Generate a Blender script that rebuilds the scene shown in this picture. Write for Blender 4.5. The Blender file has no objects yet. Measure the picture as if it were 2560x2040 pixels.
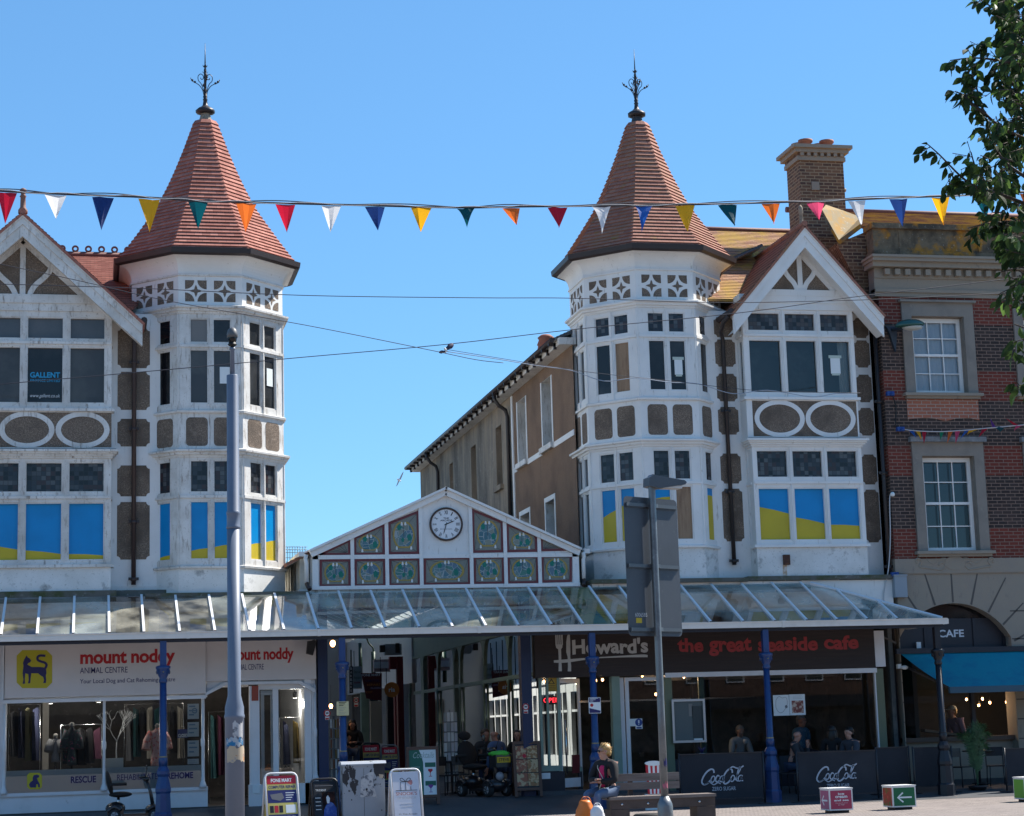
import bpy, math, random
from mathutils import Vector, Matrix

# ---------------------------------------------------------------- camera, sky, sun, exposure
SC = bpy.context.scene
COL = SC.collection
F_PX, CX, CY = 4830.0, 1280.0, 1020.0          # focal length of the photograph in its own pixels
YAW, PITCH, ROLL = math.radians(12.4), math.radians(9.53), math.radians(1.72)
CAM = Vector((0.0, -42.0, 1.65))
FW = Vector((math.sin(YAW)*math.cos(PITCH), math.cos(YAW)*math.cos(PITCH), math.sin(PITCH)))
_r = Vector((math.cos(YAW), -math.sin(YAW), 0)); _u = _r.cross(FW)
RT = _r*math.cos(ROLL) - _u*math.sin(ROLL)
UP = _r*math.sin(ROLL) + _u*math.cos(ROLL)
cam = bpy.data.cameras.new('camera'); cam_o = bpy.data.objects.new('camera', cam); COL.objects.link(cam_o)
m4 = Matrix((RT, UP, -FW)).transposed().to_4x4(); m4.translation = CAM
cam_o.matrix_world = m4
cam.sensor_fit = 'HORIZONTAL'; cam.sensor_width = 36.0; cam.lens = F_PX/2560*36.0
cam.clip_start = 0.2; cam.clip_end = 3000
SC.camera = cam_o

SUN_EL, SUN_BEHIND = math.radians(49), math.radians(17)     # sun high on the right, a little behind the buildings
sdir = Vector((math.cos(SUN_EL)*math.cos(SUN_BEHIND), math.cos(SUN_EL)*math.sin(SUN_BEHIND), math.sin(SUN_EL)))
w = bpy.data.worlds.new('World'); SC.world = w; w.use_nodes = True
nt = w.node_tree; nt.nodes.clear()
sky = nt.nodes.new('ShaderNodeTexSky'); sky.sky_type = 'NISHITA'; sky.sun_disc = False
sky.sun_elevation = SUN_EL; sky.sun_rotation = math.atan2(sdir.x, sdir.y)
sky.altitude = 0; sky.air_density = 1.0; sky.dust_density = 0.0; sky.ozone_density = 10.0
bg = nt.nodes.new('ShaderNodeBackground'); bg.inputs[1].default_value = 0.134
out = nt.nodes.new('ShaderNodeOutputWorld')
gm = nt.nodes.new('ShaderNodeGamma'); gm.inputs[1].default_value = 0.7          # a clear, evenly blue seaside sky
tn = nt.nodes.new('ShaderNodeMix'); tn.data_type = 'RGBA'; tn.blend_type = 'MULTIPLY'; tn.inputs[0].default_value = 1; tn.inputs[7].default_value = (0.685, 1.0, 1.15, 1)
nt.links.new(sky.outputs[0], gm.inputs[0]); nt.links.new(gm.outputs[0], tn.inputs[6]); nt.links.new(tn.outputs[2], bg.inputs[0]); nt.links.new(bg.outputs[0], out.inputs[0])
sl = bpy.data.lights.new('sun', 'SUN'); sl.energy = 5.0; sl.angle = math.radians(0.53); sl.color = (1.0, 0.94, 0.86)
so = bpy.data.objects.new('sun', sl); COL.objects.link(so)
so.rotation_euler = (-sdir).to_track_quat('-Z', 'Y').to_euler()
SC.view_settings.view_transform = 'Standard'; SC.view_settings.look = 'None'
SC.view_settings.exposure = 0.98; SC.view_settings.gamma = 1.0; SC.view_settings.use_curve_mapping = False
SC.cycles.max_bounces = 8; SC.cycles.transparent_max_bounces = 24; SC.cycles.use_denoising = True
SC.cycles.caustics_reflective = False; SC.cycles.caustics_refractive = False
random.seed(7)

# ---------------------------------------------------------------- measuring: where a ray of the photograph meets a plane of the place
ZOOM = {'d': (0, 0, 1), '1': (0, 336.9, .2969), '2': (0, 808.5, .2969), '3': (0, 1212.8, .2969), '4': (589.5, 1212.8, .2969),
        '5': (1094.9, 1212.8, .2969), '6': (1600.2, 1212.8, .2941), '7': (589.5, 926.4, .2969), '8': (1128.5, 505.3, .2969),
        '9': (1128.5, 884.3, .2969), 'b': (1650.7, 252.7, .2941), 'c': (1684.4, 589.5, .2697), 'e': (1684.4, 968.5, .2697),
        't': (168.4, 67.4, .3529), 'u': (1128.5, 84.2, .3235), 'g': (1903.3, 0, .3139), 'w': (808.5, 673.8, .2647)}
def ray(z, x, y):
    x0, y0, s = ZOOM[z]
    px, py = (x0 + x*s)*1.18738, (y0 + y*s)*1.18738
    return RT*((px-CX)/F_PX) - UP*((py-CY)/F_PX) + FW
def P(z, x, y, Y=0.0):
    d = ray(z, x, y); return CAM + d*((Y-CAM.y)/d.y)
def PX(z, x, y, X):
    d = ray(z, x, y); return CAM + d*((X-CAM.x)/d.x)

def gz(x, y):                                    # height of the paving: level street, gentle ramp up to the shops
    if y < -2.4: return 0.0
    if y < 0.0: return 0.27*(y+2.4)/2.4
    return 0.27 + min(y, 8)*0.012

# ---------------------------------------------------------------- mesh builder
class Frame:
    def __init__(s, o, u=(1, 0, 0), n=(0, -1, 0), w=(0, 0, 1)):
        s.o, s.u, s.n, s.w = Vector(o), Vector(u).normalized(), Vector(n).normalized(), Vector(w).normalized()
    def p(s, u, w, n=0.0): return s.o + s.u*u + s.w*w + s.n*n
FRONT = Frame((0, 0, 0))
def frame_y(Y): return Frame((0, Y, 0))
def frame_rot(o, deg, tilt=0):                    # a frame facing deg away from the street (positive: turned to face +X)
    a = math.radians(deg); t = math.radians(tilt)
    n0 = Vector((math.sin(a), -math.cos(a), 0)); u = Vector((math.cos(a), math.sin(a), 0))
    wv = Vector((0, 0, 1))*math.cos(t) - n0*math.sin(t); n = n0*math.cos(t) + Vector((0, 0, 1))*math.sin(t)
    return Frame(o, u, n, wv)

def circ(cx, cy, rx, ry=None, n=24, a0=0, a1=360):
    ry = rx if ry is None else ry
    full = abs(a1-a0) >= 360
    k = n if full else n+1
    return [(cx+rx*math.cos(math.radians(a0+(a1-a0)*i/n)), cy+ry*math.sin(math.radians(a0+(a1-a0)*i/n))) for i in range(k)]

class MB:
    def __init__(s): s.v, s.f, s.m, s.uv, s.mats, s.sm = [], [], [], [], [], []
    def mi(s, m):
        if m not in s.mats: s.mats.append(m)
        return s.mats.index(m)
    def face(s, pts, m, uv=None, smooth=False):
        b = len(s.v); s.v += [Vector(p) for p in pts]
        s.f.append(list(range(b, b+len(pts)))); s.m.append(s.mi(m)); s.uv.append(uv); s.sm.append(smooth)
    def box(s, fr, u0, u1, w0, w1, n0, n1, m, t0=0, t1=0):
        # t0/t1: how much further out the two ends reach at n1 (mitred corners)
        c = {}
        for iu, u in ((0, u0), (1, u1)):
            for iw, ww in ((0, w0), (1, w1)):
                for i_n, n in ((0, n0), (1, n1)):
                    uu = u + ((-t0 if iu == 0 else t1) if i_n else 0)
                    c[iu, iw, i_n] = (fr.p(uu, ww, n), (uu, ww, n))
        def q(ks, a, b): s.face([c[k][0] for k in ks], m, [(c[k][1][a], c[k][1][b]) for k in ks])
        q([(0,0,1),(1,0,1),(1,1,1),(0,1,1)], 0, 1); q([(1,0,0),(0,0,0),(0,1,0),(1,1,0)], 0, 1)
        q([(0,0,0),(0,0,1),(0,1,1),(0,1,0)], 2, 1); q([(1,0,1),(1,0,0),(1,1,0),(1,1,1)], 2, 1)
        q([(0,1,1),(1,1,1),(1,1,0),(0,1,0)], 0, 2); q([(0,0,0),(1,0,0),(1,0,1),(0,0,1)], 0, 2)
    def poly(s, fr, pts, n0, n1, m, side=None):
        # flat outline (anticlockwise seen from outside) with thickness n0..n1
        s.face([fr.p(u, ww, n1) for u, ww in pts], m, [(u, ww) for u, ww in pts])
        s.face([fr.p(u, ww, n0) for u, ww in reversed(pts)], m, [(u, ww) for u, ww in reversed(pts)])
        k = len(pts)
        for i in range(k):
            a, b = pts[i], pts[(i+1) % k]
            s.face([fr.p(*a, n0), fr.p(*b, n0), fr.p(*b, n1), fr.p(*a, n1)], side or m, [(a[0], n0), (b[0], n0), (b[0], n1), (a[0], n1)])
    def ring(s, fr, outer, inner, n0, n1, m):
        k = len(outer)
        for i in range(k):
            j = (i+1) % k
            s.face([fr.p(*outer[i], n1), fr.p(*outer[j], n1), fr.p(*inner[j], n1), fr.p(*inner[i], n1)], m, [outer[i], outer[j], inner[j], inner[i]])
            s.face([fr.p(*outer[i], n0), fr.p(*outer[j], n0), fr.p(*outer[j], n1), fr.p(*outer[i], n1)], m)
            s.face([fr.p(*inner[j], n0), fr.p(*inner[i], n0), fr.p(*inner[i], n1), fr.p(*inner[j], n1)], m)
    def bar(s, a, b, wd, th, m, up=(0, 0, 1)):
        # rectangular bar from a to b: wd across, th along the up direction
        a, b = Vector(a), Vector(b); d = (b-a).normalized(); up = Vector(up)
        x = d.cross(up)
        if x.length < 1e-4: x = d.cross(Vector((0, 1, 0)))
        x.normalize(); y = x.cross(d).normalized()
        c = [(-1,-1),(1,-1),(1,1),(-1,1)]
        A = [a+x*(i*wd/2)+y*(j*th/2) for i, j in c]; B = [b+x*(i*wd/2)+y*(j*th/2) for i, j in c]
        L = (b-a).length
        for i in range(4):
            j = (i+1) % 4; s.face([A[i], A[j], B[j], B[i]], m, [(0, i*.1), (0, i*.1+.1), (L, i*.1+.1), (L, i*.1)])
        s.face(A[::-1], m); s.face(B, m)
    def tube(s, pts, r, m, seg=8, caps=True, smooth=True):
        pts = [Vector(p) for p in pts]; n = len(pts)
        rs = r if isinstance(r, (list, tuple)) else [r]*n
        rings = []; px = None
        for i in range(n):
            d = (pts[min(i+1, n-1)]-pts[max(i-1, 0)]).normalized()
            if px is None:
                px = d.cross(Vector((0, 0, 1)))
                if px.length < 1e-3: px = d.cross(Vector((1, 0, 0)))
            px = (px - d*px.dot(d)).normalized(); py = d.cross(px)
            b = len(s.v); s.v += [pts[i]+(px*math.cos(2*math.pi*k/seg)+py*math.sin(2*math.pi*k/seg))*rs[i] for k in range(seg)]
            rings.append(b)
        mi = s.mi(m)
        for i in range(n-1):
            for k in range(seg):
                j = (k+1) % seg
                s.f.append([rings[i]+j, rings[i]+k, rings[i+1]+k, rings[i+1]+j]); s.m.append(mi); s.uv.append(None); s.sm.append(smooth)
        if caps:
            s.f.append([rings[0]+k for k in range(seg)]); s.m.append(mi); s.uv.append(None); s.sm.append(False)
            s.f.append([rings[-1]+k for k in reversed(range(seg))]); s.m.append(mi); s.uv.append(None); s.sm.append(False)
    def lathe(s, o, prof, m, seg=16, a0=0.0, smooth=True, axis=None, closed=True, uvs=False):
        # prof: (radius, height) up the axis; seg 8 with a0 22.5 and smooth False gives an octagon
        o = Vector(o); ax = Vector(axis or (0, 0, 1)).normalized()
        ex = Vector((1, 0, 0)) if abs(ax.x) < .9 else Vector((0, 1, 0))
        ex = (ex-ax*ex.dot(ax)).normalized(); ey = ax.cross(ex); mi = s.mi(m); rings = []
        for r, h in prof:
            b = len(s.v); rings.append(b)
            s.v += [o+ax*h+(ex*math.cos(math.radians(a0+360*k/seg))+ey*math.sin(math.radians(a0+360*k/seg)))*r for k in range(seg)]
        L = 0
        for i in range(len(prof)-1):
            L2 = L + math.hypot(prof[i+1][0]-prof[i][0], prof[i+1][1]-prof[i][1])
            for k in range(seg):
                j = (k+1) % seg
                s.f.append([rings[i]+k, rings[i]+j, rings[i+1]+j, rings[i+1]+k]); s.m.append(mi); s.sm.append(smooth)
                if uvs:
                    wA = prof[i][0]*math.pi/seg; wB = prof[i+1][0]*math.pi/seg
                    s.uv.append([(k*7-wA, L), (k*7+wA, L), (k*7+wB, L2), (k*7-wB, L2)])
                else: s.uv.append(None)
            L = L2
        if closed:
            for b, rev in ((rings[0], True), (rings[-1], False)):
                idx = [b+k for k in range(seg)]
                s.f.append(idx[::-1] if rev else idx); s.m.append(mi); s.uv.append(None); s.sm.append(False)
    def ball(s, c, r, m, seg=14, rings=8, rot=None, fn=None):
        # ellipsoid; fn may push each unit vector
        c = Vector(c); r = Vector(r) if not isinstance(r, (int, float)) else Vector((r, r, r)); R3 = rot or Matrix.Identity(3)
        b = len(s.v); mi = s.mi(m)
        for i in range(rings+1):
            th = math.pi*i/rings
            for k in range(seg):
                ph = 2*math.pi*k/seg
                v = Vector((math.sin(th)*math.cos(ph), math.sin(th)*math.sin(ph), math.cos(th)))
                q = Vector((v.x*r.x, v.y*r.y, v.z*r.z))
                if fn: q = fn(v, q)
                s.v.append(c + R3 @ q)
        for i in range(rings):
            for k in range(seg):
                j = (k+1) % seg
                s.f.append([b+i*seg+k, b+(i+1)*seg+k, b+(i+1)*seg+j, b+i*seg+j]); s.m.append(mi); s.uv.append(None); s.sm.append(True)
    def build(s, name, parent=None, weld=False):
        me = bpy.data.meshes.new(name)
        base = world_loc(parent) if parent else Vector((0, 0, 0))
        me.from_pydata([tuple(v-base) for v in s.v], [], s.f)
        for m in s.mats: me.materials.append(m)
        ul = me.uv_layers.new(name='UVMap')
        for p, mi, uv, sm in zip(me.polygons, s.m, s.uv, s.sm):
            p.material_index = mi; p.use_smooth = sm
            if uv:
                for li, q in zip(p.loop_indices, uv): ul.data[li].uv = q
        o = bpy.data.objects.new(name, me); COL.objects.link(o)
        if parent: o.parent = parent
        return o
def world_loc(o):
    p = Vector((0, 0, 0))
    while o: p = p + o.location; o = o.parent
    return p
def tag(o, label, cat, group=None, kind=None):
    o['label'] = label; o['category'] = cat
    if group: o['group'] = group
    if kind: o['kind'] = kind
    return o
def thing(name, label, cat, loc=(0, 0, 0), group=None):
    o = bpy.data.objects.new(name, None); COL.objects.link(o); o.location = loc; o.empty_display_size = .1
    return tag(o, label, cat, group)
def structure(name, mb):
    o = mb.build(name); o['kind'] = 'structure'; return o
def copy_tree(o, parent=None):
    c = o.copy(); COL.objects.link(c); c.parent = parent
    for ch in list(o.children): copy_tree(ch, c)
    return c

# ---------------------------------------------------------------- materials
def _n(nt, t, **kw):
    n = nt.nodes.new(t)
    for k, v in kw.items(): setattr(n, k, v)
    return n
MATS = {}
def M(name, col, rough=.6, metal=0.0, spec=.4, var=(), bump=None, stretch=None, emit=None, alpha=None, coat=0):
    """Painted or plain surface. var: list of (scale, colour, lo, hi[, stretch]) stains mixed in by noise."""
    m = bpy.data.materials.new(name); m.use_nodes = True; t = m.node_tree; b = t.nodes['Principled BSDF']; L = t.links
    b.inputs['Roughness'].default_value = rough; b.inputs['Metallic'].default_value = metal
    b.inputs['Specular IOR Level'].default_value = spec
    if coat: b.inputs['Coat Weight'].default_value = coat; b.inputs['Coat Roughness'].default_value = .08
    geo = _n(t, 'ShaderNodeNewGeometry'); cur = None
    for i, vv in enumerate(var):
        sc, c2, lo, hi = vv[:4]; st = vv[4] if len(vv) > 4 else (1, 1, 1)
        mp = _n(t, 'ShaderNodeMapping'); mp.inputs['Scale'].default_value = st; mp.inputs['Location'].default_value = (i*3.7, i*1.3, i*2.1)
        L.new(geo.outputs['Position'], mp.inputs['Vector'])
        nz = _n(t, 'ShaderNodeTexNoise'); nz.inputs['Scale'].default_value = sc; nz.inputs['Detail'].default_value = 5; nz.inputs['Roughness'].default_value = .6
        L.new(mp.outputs[0], nz.inputs['Vector'])
        rp = _n(t, 'ShaderNodeMapRange'); rp.inputs[1].default_value = lo; rp.inputs[2].default_value = hi
        L.new(nz.outputs['Fac'], rp.inputs[0])
        mx = _n(t, 'ShaderNodeMix', data_type='RGBA'); L.new(rp.outputs[0], mx.inputs[0])
        if cur is None: mx.inputs[6].default_value = (*col, 1)
        else: L.new(cur, mx.inputs[6])
        mx.inputs[7].default_value = (*c2, 1); cur = mx.outputs[2]
    if cur is not None: L.new(cur, b.inputs['Base Color'])
    else: b.inputs['Base Color'].default_value = (*col, 1)
    if bump:
        nz = _n(t, 'ShaderNodeTexNoise'); nz.inputs['Scale'].default_value = bump[0]; nz.inputs['Detail'].default_value = 4
        L.new(geo.outputs['Position'], nz.inputs['Vector'])
        bp = _n(t, 'ShaderNodeBump'); bp.inputs['Strength'].default_value = bump[1]; bp.inputs['Distance'].default_value = bump[2] if len(bump) > 2 else .01
        L.new(nz.outputs['Fac'], bp.inputs['Height']); L.new(bp.outputs[0], b.inputs['Normal'])
    if emit:
        b.inputs['Emission Color'].default_value = (*emit[0], 1); b.inputs['Emission Strength'].default_value = emit[1]
    MATS[name] = m; return m
def translucent(m, fac, gain=1.0):
    # thin cloth or leaf: part of the light comes through from behind
    t = m.node_tree; b = t.nodes['Principled BSDF']; o = [n for n in t.nodes if n.type == 'OUTPUT_MATERIAL'][0]; tl = _n(t, 'ShaderNodeBsdfTranslucent'); mx = _n(t, 'ShaderNodeMixShader'); mx.inputs[0].default_value = fac
    if b.inputs['Base Color'].links: t.links.new(b.inputs['Base Color'].links[0].from_socket, tl.inputs[0])
    else: tl.inputs[0].default_value = [min(1, c*gain) for c in b.inputs['Base Color'].default_value[:3]]+[1]
    t.links.new(b.outputs[0], mx.inputs[1]); t.links.new(tl.outputs[0], mx.inputs[2]); t.links.new(mx.outputs[0], o.inputs[0]); return m
def brick_mat(name, c1, c2, mortar, bw, bh, ms=.012, bias=0, bands=None, stains=None, rough=.85, coords='UV', bump=.6, off=.5):
    m = bpy.data.materials.new(name); m.use_nodes = True; t = m.node_tree; b = t.nodes['Principled BSDF']; L = t.links
    b.inputs['Roughness'].default_value = rough; b.inputs['Specular IOR Level'].default_value = .25
    tc = _n(t, 'ShaderNodeTexCoord'); geo = _n(t, 'ShaderNodeNewGeometry'); src = tc.outputs['UV'] if coords == 'UV' else geo.outputs['Position']
    def brick(a, d):
        bt = _n(t, 'ShaderNodeTexBrick'); bt.inputs['Scale'].default_value = 1; bt.inputs['Brick Width'].default_value = bw; bt.inputs['Row Height'].default_value = bh
        bt.inputs['Mortar Size'].default_value = ms; bt.inputs['Mortar Smooth'].default_value = .2; bt.inputs['Bias'].default_value = bias; bt.offset = off
        bt.inputs['Color1'].default_value = (*a, 1); bt.inputs['Color2'].default_value = (*d, 1); bt.inputs['Mortar'].default_value = (*mortar, 1)
        L.new(src, bt.inputs['Vector']); return bt
    bt = brick(c1, c2); cur = bt.outputs['Color']
    if bands:                                      # bands of a second brick colour, by height
        (d1, d2), edges = bands
        b2 = brick(d1, d2); sx = _n(t, 'ShaderNodeSeparateXYZ'); L.new(geo.outputs['Position'], sx.inputs[0])
        cr = _n(t, 'ShaderNodeValToRGB'); cr.color_ramp.interpolation = 'CONSTANT'
        mr = _n(t, 'ShaderNodeMapRange'); lo, hi = edges[0][0], edges[-1][0]+.01
        mr.inputs[1].default_value = lo; mr.inputs[2].default_value = hi; L.new(sx.outputs['Z'], mr.inputs[0])
        els = cr.color_ramp.elements
        while len(els) > 1: els.remove(els[-1])
        els[0].position = 0; els[0].color = (edges[0][1],)*3+(1,)
        for z, val in edges[1:]:
            e = els.new((z-lo)/(hi-lo)); e.color = (val,)*3+(1,)
        L.new(mr.outputs[0], cr.inputs[0])
        mx = _n(t, 'ShaderNodeMix', data_type='RGBA'); L.new(cr.outputs[0], mx.inputs[0]); L.new(cur, mx.inputs[6]); L.new(b2.outputs['Color'], mx.inputs[7]); cur = mx.outputs[2]
    for sc, c2_, lo, hi in (stains or []):
        nz = _n(t, 'ShaderNodeTexNoise'); nz.inputs['Scale'].default_value = sc; nz.inputs['Detail'].default_value = 6; nz.inputs['Roughness'].default_value = .65
        L.new(geo.outputs['Position'], nz.inputs['Vector'])
        rp = _n(t, 'ShaderNodeMapRange'); rp.inputs[1].default_value = lo; rp.inputs[2].default_value = hi; L.new(nz.outputs['Fac'], rp.inputs[0])
        mx = _n(t, 'ShaderNodeMix', data_type='RGBA'); L.new(rp.outputs[0], mx.inputs[0]); L.new(cur, mx.inputs[6]); mx.inputs[7].default_value = (*c2_, 1); cur = mx.outputs[2]
    L.new(cur, b.inputs['Base Color'])
    bp = _n(t, 'ShaderNodeBump'); bp.inputs['Strength'].default_value = bump; bp.inputs['Distance'].default_value = .008; bp.invert = True
    L.new(bt.outputs['Fac'], bp.inputs['Height']); L.new(bp.outputs[0], b.inputs['Normal'])
    MATS[name] = m; return m
def leaded_mat(name, cell, tones, lead=(.03, .03, .03), rough=.12):
    """Leaded lights: small square quarries in different dark tones."""
    m = bpy.data.materials.new(name); m.use_nodes = True; t = m.node_tree; b = t.nodes['Principled BSDF']; L = t.links
    b.inputs['Roughness'].default_value = rough; b.inputs['Specular IOR Level'].default_value = .3
    tc = _n(t, 'ShaderNodeTexCoord')
    bt = _n(t, 'ShaderNodeTexBrick'); bt.offset = 0; bt.inputs['Scale'].default_value = 1; bt.inputs['Brick Width'].default_value = cell; bt.inputs['Row Height'].default_value = cell
    bt.inputs['Mortar Size'].default_value = .0045; bt.inputs['Color1'].default_value = (0, 0, 0, 1); bt.inputs['Color2'].default_value = (1, 1, 1, 1)
    bt.inputs['Mortar'].default_value = (.5, .5, .5, 1)
    L.new(tc.outputs['UV'], bt.inputs['Vector'])
    cr = _n(t, 'ShaderNodeValToRGB'); cr.color_ramp.interpolation = 'CONSTANT'; els = cr.color_ramp.elements
    els[0].color = (*tones[0], 1); els[1].position = .999; els[1].color = (*tones[-1], 1)
    for i, c in enumerate(tones[1:-1]):
        e = els.new((i+1)/(len(tones)-1)); e.color = (*c, 1)
    L.new(bt.outputs['Color'], cr.inputs[0])
    mx = _n(t, 'ShaderNodeMix', data_type='RGBA'); L.new(bt.outputs['Fac'], mx.inputs[0]); L.new(cr.outputs[0], mx.inputs[6]); mx.inputs[7].default_value = (*lead, 1)
    L.new(mx.outputs[2], b.inputs['Base Color']); MATS[name] = m; return m
def glass_mat(name, tint=(.9, .95, .94), refl=1.0, ior=1.7, dirt=None, rough=.0):
    """Thin pane: lets light through, mirrors by Fresnel; dirt adds a patchy diffuse film."""
    m = bpy.data.materials.new(name); m.use_nodes = True; t = m.node_tree; t.nodes.clear(); L = t.links
    o = _n(t, 'ShaderNodeOutputMaterial'); tr = _n(t, 'ShaderNodeBsdfTransparent'); tr.inputs[0].default_value = (*tint, 1)
    gl = _n(t, 'ShaderNodeBsdfGlossy'); gl.inputs['Roughness'].default_value = rough; gl.inputs[0].default_value = (refl, refl, refl, 1)
    fr = _n(t, 'ShaderNodeFresnel'); fr.inputs['IOR'].default_value = ior
    mx = _n(t, 'ShaderNodeMixShader'); cur = tr.outputs[0]
    if dirt:
        sc, col, lo, hi, most = dirt
        geo = _n(t, 'ShaderNodeNewGeometry'); nz = _n(t, 'ShaderNodeTexNoise'); nz.inputs['Scale'].default_value = sc; nz.inputs['Detail'].default_value = 6
        L.new(geo.outputs['Position'], nz.inputs['Vector'])
        rp = _n(t, 'ShaderNodeMapRange'); rp.inputs[1].default_value = lo; rp.inputs[2].default_value = hi; rp.inputs[4].default_value = most; L.new(nz.outputs['Fac'], rp.inputs[0])
        df = _n(t, 'ShaderNodeBsdfDiffuse'); df.inputs[0].default_value = (*col, 1)
        m0 = _n(t, 'ShaderNodeMixShader'); L.new(rp.outputs[0], m0.inputs[0]); L.new(cur, m0.inputs[1]); L.new(df.outputs[0], m0.inputs[2]); cur = m0.outputs[0]
    L.new(fr.outputs[0], mx.inputs[0]); L.new(cur, mx.inputs[1]); L.new(gl.outputs[0], mx.inputs[2]); L.new(mx.outputs[0], o.inputs[0])
    MATS[name] = m; return m

WHITE = M('old white paint', (.74, .74, .72), .55, var=[(1.3, (.66, .66, .64), .4, .7), (5, (.34, .31, .27), .63, .80, (3, 3, .5)), (14, (.45, .43, .38), .66, .78)])
WHITE2 = M('peeling white paint', (.68, .67, .64), .6, var=[(1.6, (.52, .50, .46), .42, .68), (6, (.27, .23, .19), .56, .72, (2.5, 2.5, .45)), (22, (.36, .32, .27), .6, .72)])
PLINTH = M('white wall with mould', (.72, .72, .70), .7, var=[(1.1, (.6, .6, .57), .4, .65), (3.2, (.12, .12, .11), .58, .78), (26, (.3, .3, .27), .6, .75)])
PEBBLE = M('pebbledash', (.155, .12, .094), .95, var=[(38, (.31, .24, .18), .46, .62), (85, (.05, .035, .026), .55, .66), (1.7, (.115, .09, .07), .46, .68), (4, (.26, .21, .17), .62, .76)], bump=(60, .9, .02))
PEBBLE_WALL = M('brown roughcast', (.20, .125, .08), .95, var=[(40, (.27, .19, .13), .47, .66), (1.0, (.13, .085, .058), .45, .75), (3, (.11, .08, .06), .6, .8, (2, 2, .3))], bump=(55, .9, .02))
GREY_RENDER = M('stained grey render', (.31, .245, .175), .95, var=[(.45, (.10, .085, .07), .42, .66, (1.6, 1.6, .55)), (1.6, (.13, .115, .095), .5, .75, (2.2, 2.2, .35)), (9, (.40, .34, .27), .58, .8)], bump=(20, .3, .01))
TILE = brick_mat('red clay tile', (.43, .185, .14), (.27, .10, .075), (.10, .045, .035), .172, .10, .003, stains=[(1.3, (.27, .10, .075), .48, .78), (3.5, (.30, .20, .09), .66, .78), (9, (.55, .29, .22), .62, .8)], bump=.4)
TILE_OLD = brick_mat('lichened clay tile', (.37, .175, .125), (.26, .11, .08), (.09, .05, .035), .172, .10, .003, stains=[(1.2, (.30, .16, .10), .48, .75), (3.2, (.27, .19, .055), .60, .74), (14, (.40, .30, .12), .64, .76)], bump=.4)
TILE_MOSS = brick_mat('yellow lichened tile', (.46, .27, .17), (.34, .17, .11), (.09, .05, .03), .172, .10, .004, stains=[(1.4, (.46, .29, .07), .42, .62), (11, (.22, .13, .07), .6, .75)], bump=.4)
GUTTER = M('brown black gutter paint', (.035, .024, .022), .45)
PIPE = M('black pipe paint', (.025, .02, .02), .4, var=[(6, (.08, .05, .035), .62, .75)])
PIPE_BROWN = M('brown pipe paint', (.045, .028, .026), .4, var=[(7, (.10, .06, .045), .62, .75)])
IRON = M('wrought iron', (.03, .028, .03), .45, .3)
LEAD = M('weathered lead', (.20, .21, .22), .6, var=[(4, (.09, .095, .09), .45, .7), (11, (.36, .36, .34), .62, .78)])
MOSSY = M('mossy flashing', (.12, .115, .10), .9, var=[(3, (.065, .075, .03), .45, .65), (12, (.26, .25, .23), .6, .75)])
STONE_CAP = M('turret stone collar', (.30, .24, .18), .85, var=[(8, (.16, .13, .10), .5, .7)])
DARKGLASS = M('window glass', (.018, .02, .022), .03, spec=.32, var=[(.9, (.05, .052, .054), .42, .75)])
DARKGLASS2 = M('dim office window glass', (.055, .055, .055), .04, spec=.32, var=[(.8, (.11, .108, .10), .45, .72)])
BLACKGLASS = M('black window glass', (.010, .010, .012), .04, spec=.5)
LEADED = leaded_mat('leaded lights', .098, [(.015, .017, .02), (.035, .04, .048), (.06, .065, .072), (.045, .03, .032), (.022, .026, .035), (.085, .09, .095), (.028, .03, .032)])
LEADED2 = leaded_mat('faded leaded lights', .098, [(.02, .021, .024), (.05, .055, .062), (.075, .062, .058), (.04, .036, .04), (.09, .095, .10), (.045, .05, .056)])
BLUE = M('blue board', (.0, .235, .55), .3, spec=.4, var=[(1.1, (.0, .20, .47), .45, .7), (9, (.05, .25, .5), .66, .78, (3, 3, .6))])
YELLOW = M('yellow board', (.52, .40, .02), .3, spec=.4, var=[(1.3, (.46, .35, .02), .45, .7)])
PLY = M('bare plywood', (.30, .20, .125), .8, var=[(3, (.20, .12, .075), .45, .7, (4, 4, .6)), (20, (.36, .25, .17), .6, .75)])
PAPER = M('white paper', (.70, .74, .74), .8)
STONE = M('grey window stone', (.235, .21, .18), .9, var=[(2, (.185, .165, .145), .45, .7), (9, (.29, .26, .22), .6, .8)], bump=(30, .2, .01))
SANDSTONE = M('pale dressed stone', (.28, .24, .19), .9, var=[(1.6, (.26, .225, .185), .45, .7), (5, (.17, .15, .13), .62, .8, (1.5, 1.5, .5))], bump=(24, .25, .01))
PARAPET = M('lichened parapet stone', (.17, .13, .085), .95, var=[(2.2, (.065, .052, .038), .42, .60), (1.9, (.38, .17, .02), .51, .64), (17, (.34, .32, .28), .62, .74)], bump=(18, .5, .02))
BRICK = brick_mat('banded brick', (.18, .042, .029), (.125, .032, .023), (.22, .15, .12), .235, .082, .009,
                  bands=(((.06, .044, .039), (.036, .028, .026)), [(4.0, 0), (6.05, 1), (7.32, 0), (8.02, 1), (9.11, 0), (9.80, 1), (10.93, 0), (14, 0)]), stains=[(1.2, (.10, .06, .05), .55, .85)])
BRICK_RED = brick_mat('orange brick patch', (.36, .13, .08), (.31, .11, .07), (.36, .30, .25), .235, .082, .009)
BRICK_CHIM = brick_mat('chimney brick', (.20, .11, .065), (.085, .05, .04), (.30, .22, .14), .24, .085, .012, bias=.1, stains=[(2, (.26, .17, .09), .55, .8)])

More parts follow.
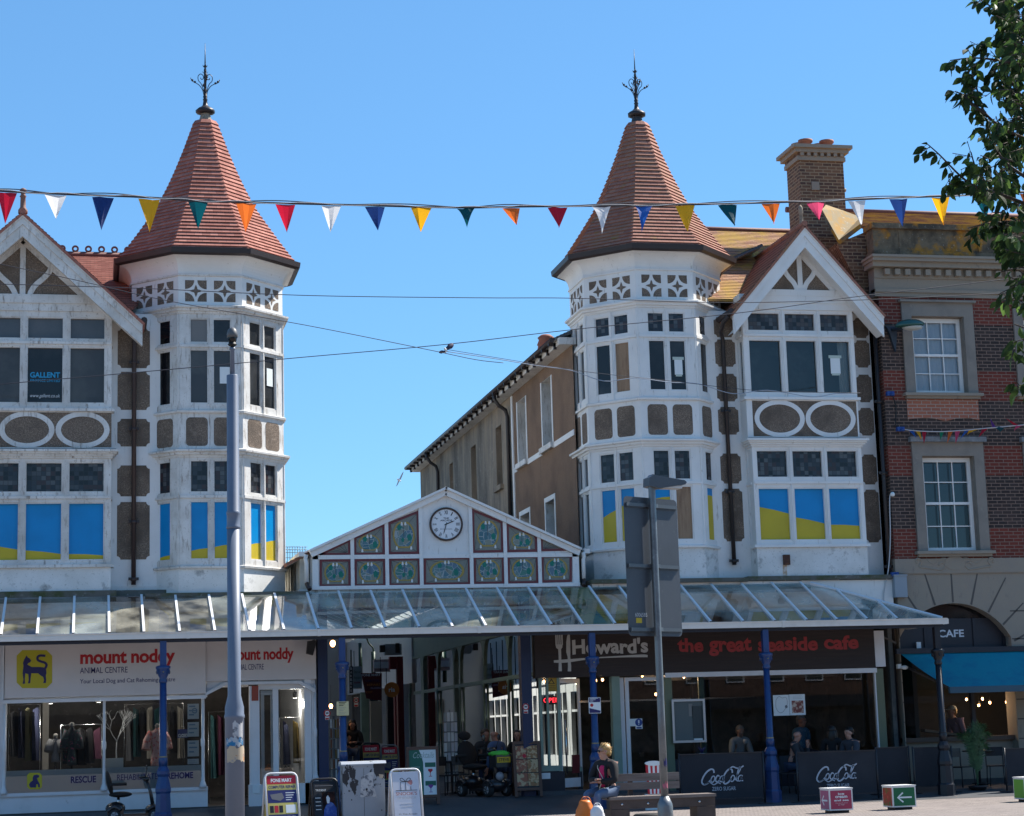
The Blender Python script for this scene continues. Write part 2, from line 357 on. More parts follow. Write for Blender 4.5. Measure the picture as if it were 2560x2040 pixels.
# ---------------------------------------------------------------- lettering
def text_mesh(body, bold=0.0, shear=0.0, space=1.0, small=False):
    c = bpy.data.curves.new('lettering', 'FONT'); c.body = body; c.offset = bold; c.shear = shear; c.space_character = space
    c.resolution_u = 3; c.align_x = 'LEFT'; c.fill_mode = 'FRONT'
    o = bpy.data.objects.new('lettering', c); COL.objects.link(o)
    dg = bpy.context.evaluated_depsgraph_get(); dg.update()
    me = bpy.data.meshes.new_from_object(o.evaluated_get(dg)); bpy.data.objects.remove(o); bpy.data.curves.remove(c)
    return me
def text_into(mb, body, fr, u0, u1, w0, w1, n, m, bold=0.0, shear=0.0, space=1.0, warp=None):
    me = text_mesh(body, bold, shear, space)
    xs = [v.co.x for v in me.vertices]; ys = [v.co.y for v in me.vertices]
    if not xs: return
    ax, bx, ay, by = min(xs), max(xs), min(ys), max(ys); b = len(mb.v); mi = mb.mi(m)
    for v in me.vertices:
        u = u0+(v.co.x-ax)/(bx-ax)*(u1-u0); ww = w0+(v.co.y-ay)/(by-ay)*(w1-w0)
        if warp: u, ww = warp(u, ww)
        mb.v.append(fr.p(u, ww, n))
    for p in me.polygons:
        mb.f.append([b+i for i in p.vertices]); mb.m.append(mi); mb.uv.append(None); mb.sm.append(False)
    bpy.data.meshes.remove(me)
def lettering(body, fr, u0, u1, w0, w1, n, m, parent, name='lettering', **k):
    mb = MB(); text_into(mb, body, fr, u0, u1, w0, w1, n, m, **k); return mb.build(name, parent)
def stroke(mb, fr, pts, wd, n0, n1, m, closed=False):
    # brush line of varying width in a plane; pts: (u, w) or (u, w, width)
    k = len(pts); Ls, Rs = [], []
    for i in range(k):
        a = pts[(i-1) % k] if (closed or i > 0) else pts[i]; c = pts[(i+1) % k] if (closed or i < k-1) else pts[i]
        dx, dy = c[0]-a[0], c[1]-a[1]; l = math.hypot(dx, dy) or 1; wh = (pts[i][2] if len(pts[i]) > 2 else wd)/2
        Ls.append((pts[i][0]-dy/l*wh, pts[i][1]+dx/l*wh)); Rs.append((pts[i][0]+dy/l*wh, pts[i][1]-dx/l*wh))
    for i in range(k if closed else k-1):
        j = (i+1) % k
        q = [Rs[i], Rs[j], Ls[j], Ls[i]]
        mb.face([fr.p(u, ww, n1) for u, ww in q], m, q)
        mb.face([fr.p(*Ls[i], n1), fr.p(*Ls[j], n1), fr.p(*Ls[j], n0), fr.p(*Ls[i], n0)], m)
        mb.face([fr.p(*Rs[j], n1), fr.p(*Rs[i], n1), fr.p(*Rs[i], n0), fr.p(*Rs[j], n0)], m)
def bez(p, n=10):
    # smooth curve through control points (Catmull-Rom)
    out = []; q = [p[0]]+list(p)+[p[-1]]
    for i in range(1, len(q)-2):
        for k in range(n):
            t = k/n; r = []
            for c in range(len(p[0])):
                a, b, d, e = q[i-1][c], q[i][c], q[i+1][c], q[i+2][c]
                r.append(.5*((2*b)+(-a+d)*t+(2*a-5*b+4*d-e)*t*t+(-a+3*b-3*d+e)*t**3))
            out.append(tuple(r))
    out.append(tuple(p[-1])); return out

# ---------------------------------------------------------------- the two half-timbered pavilions
OA = 1.678; OS = OA*math.tan(math.radians(22.5))        # turret: distance from axis to face, half the face
OC = 1/math.cos(math.radians(22.5))
T22 = math.tan(math.radians(22.5))
def scallop(u0, u1, w0, w1, r=.06, arch=0):
    # panel with notched corners, or with an arched head
    p = []
    for cx, cy, a in ((u0, w0, 90), (u1, w0, 180), (u1, w1, 270), (u0, w1, 360)):
        p += [(cx+r*math.cos(math.radians(a-k*22.5)), cy+r*math.sin(math.radians(a-k*22.5))) for k in range(5)]
    return p
def chamf(u0, u1, w0, w1, r=.07):
    p = []
    for cx, cy, a in ((u0+r, w0+r, 180), (u1-r, w0+r, 270), (u1-r, w1-r, 0), (u0+r, w1-r, 90)):
        p += [(cx+r*math.cos(math.radians(a+k*30)), cy+r*math.sin(math.radians(a+k*30))) for k in range(4)]
    return p
def window(root, fr, ulo, uhi, w0, w1, lights, rows, mats, D=.06, t=0.0, t1=None, wood=None, notices=()):
    """One window: frame with stiles, mullions, rails and sash rims; a pane for every light and row.
    rows: (bottom, top, kind) kinds index mats[(row, light)] or mats[kind]."""
    lights = [(a-.02, b+.02) for a, b in lights] if D > .09 else lights
    wood = wood or WHITE; mb = MB(); t1 = t if t1 is None else t1
    edges = [ulo]+[x for l in lights for x in l]+[uhi]
    for i in range(0, len(edges), 2):
        a, b = edges[i], edges[i+1]
        mb.box(fr, a, b, w0, w1, -D, 0, wood, t if i == 0 else 0, t1 if i == len(edges)-2 else 0)
        if 0 < i < len(edges)-2: mb.box(fr, (a+b)/2-.012, (a+b)/2+.012, w0, w1, .0, .022, wood)
    for ua, ub in lights:
        e2 = [w0]+[x for r in rows for x in r[:2]]+[w1]
        for i in range(0, len(e2), 2): mb.box(fr, ua, ub, e2[i], e2[i+1], -D, -.004, wood)
        for wb, wt, k in rows:
            s = .028 if k != 'board' else .018
            for q in ((ua, ua+s, wb, wt), (ub-s, ub, wb, wt), (ua+s, ub-s, wb, wb+s), (ua+s, ub-s, wt-s, wt)): mb.box(fr, *q, -D, -.018, wood)
    if len(rows) > 1:                                             # moulded transom
        z = (rows[0][1]+rows[1][0])/2
        mb.box(fr, ulo+.02, uhi-.02, z-.03, z+.03, .0, .03, wood)
    o = mb.build('window', root)
    for li, (ua, ub) in enumerate(lights):
        for ri, (wb, wt, k) in enumerate(rows):
            mm = mats.get((ri, li), mats.get(k)); pb = MB()
            if isinstance(mm, tuple):                             # blue above, yellow below, with a sloping line
                a, b = [wb+f*(wt-wb) for f in mm]; c = (a+b)/2+.012
                q = [(ua, a), ((ua+ub)/2, c), (ub, b)]
                pb.face([fr.p(ua, wb, -D+.008), fr.p(ub, wb, -D+.008)]+[fr.p(*x, -D+.008) for x in q[::-1]], YELLOW)
                pb.face([fr.p(*x, -D+.008) for x in q]+[fr.p(ub, wt, -D+.008), fr.p(ua, wt, -D+.008)], BLUE)
                pb.box(fr, ua, ub, wb, wt, -D, -D+.006, BLUE)
                pn = pb.build('board', o)
            else:
                tilt = random.uniform(-.004, .004)
                pb.face([fr.p(ua, wb, -D+.008+tilt), fr.p(ub, wb, -D+.008-tilt), fr.p(ub, wt, -D+.01-tilt), fr.p(ua, wt, -D+.01+tilt)], mm, [(ua, wb), (ub, wb), (ub, wt), (ua, wt)])
                pn = pb.build('board' if mm is PLY else 'pane', o)
                if mm is PLY: pn['label'] = 'bare plywood board in place of a pane'
    for (u0, u1, a, b, tape) in notices:
        pb = MB(); pb.box(fr, u0, u1, a, b, -D+.02, -D+.024, PAPER)
        if tape: pb.box(fr, u0-.04, u1+.04, b-.02, b+.05, -D+.025, -D+.027, MATS['tape']); pb.box(fr, u0+.02, u1-.02, a-.04, a+.01, -D+.025, -D+.027, MATS['tape'])
        pb.build('paper_notice', o)
    return o
M('tape', (.45, .52, .46), .5); ROOM = M('dim upper room', (.04, .038, .036), .9, var=[(1.2, (.10, .095, .09), .45, .7)]); BAYGL = glass_mat('bay window glass', (.8, .84, .84), ior=1.6)

def quatrefoil(mb, fr, uc, wc, a, h, n=.003):
    # one framed unit of the frieze: four quarter discs in the corners and a four-pointed star
    r = min(a, h)*.86
    for sx in (-1, 1):
        for sy in (-1, 1):
            cx, cy = uc+sx*a, wc+sy*h; pts = [(cx, cy)]
            for k in range(7):
                t = math.radians(90*k/6); pts.append((cx-sx*r*math.cos(t), cy-sy*r*math.sin(t)))
            if sx*sy < 0: pts = pts[::-1]
            mb.face([fr.p(*q, n) for q in pts], PEBBLE, pts)
    pts = []; R = min(a, h)*.60
    for k in range(4):
        for j in range(5):
            t = j/5; e = R*((1-2*t*(1-t)*1.25) if 0 < t < 1 else 1)
            ang = math.radians(90*(k+t)); pts.append((uc+e*math.cos(ang), wc+e*math.sin(ang)))
    mb.face([fr.p(*q, n) for q in pts], PEBBLE, pts)

def stepped_roof(mb, o, prof, m, n_courses, seg=8, a0=22.5, lip=.016):
    # courses of plain tiles laid as real steps on a many-sided spire; prof: (apothem, z) from eaves to top
    Ls = [0]
    for a, b in zip(prof, prof[1:]): Ls.append(Ls[-1]+math.hypot(b[0]-a[0], b[1]-a[1]))
    def at(l):
        for i in range(len(prof)-1):
            if l <= Ls[i+1] or i == len(prof)-2:
                t = (l-Ls[i])/(Ls[i+1]-Ls[i]); return prof[i][0]+(prof[i+1][0]-prof[i][0])*t, prof[i][1]+(prof[i+1][1]-prof[i][1])*t
    step = Ls[-1]/n_courses; o = Vector(o)
    for c in range(n_courses):
        r0, z0 = at(c*step); r1, z1 = at((c+1)*step)
        dl = math.hypot(r1-r0, z1-z0); nx, nz = (z1-z0)/dl, (r0-r1)/dl
        A = (r0+nx*lip, z0+nz*lip); sag = random.uniform(-.003, .003)
        for k in range(seg):
            def pt(r, z, kk):
                a = math.radians(a0+360*kk/seg); R = r*OC; return o+Vector((R*math.cos(a), R*math.sin(a), z))
            w0, w1 = r0*T22, r1*T22
            nt_ = max(1, round(2*w0/.172)); off = (c % 2)*.5
            q = [pt(A[0], A[1]+sag, k), pt(A[0], A[1]-sag, k+1), pt(r1, z1, k+1), pt(r1, z1, k)]
            mb.face(q, m, [(k*7-w0, c*.1+.004), (k*7+w0, c*.1+.004), (k*7+w1, c*.1+.096), (k*7-w1, c*.1+.096)])
            mb.face([pt(r0, z0, k), pt(r0, z0, k+1), pt(A[0], A[1], k+1), pt(A[0], A[1], k)], m, [(k*7, c*.1+.05)]*4)
def slope_roof(mb, corners, m, course=.1, lip=.014):
    # tiled plane: corners = eaves left, eaves right, top right, top left
    a, b, c, d = [Vector(p) for p in corners]
    nrm = (b-a).cross(d-a).normalized(); n = max(1, int(((d-a).length+(c-b).length)/2/course))
    for i in range(n):
        t0, t1 = i/n, (i+1)/n
        p0, p1 = a.lerp(d, t0), b.lerp(c, t0); q0, q1 = a.lerp(d, t1), b.lerp(c, t1)
        A, B = p0+nrm*lip, p1+nrm*lip; ex = (b-a).normalized()
        ua, ub, ud, uc = [(v-a).dot(ex) for v in (p0, p1, q0, q1)]
        mb.face([A, B, q1, q0], m, [(ua, i*.1+.004), (ub, i*.1+.004), (uc, i*.1+.096), (ud, i*.1+.096)])
        mb.face([p0, p1, B, A], m, [(0, i*.1+.05)]*4)
    mb.face([a-nrm*.06, d-nrm*.06, c-nrm*.06, b-nrm*.06], WHITE2)
    for p, q in ((a, b), (b, c), (c, d), (d, a)): mb.face([p-nrm*.06, q-nrm*.06, q, p], m)

def finial(roof, ax, zc, ztip, stone):
    # moulded collar, then the wrought spike with scrolls and leaves
    mb = MB(); o = Vector((ax, OA, 0))
    z0 = zc-.62
    mb.lathe(o, [(.34, z0-.10), (.30, z0+.02), (.22, z0+.10)], MATS['turret cap lead'], 8, 22.5, False)
    mb.lathe(o, [(.20, z0+.08), (.15, z0+.35), (.115, zc-.14), (.13, zc-.12)], stone, 8, 22.5, False)
    mb.lathe(o, [(.14, zc-.13), (.22, zc-.10), (.225, zc-.04), (.18, zc), (.11, zc+.04), (.06, zc+.09), (.045, zc+.2), (.06, zc+.22), (.04, zc+.25), (.055, zc+.30), (.035, zc+.33), (.03, zc+.6), (.032, zc+.95), (.018, zc+1.0), (.05, zc+1.03), (.016, zc+1.07), (.016, zc+1.12), (.013, ztip-.4), (.004, ztip)], IRON, 10)
    for k in range(4):
        a = math.radians(90*k+4); d = Vector((math.cos(a), math.sin(a), 0)); b = o+Vector((0, 0, zc))
        L1 = [(.03, .32), (.06, .45), (.13, .56), (.22, .62), (.30, .66), (.34, .74)]
        mb.tube([b+d*x+Vector((0, 0, z)) for x, z in bez(L1, 4)], [.010]*20+[.006], IRON, 5)
        for lx, lz, up in ((.24, .635, .06), (.30, .67, .10)):
            c = b+d*lx+Vector((0, 0, lz)); side = d.cross(Vector((0, 0, 1)))
            mb.ball(c+Vector((0, 0, up*.1)), (.03, .03, .028), IRON, 6, 4)
            mb.face([c-d*.035, c+side*.018+Vector((0, 0, -.01)), c+d*.05+Vector((0, 0, up*.8)), c-side*.018+Vector((0, 0, -.02))], IRON)
        L2 = [(.03, .42), (.09, .60), (.155, .68), (.165, .78), (.11, .845), (.05, .81), (.045, .735), (.09, .715), (.105, .755)]
        mb.tube([b+d*x+Vector((0, 0, z)) for x, z in bez(L2, 5)], .0095, IRON, 5)
        for z, l in ((.86, .07), (1.02, .06)):
            c = b+Vector((0, 0, z)); mb.face([c+d*.02, c+d*.05+d.cross(Vector((0, 0, 1)))*.02+Vector((0, 0, .02)), c+d*l+Vector((0, 0, .06)), c+d*.05-d.cross(Vector((0, 0, 1)))*.02+Vector((0, 0, .02))], IRON)
    return mb.build('finial', roof)
M('turret cap lead', (.42, .40, .38), .7, var=[(9, (.22, .20, .18), .5, .7)])

def turret(root, ax, z, tile, stone, panes, wood):
    """Octagonal bay tower rising two storeys to a bellcast tiled spire."""
    o = Vector((ax, OA, 0)); R = OC; D = .06; mb = MB()
    A = OA
    def rings(prof, m): mb.lathe(o, [(a*R, h) for a, h in prof], m, 8, 22.5, False)
    rings([(A, z['z0']), (A, z['s1']-.03)], PLINTH)
    rings([(A-D-.01, z['s1']-.05), (A-D-.01, z['c0']+.05)], WHITE)
    rings([(A, z['c0']+.12), (A, z['s2']-.03)], wood)
    rings([(A-D-.01, z['s2']-.05), (A-D-.01, z['cc']+.05)], WHITE)
    rings([(A, z['cc']+.14), (A, z['cv'])], WHITE)
    # sills and moulded cornices
    for s in ('s1', 's2'): rings([(A-.04, z[s]-.05), (A+.05, z[s]-.045), (A+.06, z[s]+.0), (A+.02, z[s]+.02), (A-.06, z[s]+.025)], wood)
    for c in ('c0', 'cc'):
        h = z[c]; rings([(A-.08, h-.01), (A+.02, h), (A+.03, h+.04), (A+.07, h+.055), (A+.08, h+.10), (A+.13, h+.12), (A+.135, h+.16), (A+.02, h+.195), (A-.03, h+.20)], wood)
    rings([(A, z['cv']-.03), (A+.035, z['cv']-.02), (A+.035, z['cv']+.015), (A+.01, z['cv']+.03)], wood)
    # coved cornice under the eaves
    e = z['ev']; cv = z['cv']+.02; pr = []
    for k in range(9):
        t = math.radians(90*k/8); pr.append((A+.005+.26*(1-math.cos(t)), cv+(e-.12-cv)*math.sin(t)))
    rings(pr+[(A+.28, e-.10), (A+.285, e-.02), (A+.1, e-.01)], WHITE)
    mb.build('turret_body', root)
    for k, deg in enumerate((-90, -45, 0, 45, 90)):
        a = math.radians(deg); fr = frame_rot((ax+A*math.sin(a), OA-A*math.cos(a), 0), deg)
        li = [(-.455, -.045), (.045, .455)]
        key = deg
        pm = panes['lo'].get(key, {})
        window(root, fr, -OS, OS, z['s1'], z['c0'], li, [(z['pb1'], z['pt1'], 'b'), (z['lb'], z['lt'], 'l')], {'b': (.1, .1), 'l': LEADED, **pm}, D, T22*D, wood=wood, notices=panes.get('nlo', {}).get(key, ()))
        pm = panes['hi'].get(key, {})
        window(root, fr, -OS, OS, z['s2'], z['cc'], li, [(z['pb2'], z['pt2'], 'g'), (z['lb2'], z['lt2'], 'l')], {'g': DARKGLASS, 'l': panes['top'], **pm}, D, T22*D, wood=wood, notices=panes.get('nhi', {}).get(key, ()))
        for s in (-1, 1):
            pb = MB()
            pts = chamf(s*.30-.235, s*.30+.235, z['p0'], z['p1'], .075)
            pts = [(u, ww+(.035*(1-((u-s*.30)/.235)**2) if ww > (z['p0']+z['p1'])/2 else 0)) for u, ww in pts]
            pb.poly(fr, pts, 0, .004, PEBBLE); pb.build('pebbledash_panel', root); pb = MB()
            quatrefoil(pb, fr, s*.315, (z['f0']+z['f1'])/2, .235, (z['f1']-z['f0'])/2-.03, .004); pb.build('quatrefoil_frieze', root)
    # spire
    rb = MB(); dz = z['ev']-12.30
    prof = [(2.0, 12.30), (1.76, 12.64), (1.526, 12.995), (1.27, 13.40), (1.085, 13.70), (.86, 14.18), (.685, 14.60), (.496, 15.10), (.32, 15.62), (.24, 15.86)]
    stepped_roof(rb, o, [(a, h+dz+(z['top']-dz-15.62)*max(0, min(1, (h-12.3)/3.3))) for a, h in prof], tile, 35, lip=.028)
    roof = rb.build('turret_roof', root)
    gb = MB(); gb.lathe(o, [((1.86)*R, e-.09), ((2.0)*R, e-.12), ((2.07)*R, e-.08), ((2.085)*R, e+.035), (2.03*R, e+.04), (1.9*R, e+.01)], GUTTER, 8, 22.5, False); gb.build('gutter', roof)
    finial(roof, ax, z['col'], z['tip'], stone)

ZL = dict(z0=4.72, s1=5.37, pb1=5.516, pt1=6.793, lb=6.969, lt=7.686, c0=7.74, p0=7.99, p1=8.60, s2=8.764, pb2=8.922, pt2=10.138, lb2=10.277, lt2=10.831, cc=10.93, f0=11.17, f1=11.71, cv=11.80, ev=12.30, top=15.62, col=16.18, tip=17.785)
ZR = dict(z0=4.95, s1=5.72, pb1=5.852, pt1=7.101, lb=7.232, lt=7.933, c0=8.0, p0=8.27, p1=8.96, s2=9.126, pb2=9.303, pt2=10.498, lb2=10.666, lt2=11.15, cc=11.25, f0=11.48, f1=12.06, cv=12.16, ev=12.64, top=15.98, col=16.52, tip=18.133)

def bay(root, x0, x1, Y, z, zb, lights, rows_lo, rows_hi, m_lo, m_hi, ovals, wood, lo_x=None, notices=(), YW=.45, z_lint=None, side=True):
    """Shallow rectangular bay, two storeys of windows with an oval-panelled apron between."""
    lx0, lx1 = lo_x or (x0, x1); mb = MB(); fr = frame_y(Y); s1, c0, s2, cc = z
    mb.box(fr, lx0, lx1, zb, s1-.02, -(YW-Y), 0, PLINTH)
    mb.box(fr, lx0+.02, lx1-.02, s1-.02, c0+.1, -(YW-Y), -.12, WHITE)
    mb.box(fr, x0, x1, c0+.12, s2-.02, -(YW-Y), 0, wood)
    mb.box(fr, x0+.02, x1-.02, s2-.02, cc+.1, -(YW-Y), -.40 if 'curtain' in m_hi else -.12, ROOM if 'curtain' in m_hi else WHITE)
    for s, a, b in ((s1, lx0, lx1), (s2, x0, x1)): mb.box(fr, a-.06, b+.06, s-.045, s+.02, -.3, .06, wood)
    for h, a, b in ((c0, lx0, lx1),):
        for i, (dz, n) in enumerate(((0, .03), (.045, .07), (.09, .11), (.13, .15))): mb.box(fr, a-n, b+n, h+dz, h+dz+.05, -.34-.002*i, n, wood)
        mb.box(fr, a-.1, b+.1, h+.18, h+.20, -.3, .10, LEAD)
    mb.box(fr, x0-.02, x1+.02, cc, cc+.16, -.4, .03, wood); mb.box(fr, x0-.06, x1+.06, cc+.16, cc+.36, -.38, .05, wood)
    mb.build('bay_frame', root)
    for rows, mm, a, b, lo, hi, ll, nn in ((rows_lo, m_lo, s1, c0, lx0, lx1, lights[0], ()), (rows_hi, m_hi, s2, cc, x0, x1, lights[1], notices)):
        window(root, fr, lo, hi, a, b, ll, rows, mm, .1, 0, wood=wood, notices=nn)
        for sgn, xx in ((-1, lo), (1, hi)):
            if not side: continue
            sf = frame_rot((xx, (Y+YW)/2, 0), 90*sgn); hw = (YW-Y)/2
            window(root, sf, -hw+.10 if sgn > 0 else -hw, hw-.10 if sgn < 0 else hw, a, b, [(-.13, .10) if sgn < 0 else (-.10, .13)], rows, {k: v for k, v in mm.items() if not isinstance(k, tuple)}, .05, 0, wood=wood)
    if 'curtain' in m_hi:
        cb = MB(); a, b = lights[1][-1]; k = 8; CU = M('bay curtain', (.42, .41, .38), .9)
        for i in range(k): u0, u1 = b-.24+.22*i/k, b-.24+.22*(i+1)/k; cb.face([fr.p(u0, s2, -.2-.02*(i % 2)), fr.p(u1, s2, -.2-.02*((i+1) % 2)), fr.p(u1, rows_hi[0][1], -.2-.02*((i+1) % 2)), fr.p(u0, rows_hi[0][1], -.2-.02*(i % 2))], CU)
        cb.build('curtain', root)
    pb = MB(); w0, w1 = c0+.24, s2-.07
    pb.poly(fr, [(ovals[0][0]-.04, w0), (ovals[-1][1]+.04, w0), (ovals[-1][1]+.04, w1), (ovals[0][0]-.04, w1)], 0, .003, PEBBLE)
    for a, b in ovals:
        uc, rx, ry = (a+b)/2, (b-a)/2, (w1-w0)/2+.02
        pb.ring(fr, circ(uc, (w0+w1)/2, rx, ry, 40), circ(uc, (w0+w1)/2, rx-.115, ry-.105, 40), .001, .014, wood)
    pb.build('oval_panelling', root)

def gable(root, cx, zA, hw, drop, Ytop, Yback, brd, wood, tile, z_base, tl, yr=None):
    """Projecting timbered gable: bargeboards, tympanum with struts, tiled roof running back."""
    sl = drop/hw; mb = MB(); fr = frame_y(-.45)
    for s in (-1, 1):
        def seg_(u0, u1, a, b, n0, n1, m):
            pts = [(cx+s*u0, zA-sl*u0-a), (cx+s*u0, zA-sl*u0-b), (cx+s*u1, zA-sl*u1-b), (cx+s*u1, zA-sl*u1-a)]
            if s < 0: pts = pts[::-1]
            mb.poly(fr, pts, n0, n1, m)
        seg_(0, hw, .0, brd, -.07, 0, wood); seg_(0, hw, .0, brd*.48, .001, .03, wood); seg_(0, hw, -.01, brd*.17, .031, .055, wood)
        # soffit board back to the wall
        a = Vector((cx, -.4, zA-brd+.06)); b = Vector((cx+s*hw, -.4, zA-drop-brd+.06)); bk = Vector((0, .42, 0))
        mb.face([a, b, b+bk, a+bk] if s < 0 else [b, a, a+bk, b+bk], wood)
    mb.build('bargeboard', root)
    tb = MB(); f0 = frame_y(.0); yb = 0
    tw = (zA-brd-z_base)/sl
    tb.poly(f0, [(cx-tw-.1, z_base-.05), (cx+tw+.1, z_base-.05), (cx, zA-brd+.15)], -.3, 0, PEBBLE)
    tb.box(f0, cx-tw-.12, cx+tw+.12, z_base-.12, z_base+.03, -.02, .06, wood)
    tb.box(f0, cx-.06, cx+.06, z_base, zA-brd, .002, .03, wood)
    H = zA-brd-z_base
    for s in (-1, 1):
        c = [(cx+s*x*tw, z_base+y*H) for x, y in ((.10, .0), (.13, .10), (.20, .22), (.33, .35), (.42, .47), (.46, .60))]
        cc2 = bez(c, 5); cc2 = cc2 if s > 0 else cc2[::-1]
        stroke(tb, f0, cc2, .115, .002, .028, wood)
        stroke(tb, f0, [(cx+s*0.0, zA-brd+.02), (cx+s*(tw+.05), z_base-.03)] if s > 0 else [(cx-(tw+.05), z_base-.03), (cx, zA-brd+.02)], .15, .002, .032, wood)
    tb.build('gable_panel', root)
    rb = MB(); zt = zA+.03
    for s in (-1, 1):
        e0, e1 = Vector((cx+s*(hw+.05), -.52, zt-sl*(hw+.05))), Vector((cx+s*(hw+.05), yr or Yback, zt-sl*(hw+.05)))
        t0, t1 = Vector((cx, -.52, zt)), Vector((cx, Yback, zt))
        slope_roof(rb, [e1, e0, t0, t1] if s < 0 else [e0, e1, t1, t0], tile)
    rb.tube([(cx, -.53, zt+.01), (cx, Yback, zt+.01)], .07, tile, 8)
    rf = rb.build('gable_roof', root)
    return rf

def downpipe(root, pts, m, brackets=(), hopper=None):
    mb = MB(); mb.tube(pts, .05, m, 10)
    for zb, x, y in brackets:
        mb.lathe((x, y, zb-.05), [(.05, 0), (.066, .005), (.066, .07), (.05, .075)], m, 12); mb.box(Frame((x, y, zb)), -.11, .11, -.03, .03, -.03, .01, m)
    return mb.build('downpipe', root)
def ogee_drip(root, x0, x1, z, Y):
    mb = MB(); mb.box(frame_y(Y), x0, x1, z-.04, z+.06, -.2, .08, LEAD); mb.build('lead_flashing', root)

# ---- the pavilion by the animal charity shop
LP = thing('timbered_pavilion', 'white half-timbered pavilion with octagonal red-tiled turret above the grey animal centre shop', 'building', (0, .5, .3), 'timbered pavilions flanking the arcade')
mb = MB(); wl = frame_y(.45)
mb.box(wl, -7.5, 3.2, 4.72, 11.0, -9, 0, WHITE)
for a, b in ((690, 775), (783, 863), (882, 940), (980, 1045), (1057, 1178)):
    p0, p1 = P('d', 281, b, .45), P('d', 281, a, .45)
    mb.poly(wl, scallop(.515, 1.21, p0.z, p1.z, .075), 0, .006, PEBBLE)
mb.box(wl, .40, 1.4, 4.7, 5.0, 0, .012, PLINTH)
mb.build('upper_wall', LP)
fl = {}
lo = {-45: {(0, 0): (.03, .07), (0, 1): (.06, .10)}, 0: {(0, 0): (.15, .20), (0, 1): (.21, .26)}, 45: {(0, 0): (.26, .31), (0, 1): (.32, .38)}, 90: {(0, 0): (.4, .4), (0, 1): (.4, .4)}, -90: {(0, 0): (.1, .1), (0, 1): (.1, .1)}}
hi = {-45: {(0, 0): BLACKGLASS, (0, 1): BLACKGLASS, (1, 0): BLACKGLASS, (1, 1): BLACKGLASS}, 0: {(0, 0): DARKGLASS2, (0, 1): DARKGLASS2, (1, 0): M('frosted office glass', (.17, .16, .15), .3), (1, 1): DARKGLASS}, 45: {(1, 0): DARKGLASS, (1, 1): DARKGLASS}}
turret(LP, 2.505, ZL, TILE, STONE_CAP, {'lo': lo, 'hi': hi, 'top': DARKGLASS, 'nhi': {0: [(.20, .42, 9.38, 9.75, 0)], 45: [(.17, .37, 9.45, 9.85, 0)]}}, WHITE2)
LX = [(-3.88, -3.14), (-2.99, -2.25), (-2.28+.0, -1.54), (-1.393, -.649), (-.499, .232)]
LX = LX[2:]; LX = [(LX[0][0]-.885*k, LX[0][1]-.885*k) for k in (1,)]+LX
zb = (5.42, 7.715, 8.779, 10.93)
ru = [(8.905, 10.156, 'g'), (10.313, 10.808, 't')]; rl = [(5.523, 6.773, 'b'), (6.977, 7.643, 'l')]
bay(LP, -3.30, .383, 0, zb, 4.86, (LX, LX), rl, ru, {'b': (.2, .2), 'l': LEADED, (0, 0): (.30, .29), (0, 1): (.29, .20), (0, 2): (.19, .12), (0, 3): (.12, .09)},
    {'g': DARKGLASS2, 't': M('dull top light glass', (.075, .08, .085), .12, var=[(1.5, (.11, .11, .11), .4, .7)]), (0, 2): DARKGLASS}, [(-3.13, -1.98), (-1.96, -.81), (-.79, .345)], WHITE2, YW=.46, side=True)
gr = gable(LP, -1.51, 12.97, 2.535, 2.366, 0, 4.2, .50, WHITE2, TILE, 11.22, TILE, yr=3.0)
mb = MB(); o = Vector((-1.51, -.40, 0))
mb.lathe(o, [(.10, 12.98), (.10, 13.06), (.06, 13.12), (.055, 13.34), (.075, 13.36), (.05, 13.40), (.05, 13.44), (.075, 13.46), (.07, 13.52), (.02, 13.55)], M('terracotta finial', (.20, .10, .075), .7), 10); mb.build('gable_finial', LP)
mb = MB()
slope_roof(mb, [(-8, .5, 11.16), (.85, .5, 11.16), (2.2, 4.6, 13.33), (-8, 4.6, 13.33)], TILE)
slope_roof(mb, [(2.2, 9.1, 10.95), (-8, 9.1, 10.95), (-8, 4.6, 13.33), (2.2, 4.6, 13.33)], TILE)
mb.face([(2.2, .45, 10.95), (2.2, 9.1, 10.95), (2.2, 4.6, 13.33)], WHITE2)
mr = mb.build('main_roof', LP)
mb = MB(); RID = M('dark ridge tile', (.15, .06, .05), .7); x = -2.0
mb.tube([(-8, 4.6, 13.36), (2.2, 4.6, 13.36)], .07, RID, 8)
while x < 2.1:
    fr = frame_y(4.6); mb.ring(fr, circ(x, 13.50, .085, .085, 14), circ(x, 13.50, .042, .042, 14), -.02, .02, RID); mb.box(fr, x-.15, x+.15, 13.37, 13.43, -.02, .02, RID); x += .31
mb.build('ridge_crest', mr)
px = .868
downpipe(LP, [(.98, .18, 10.72), (.95, .22, 10.62), (px+.02, .33, 10.45), (px, .36, 10.3), (px, .36, 5.02)], PIPE_BROWN, [(8.42, px, .36), (6.39, px, .36), (5.15, px, .36), (9.9, px, .36)])
mb = MB(); mb.tube([(1.06, -.5, 10.66), (1.06, 3.0, 10.66)], .07, GUTTER, 8); mb.build('gutter', LP)
mb = MB(); mb.box(frame_y(-.02), -7.5, .5, 4.74, 4.88, -.4, .05, MOSSY); mb.box(frame_y(.3), .5, 1.6, 4.76, 4.9, -.2, .05, MOSSY); mb.box(frame_y(-.06), 1.1, 4.6, 4.72, 4.80, -.9, .06, MOSSY); mb.build('canopy_flashing', LP)
mb = MB(); mb.box(frame_y(.05), -7.5, 4.6, 3.75, 4.73, -.3, 0, WHITE); mb.build('canopy_backboard', LP)
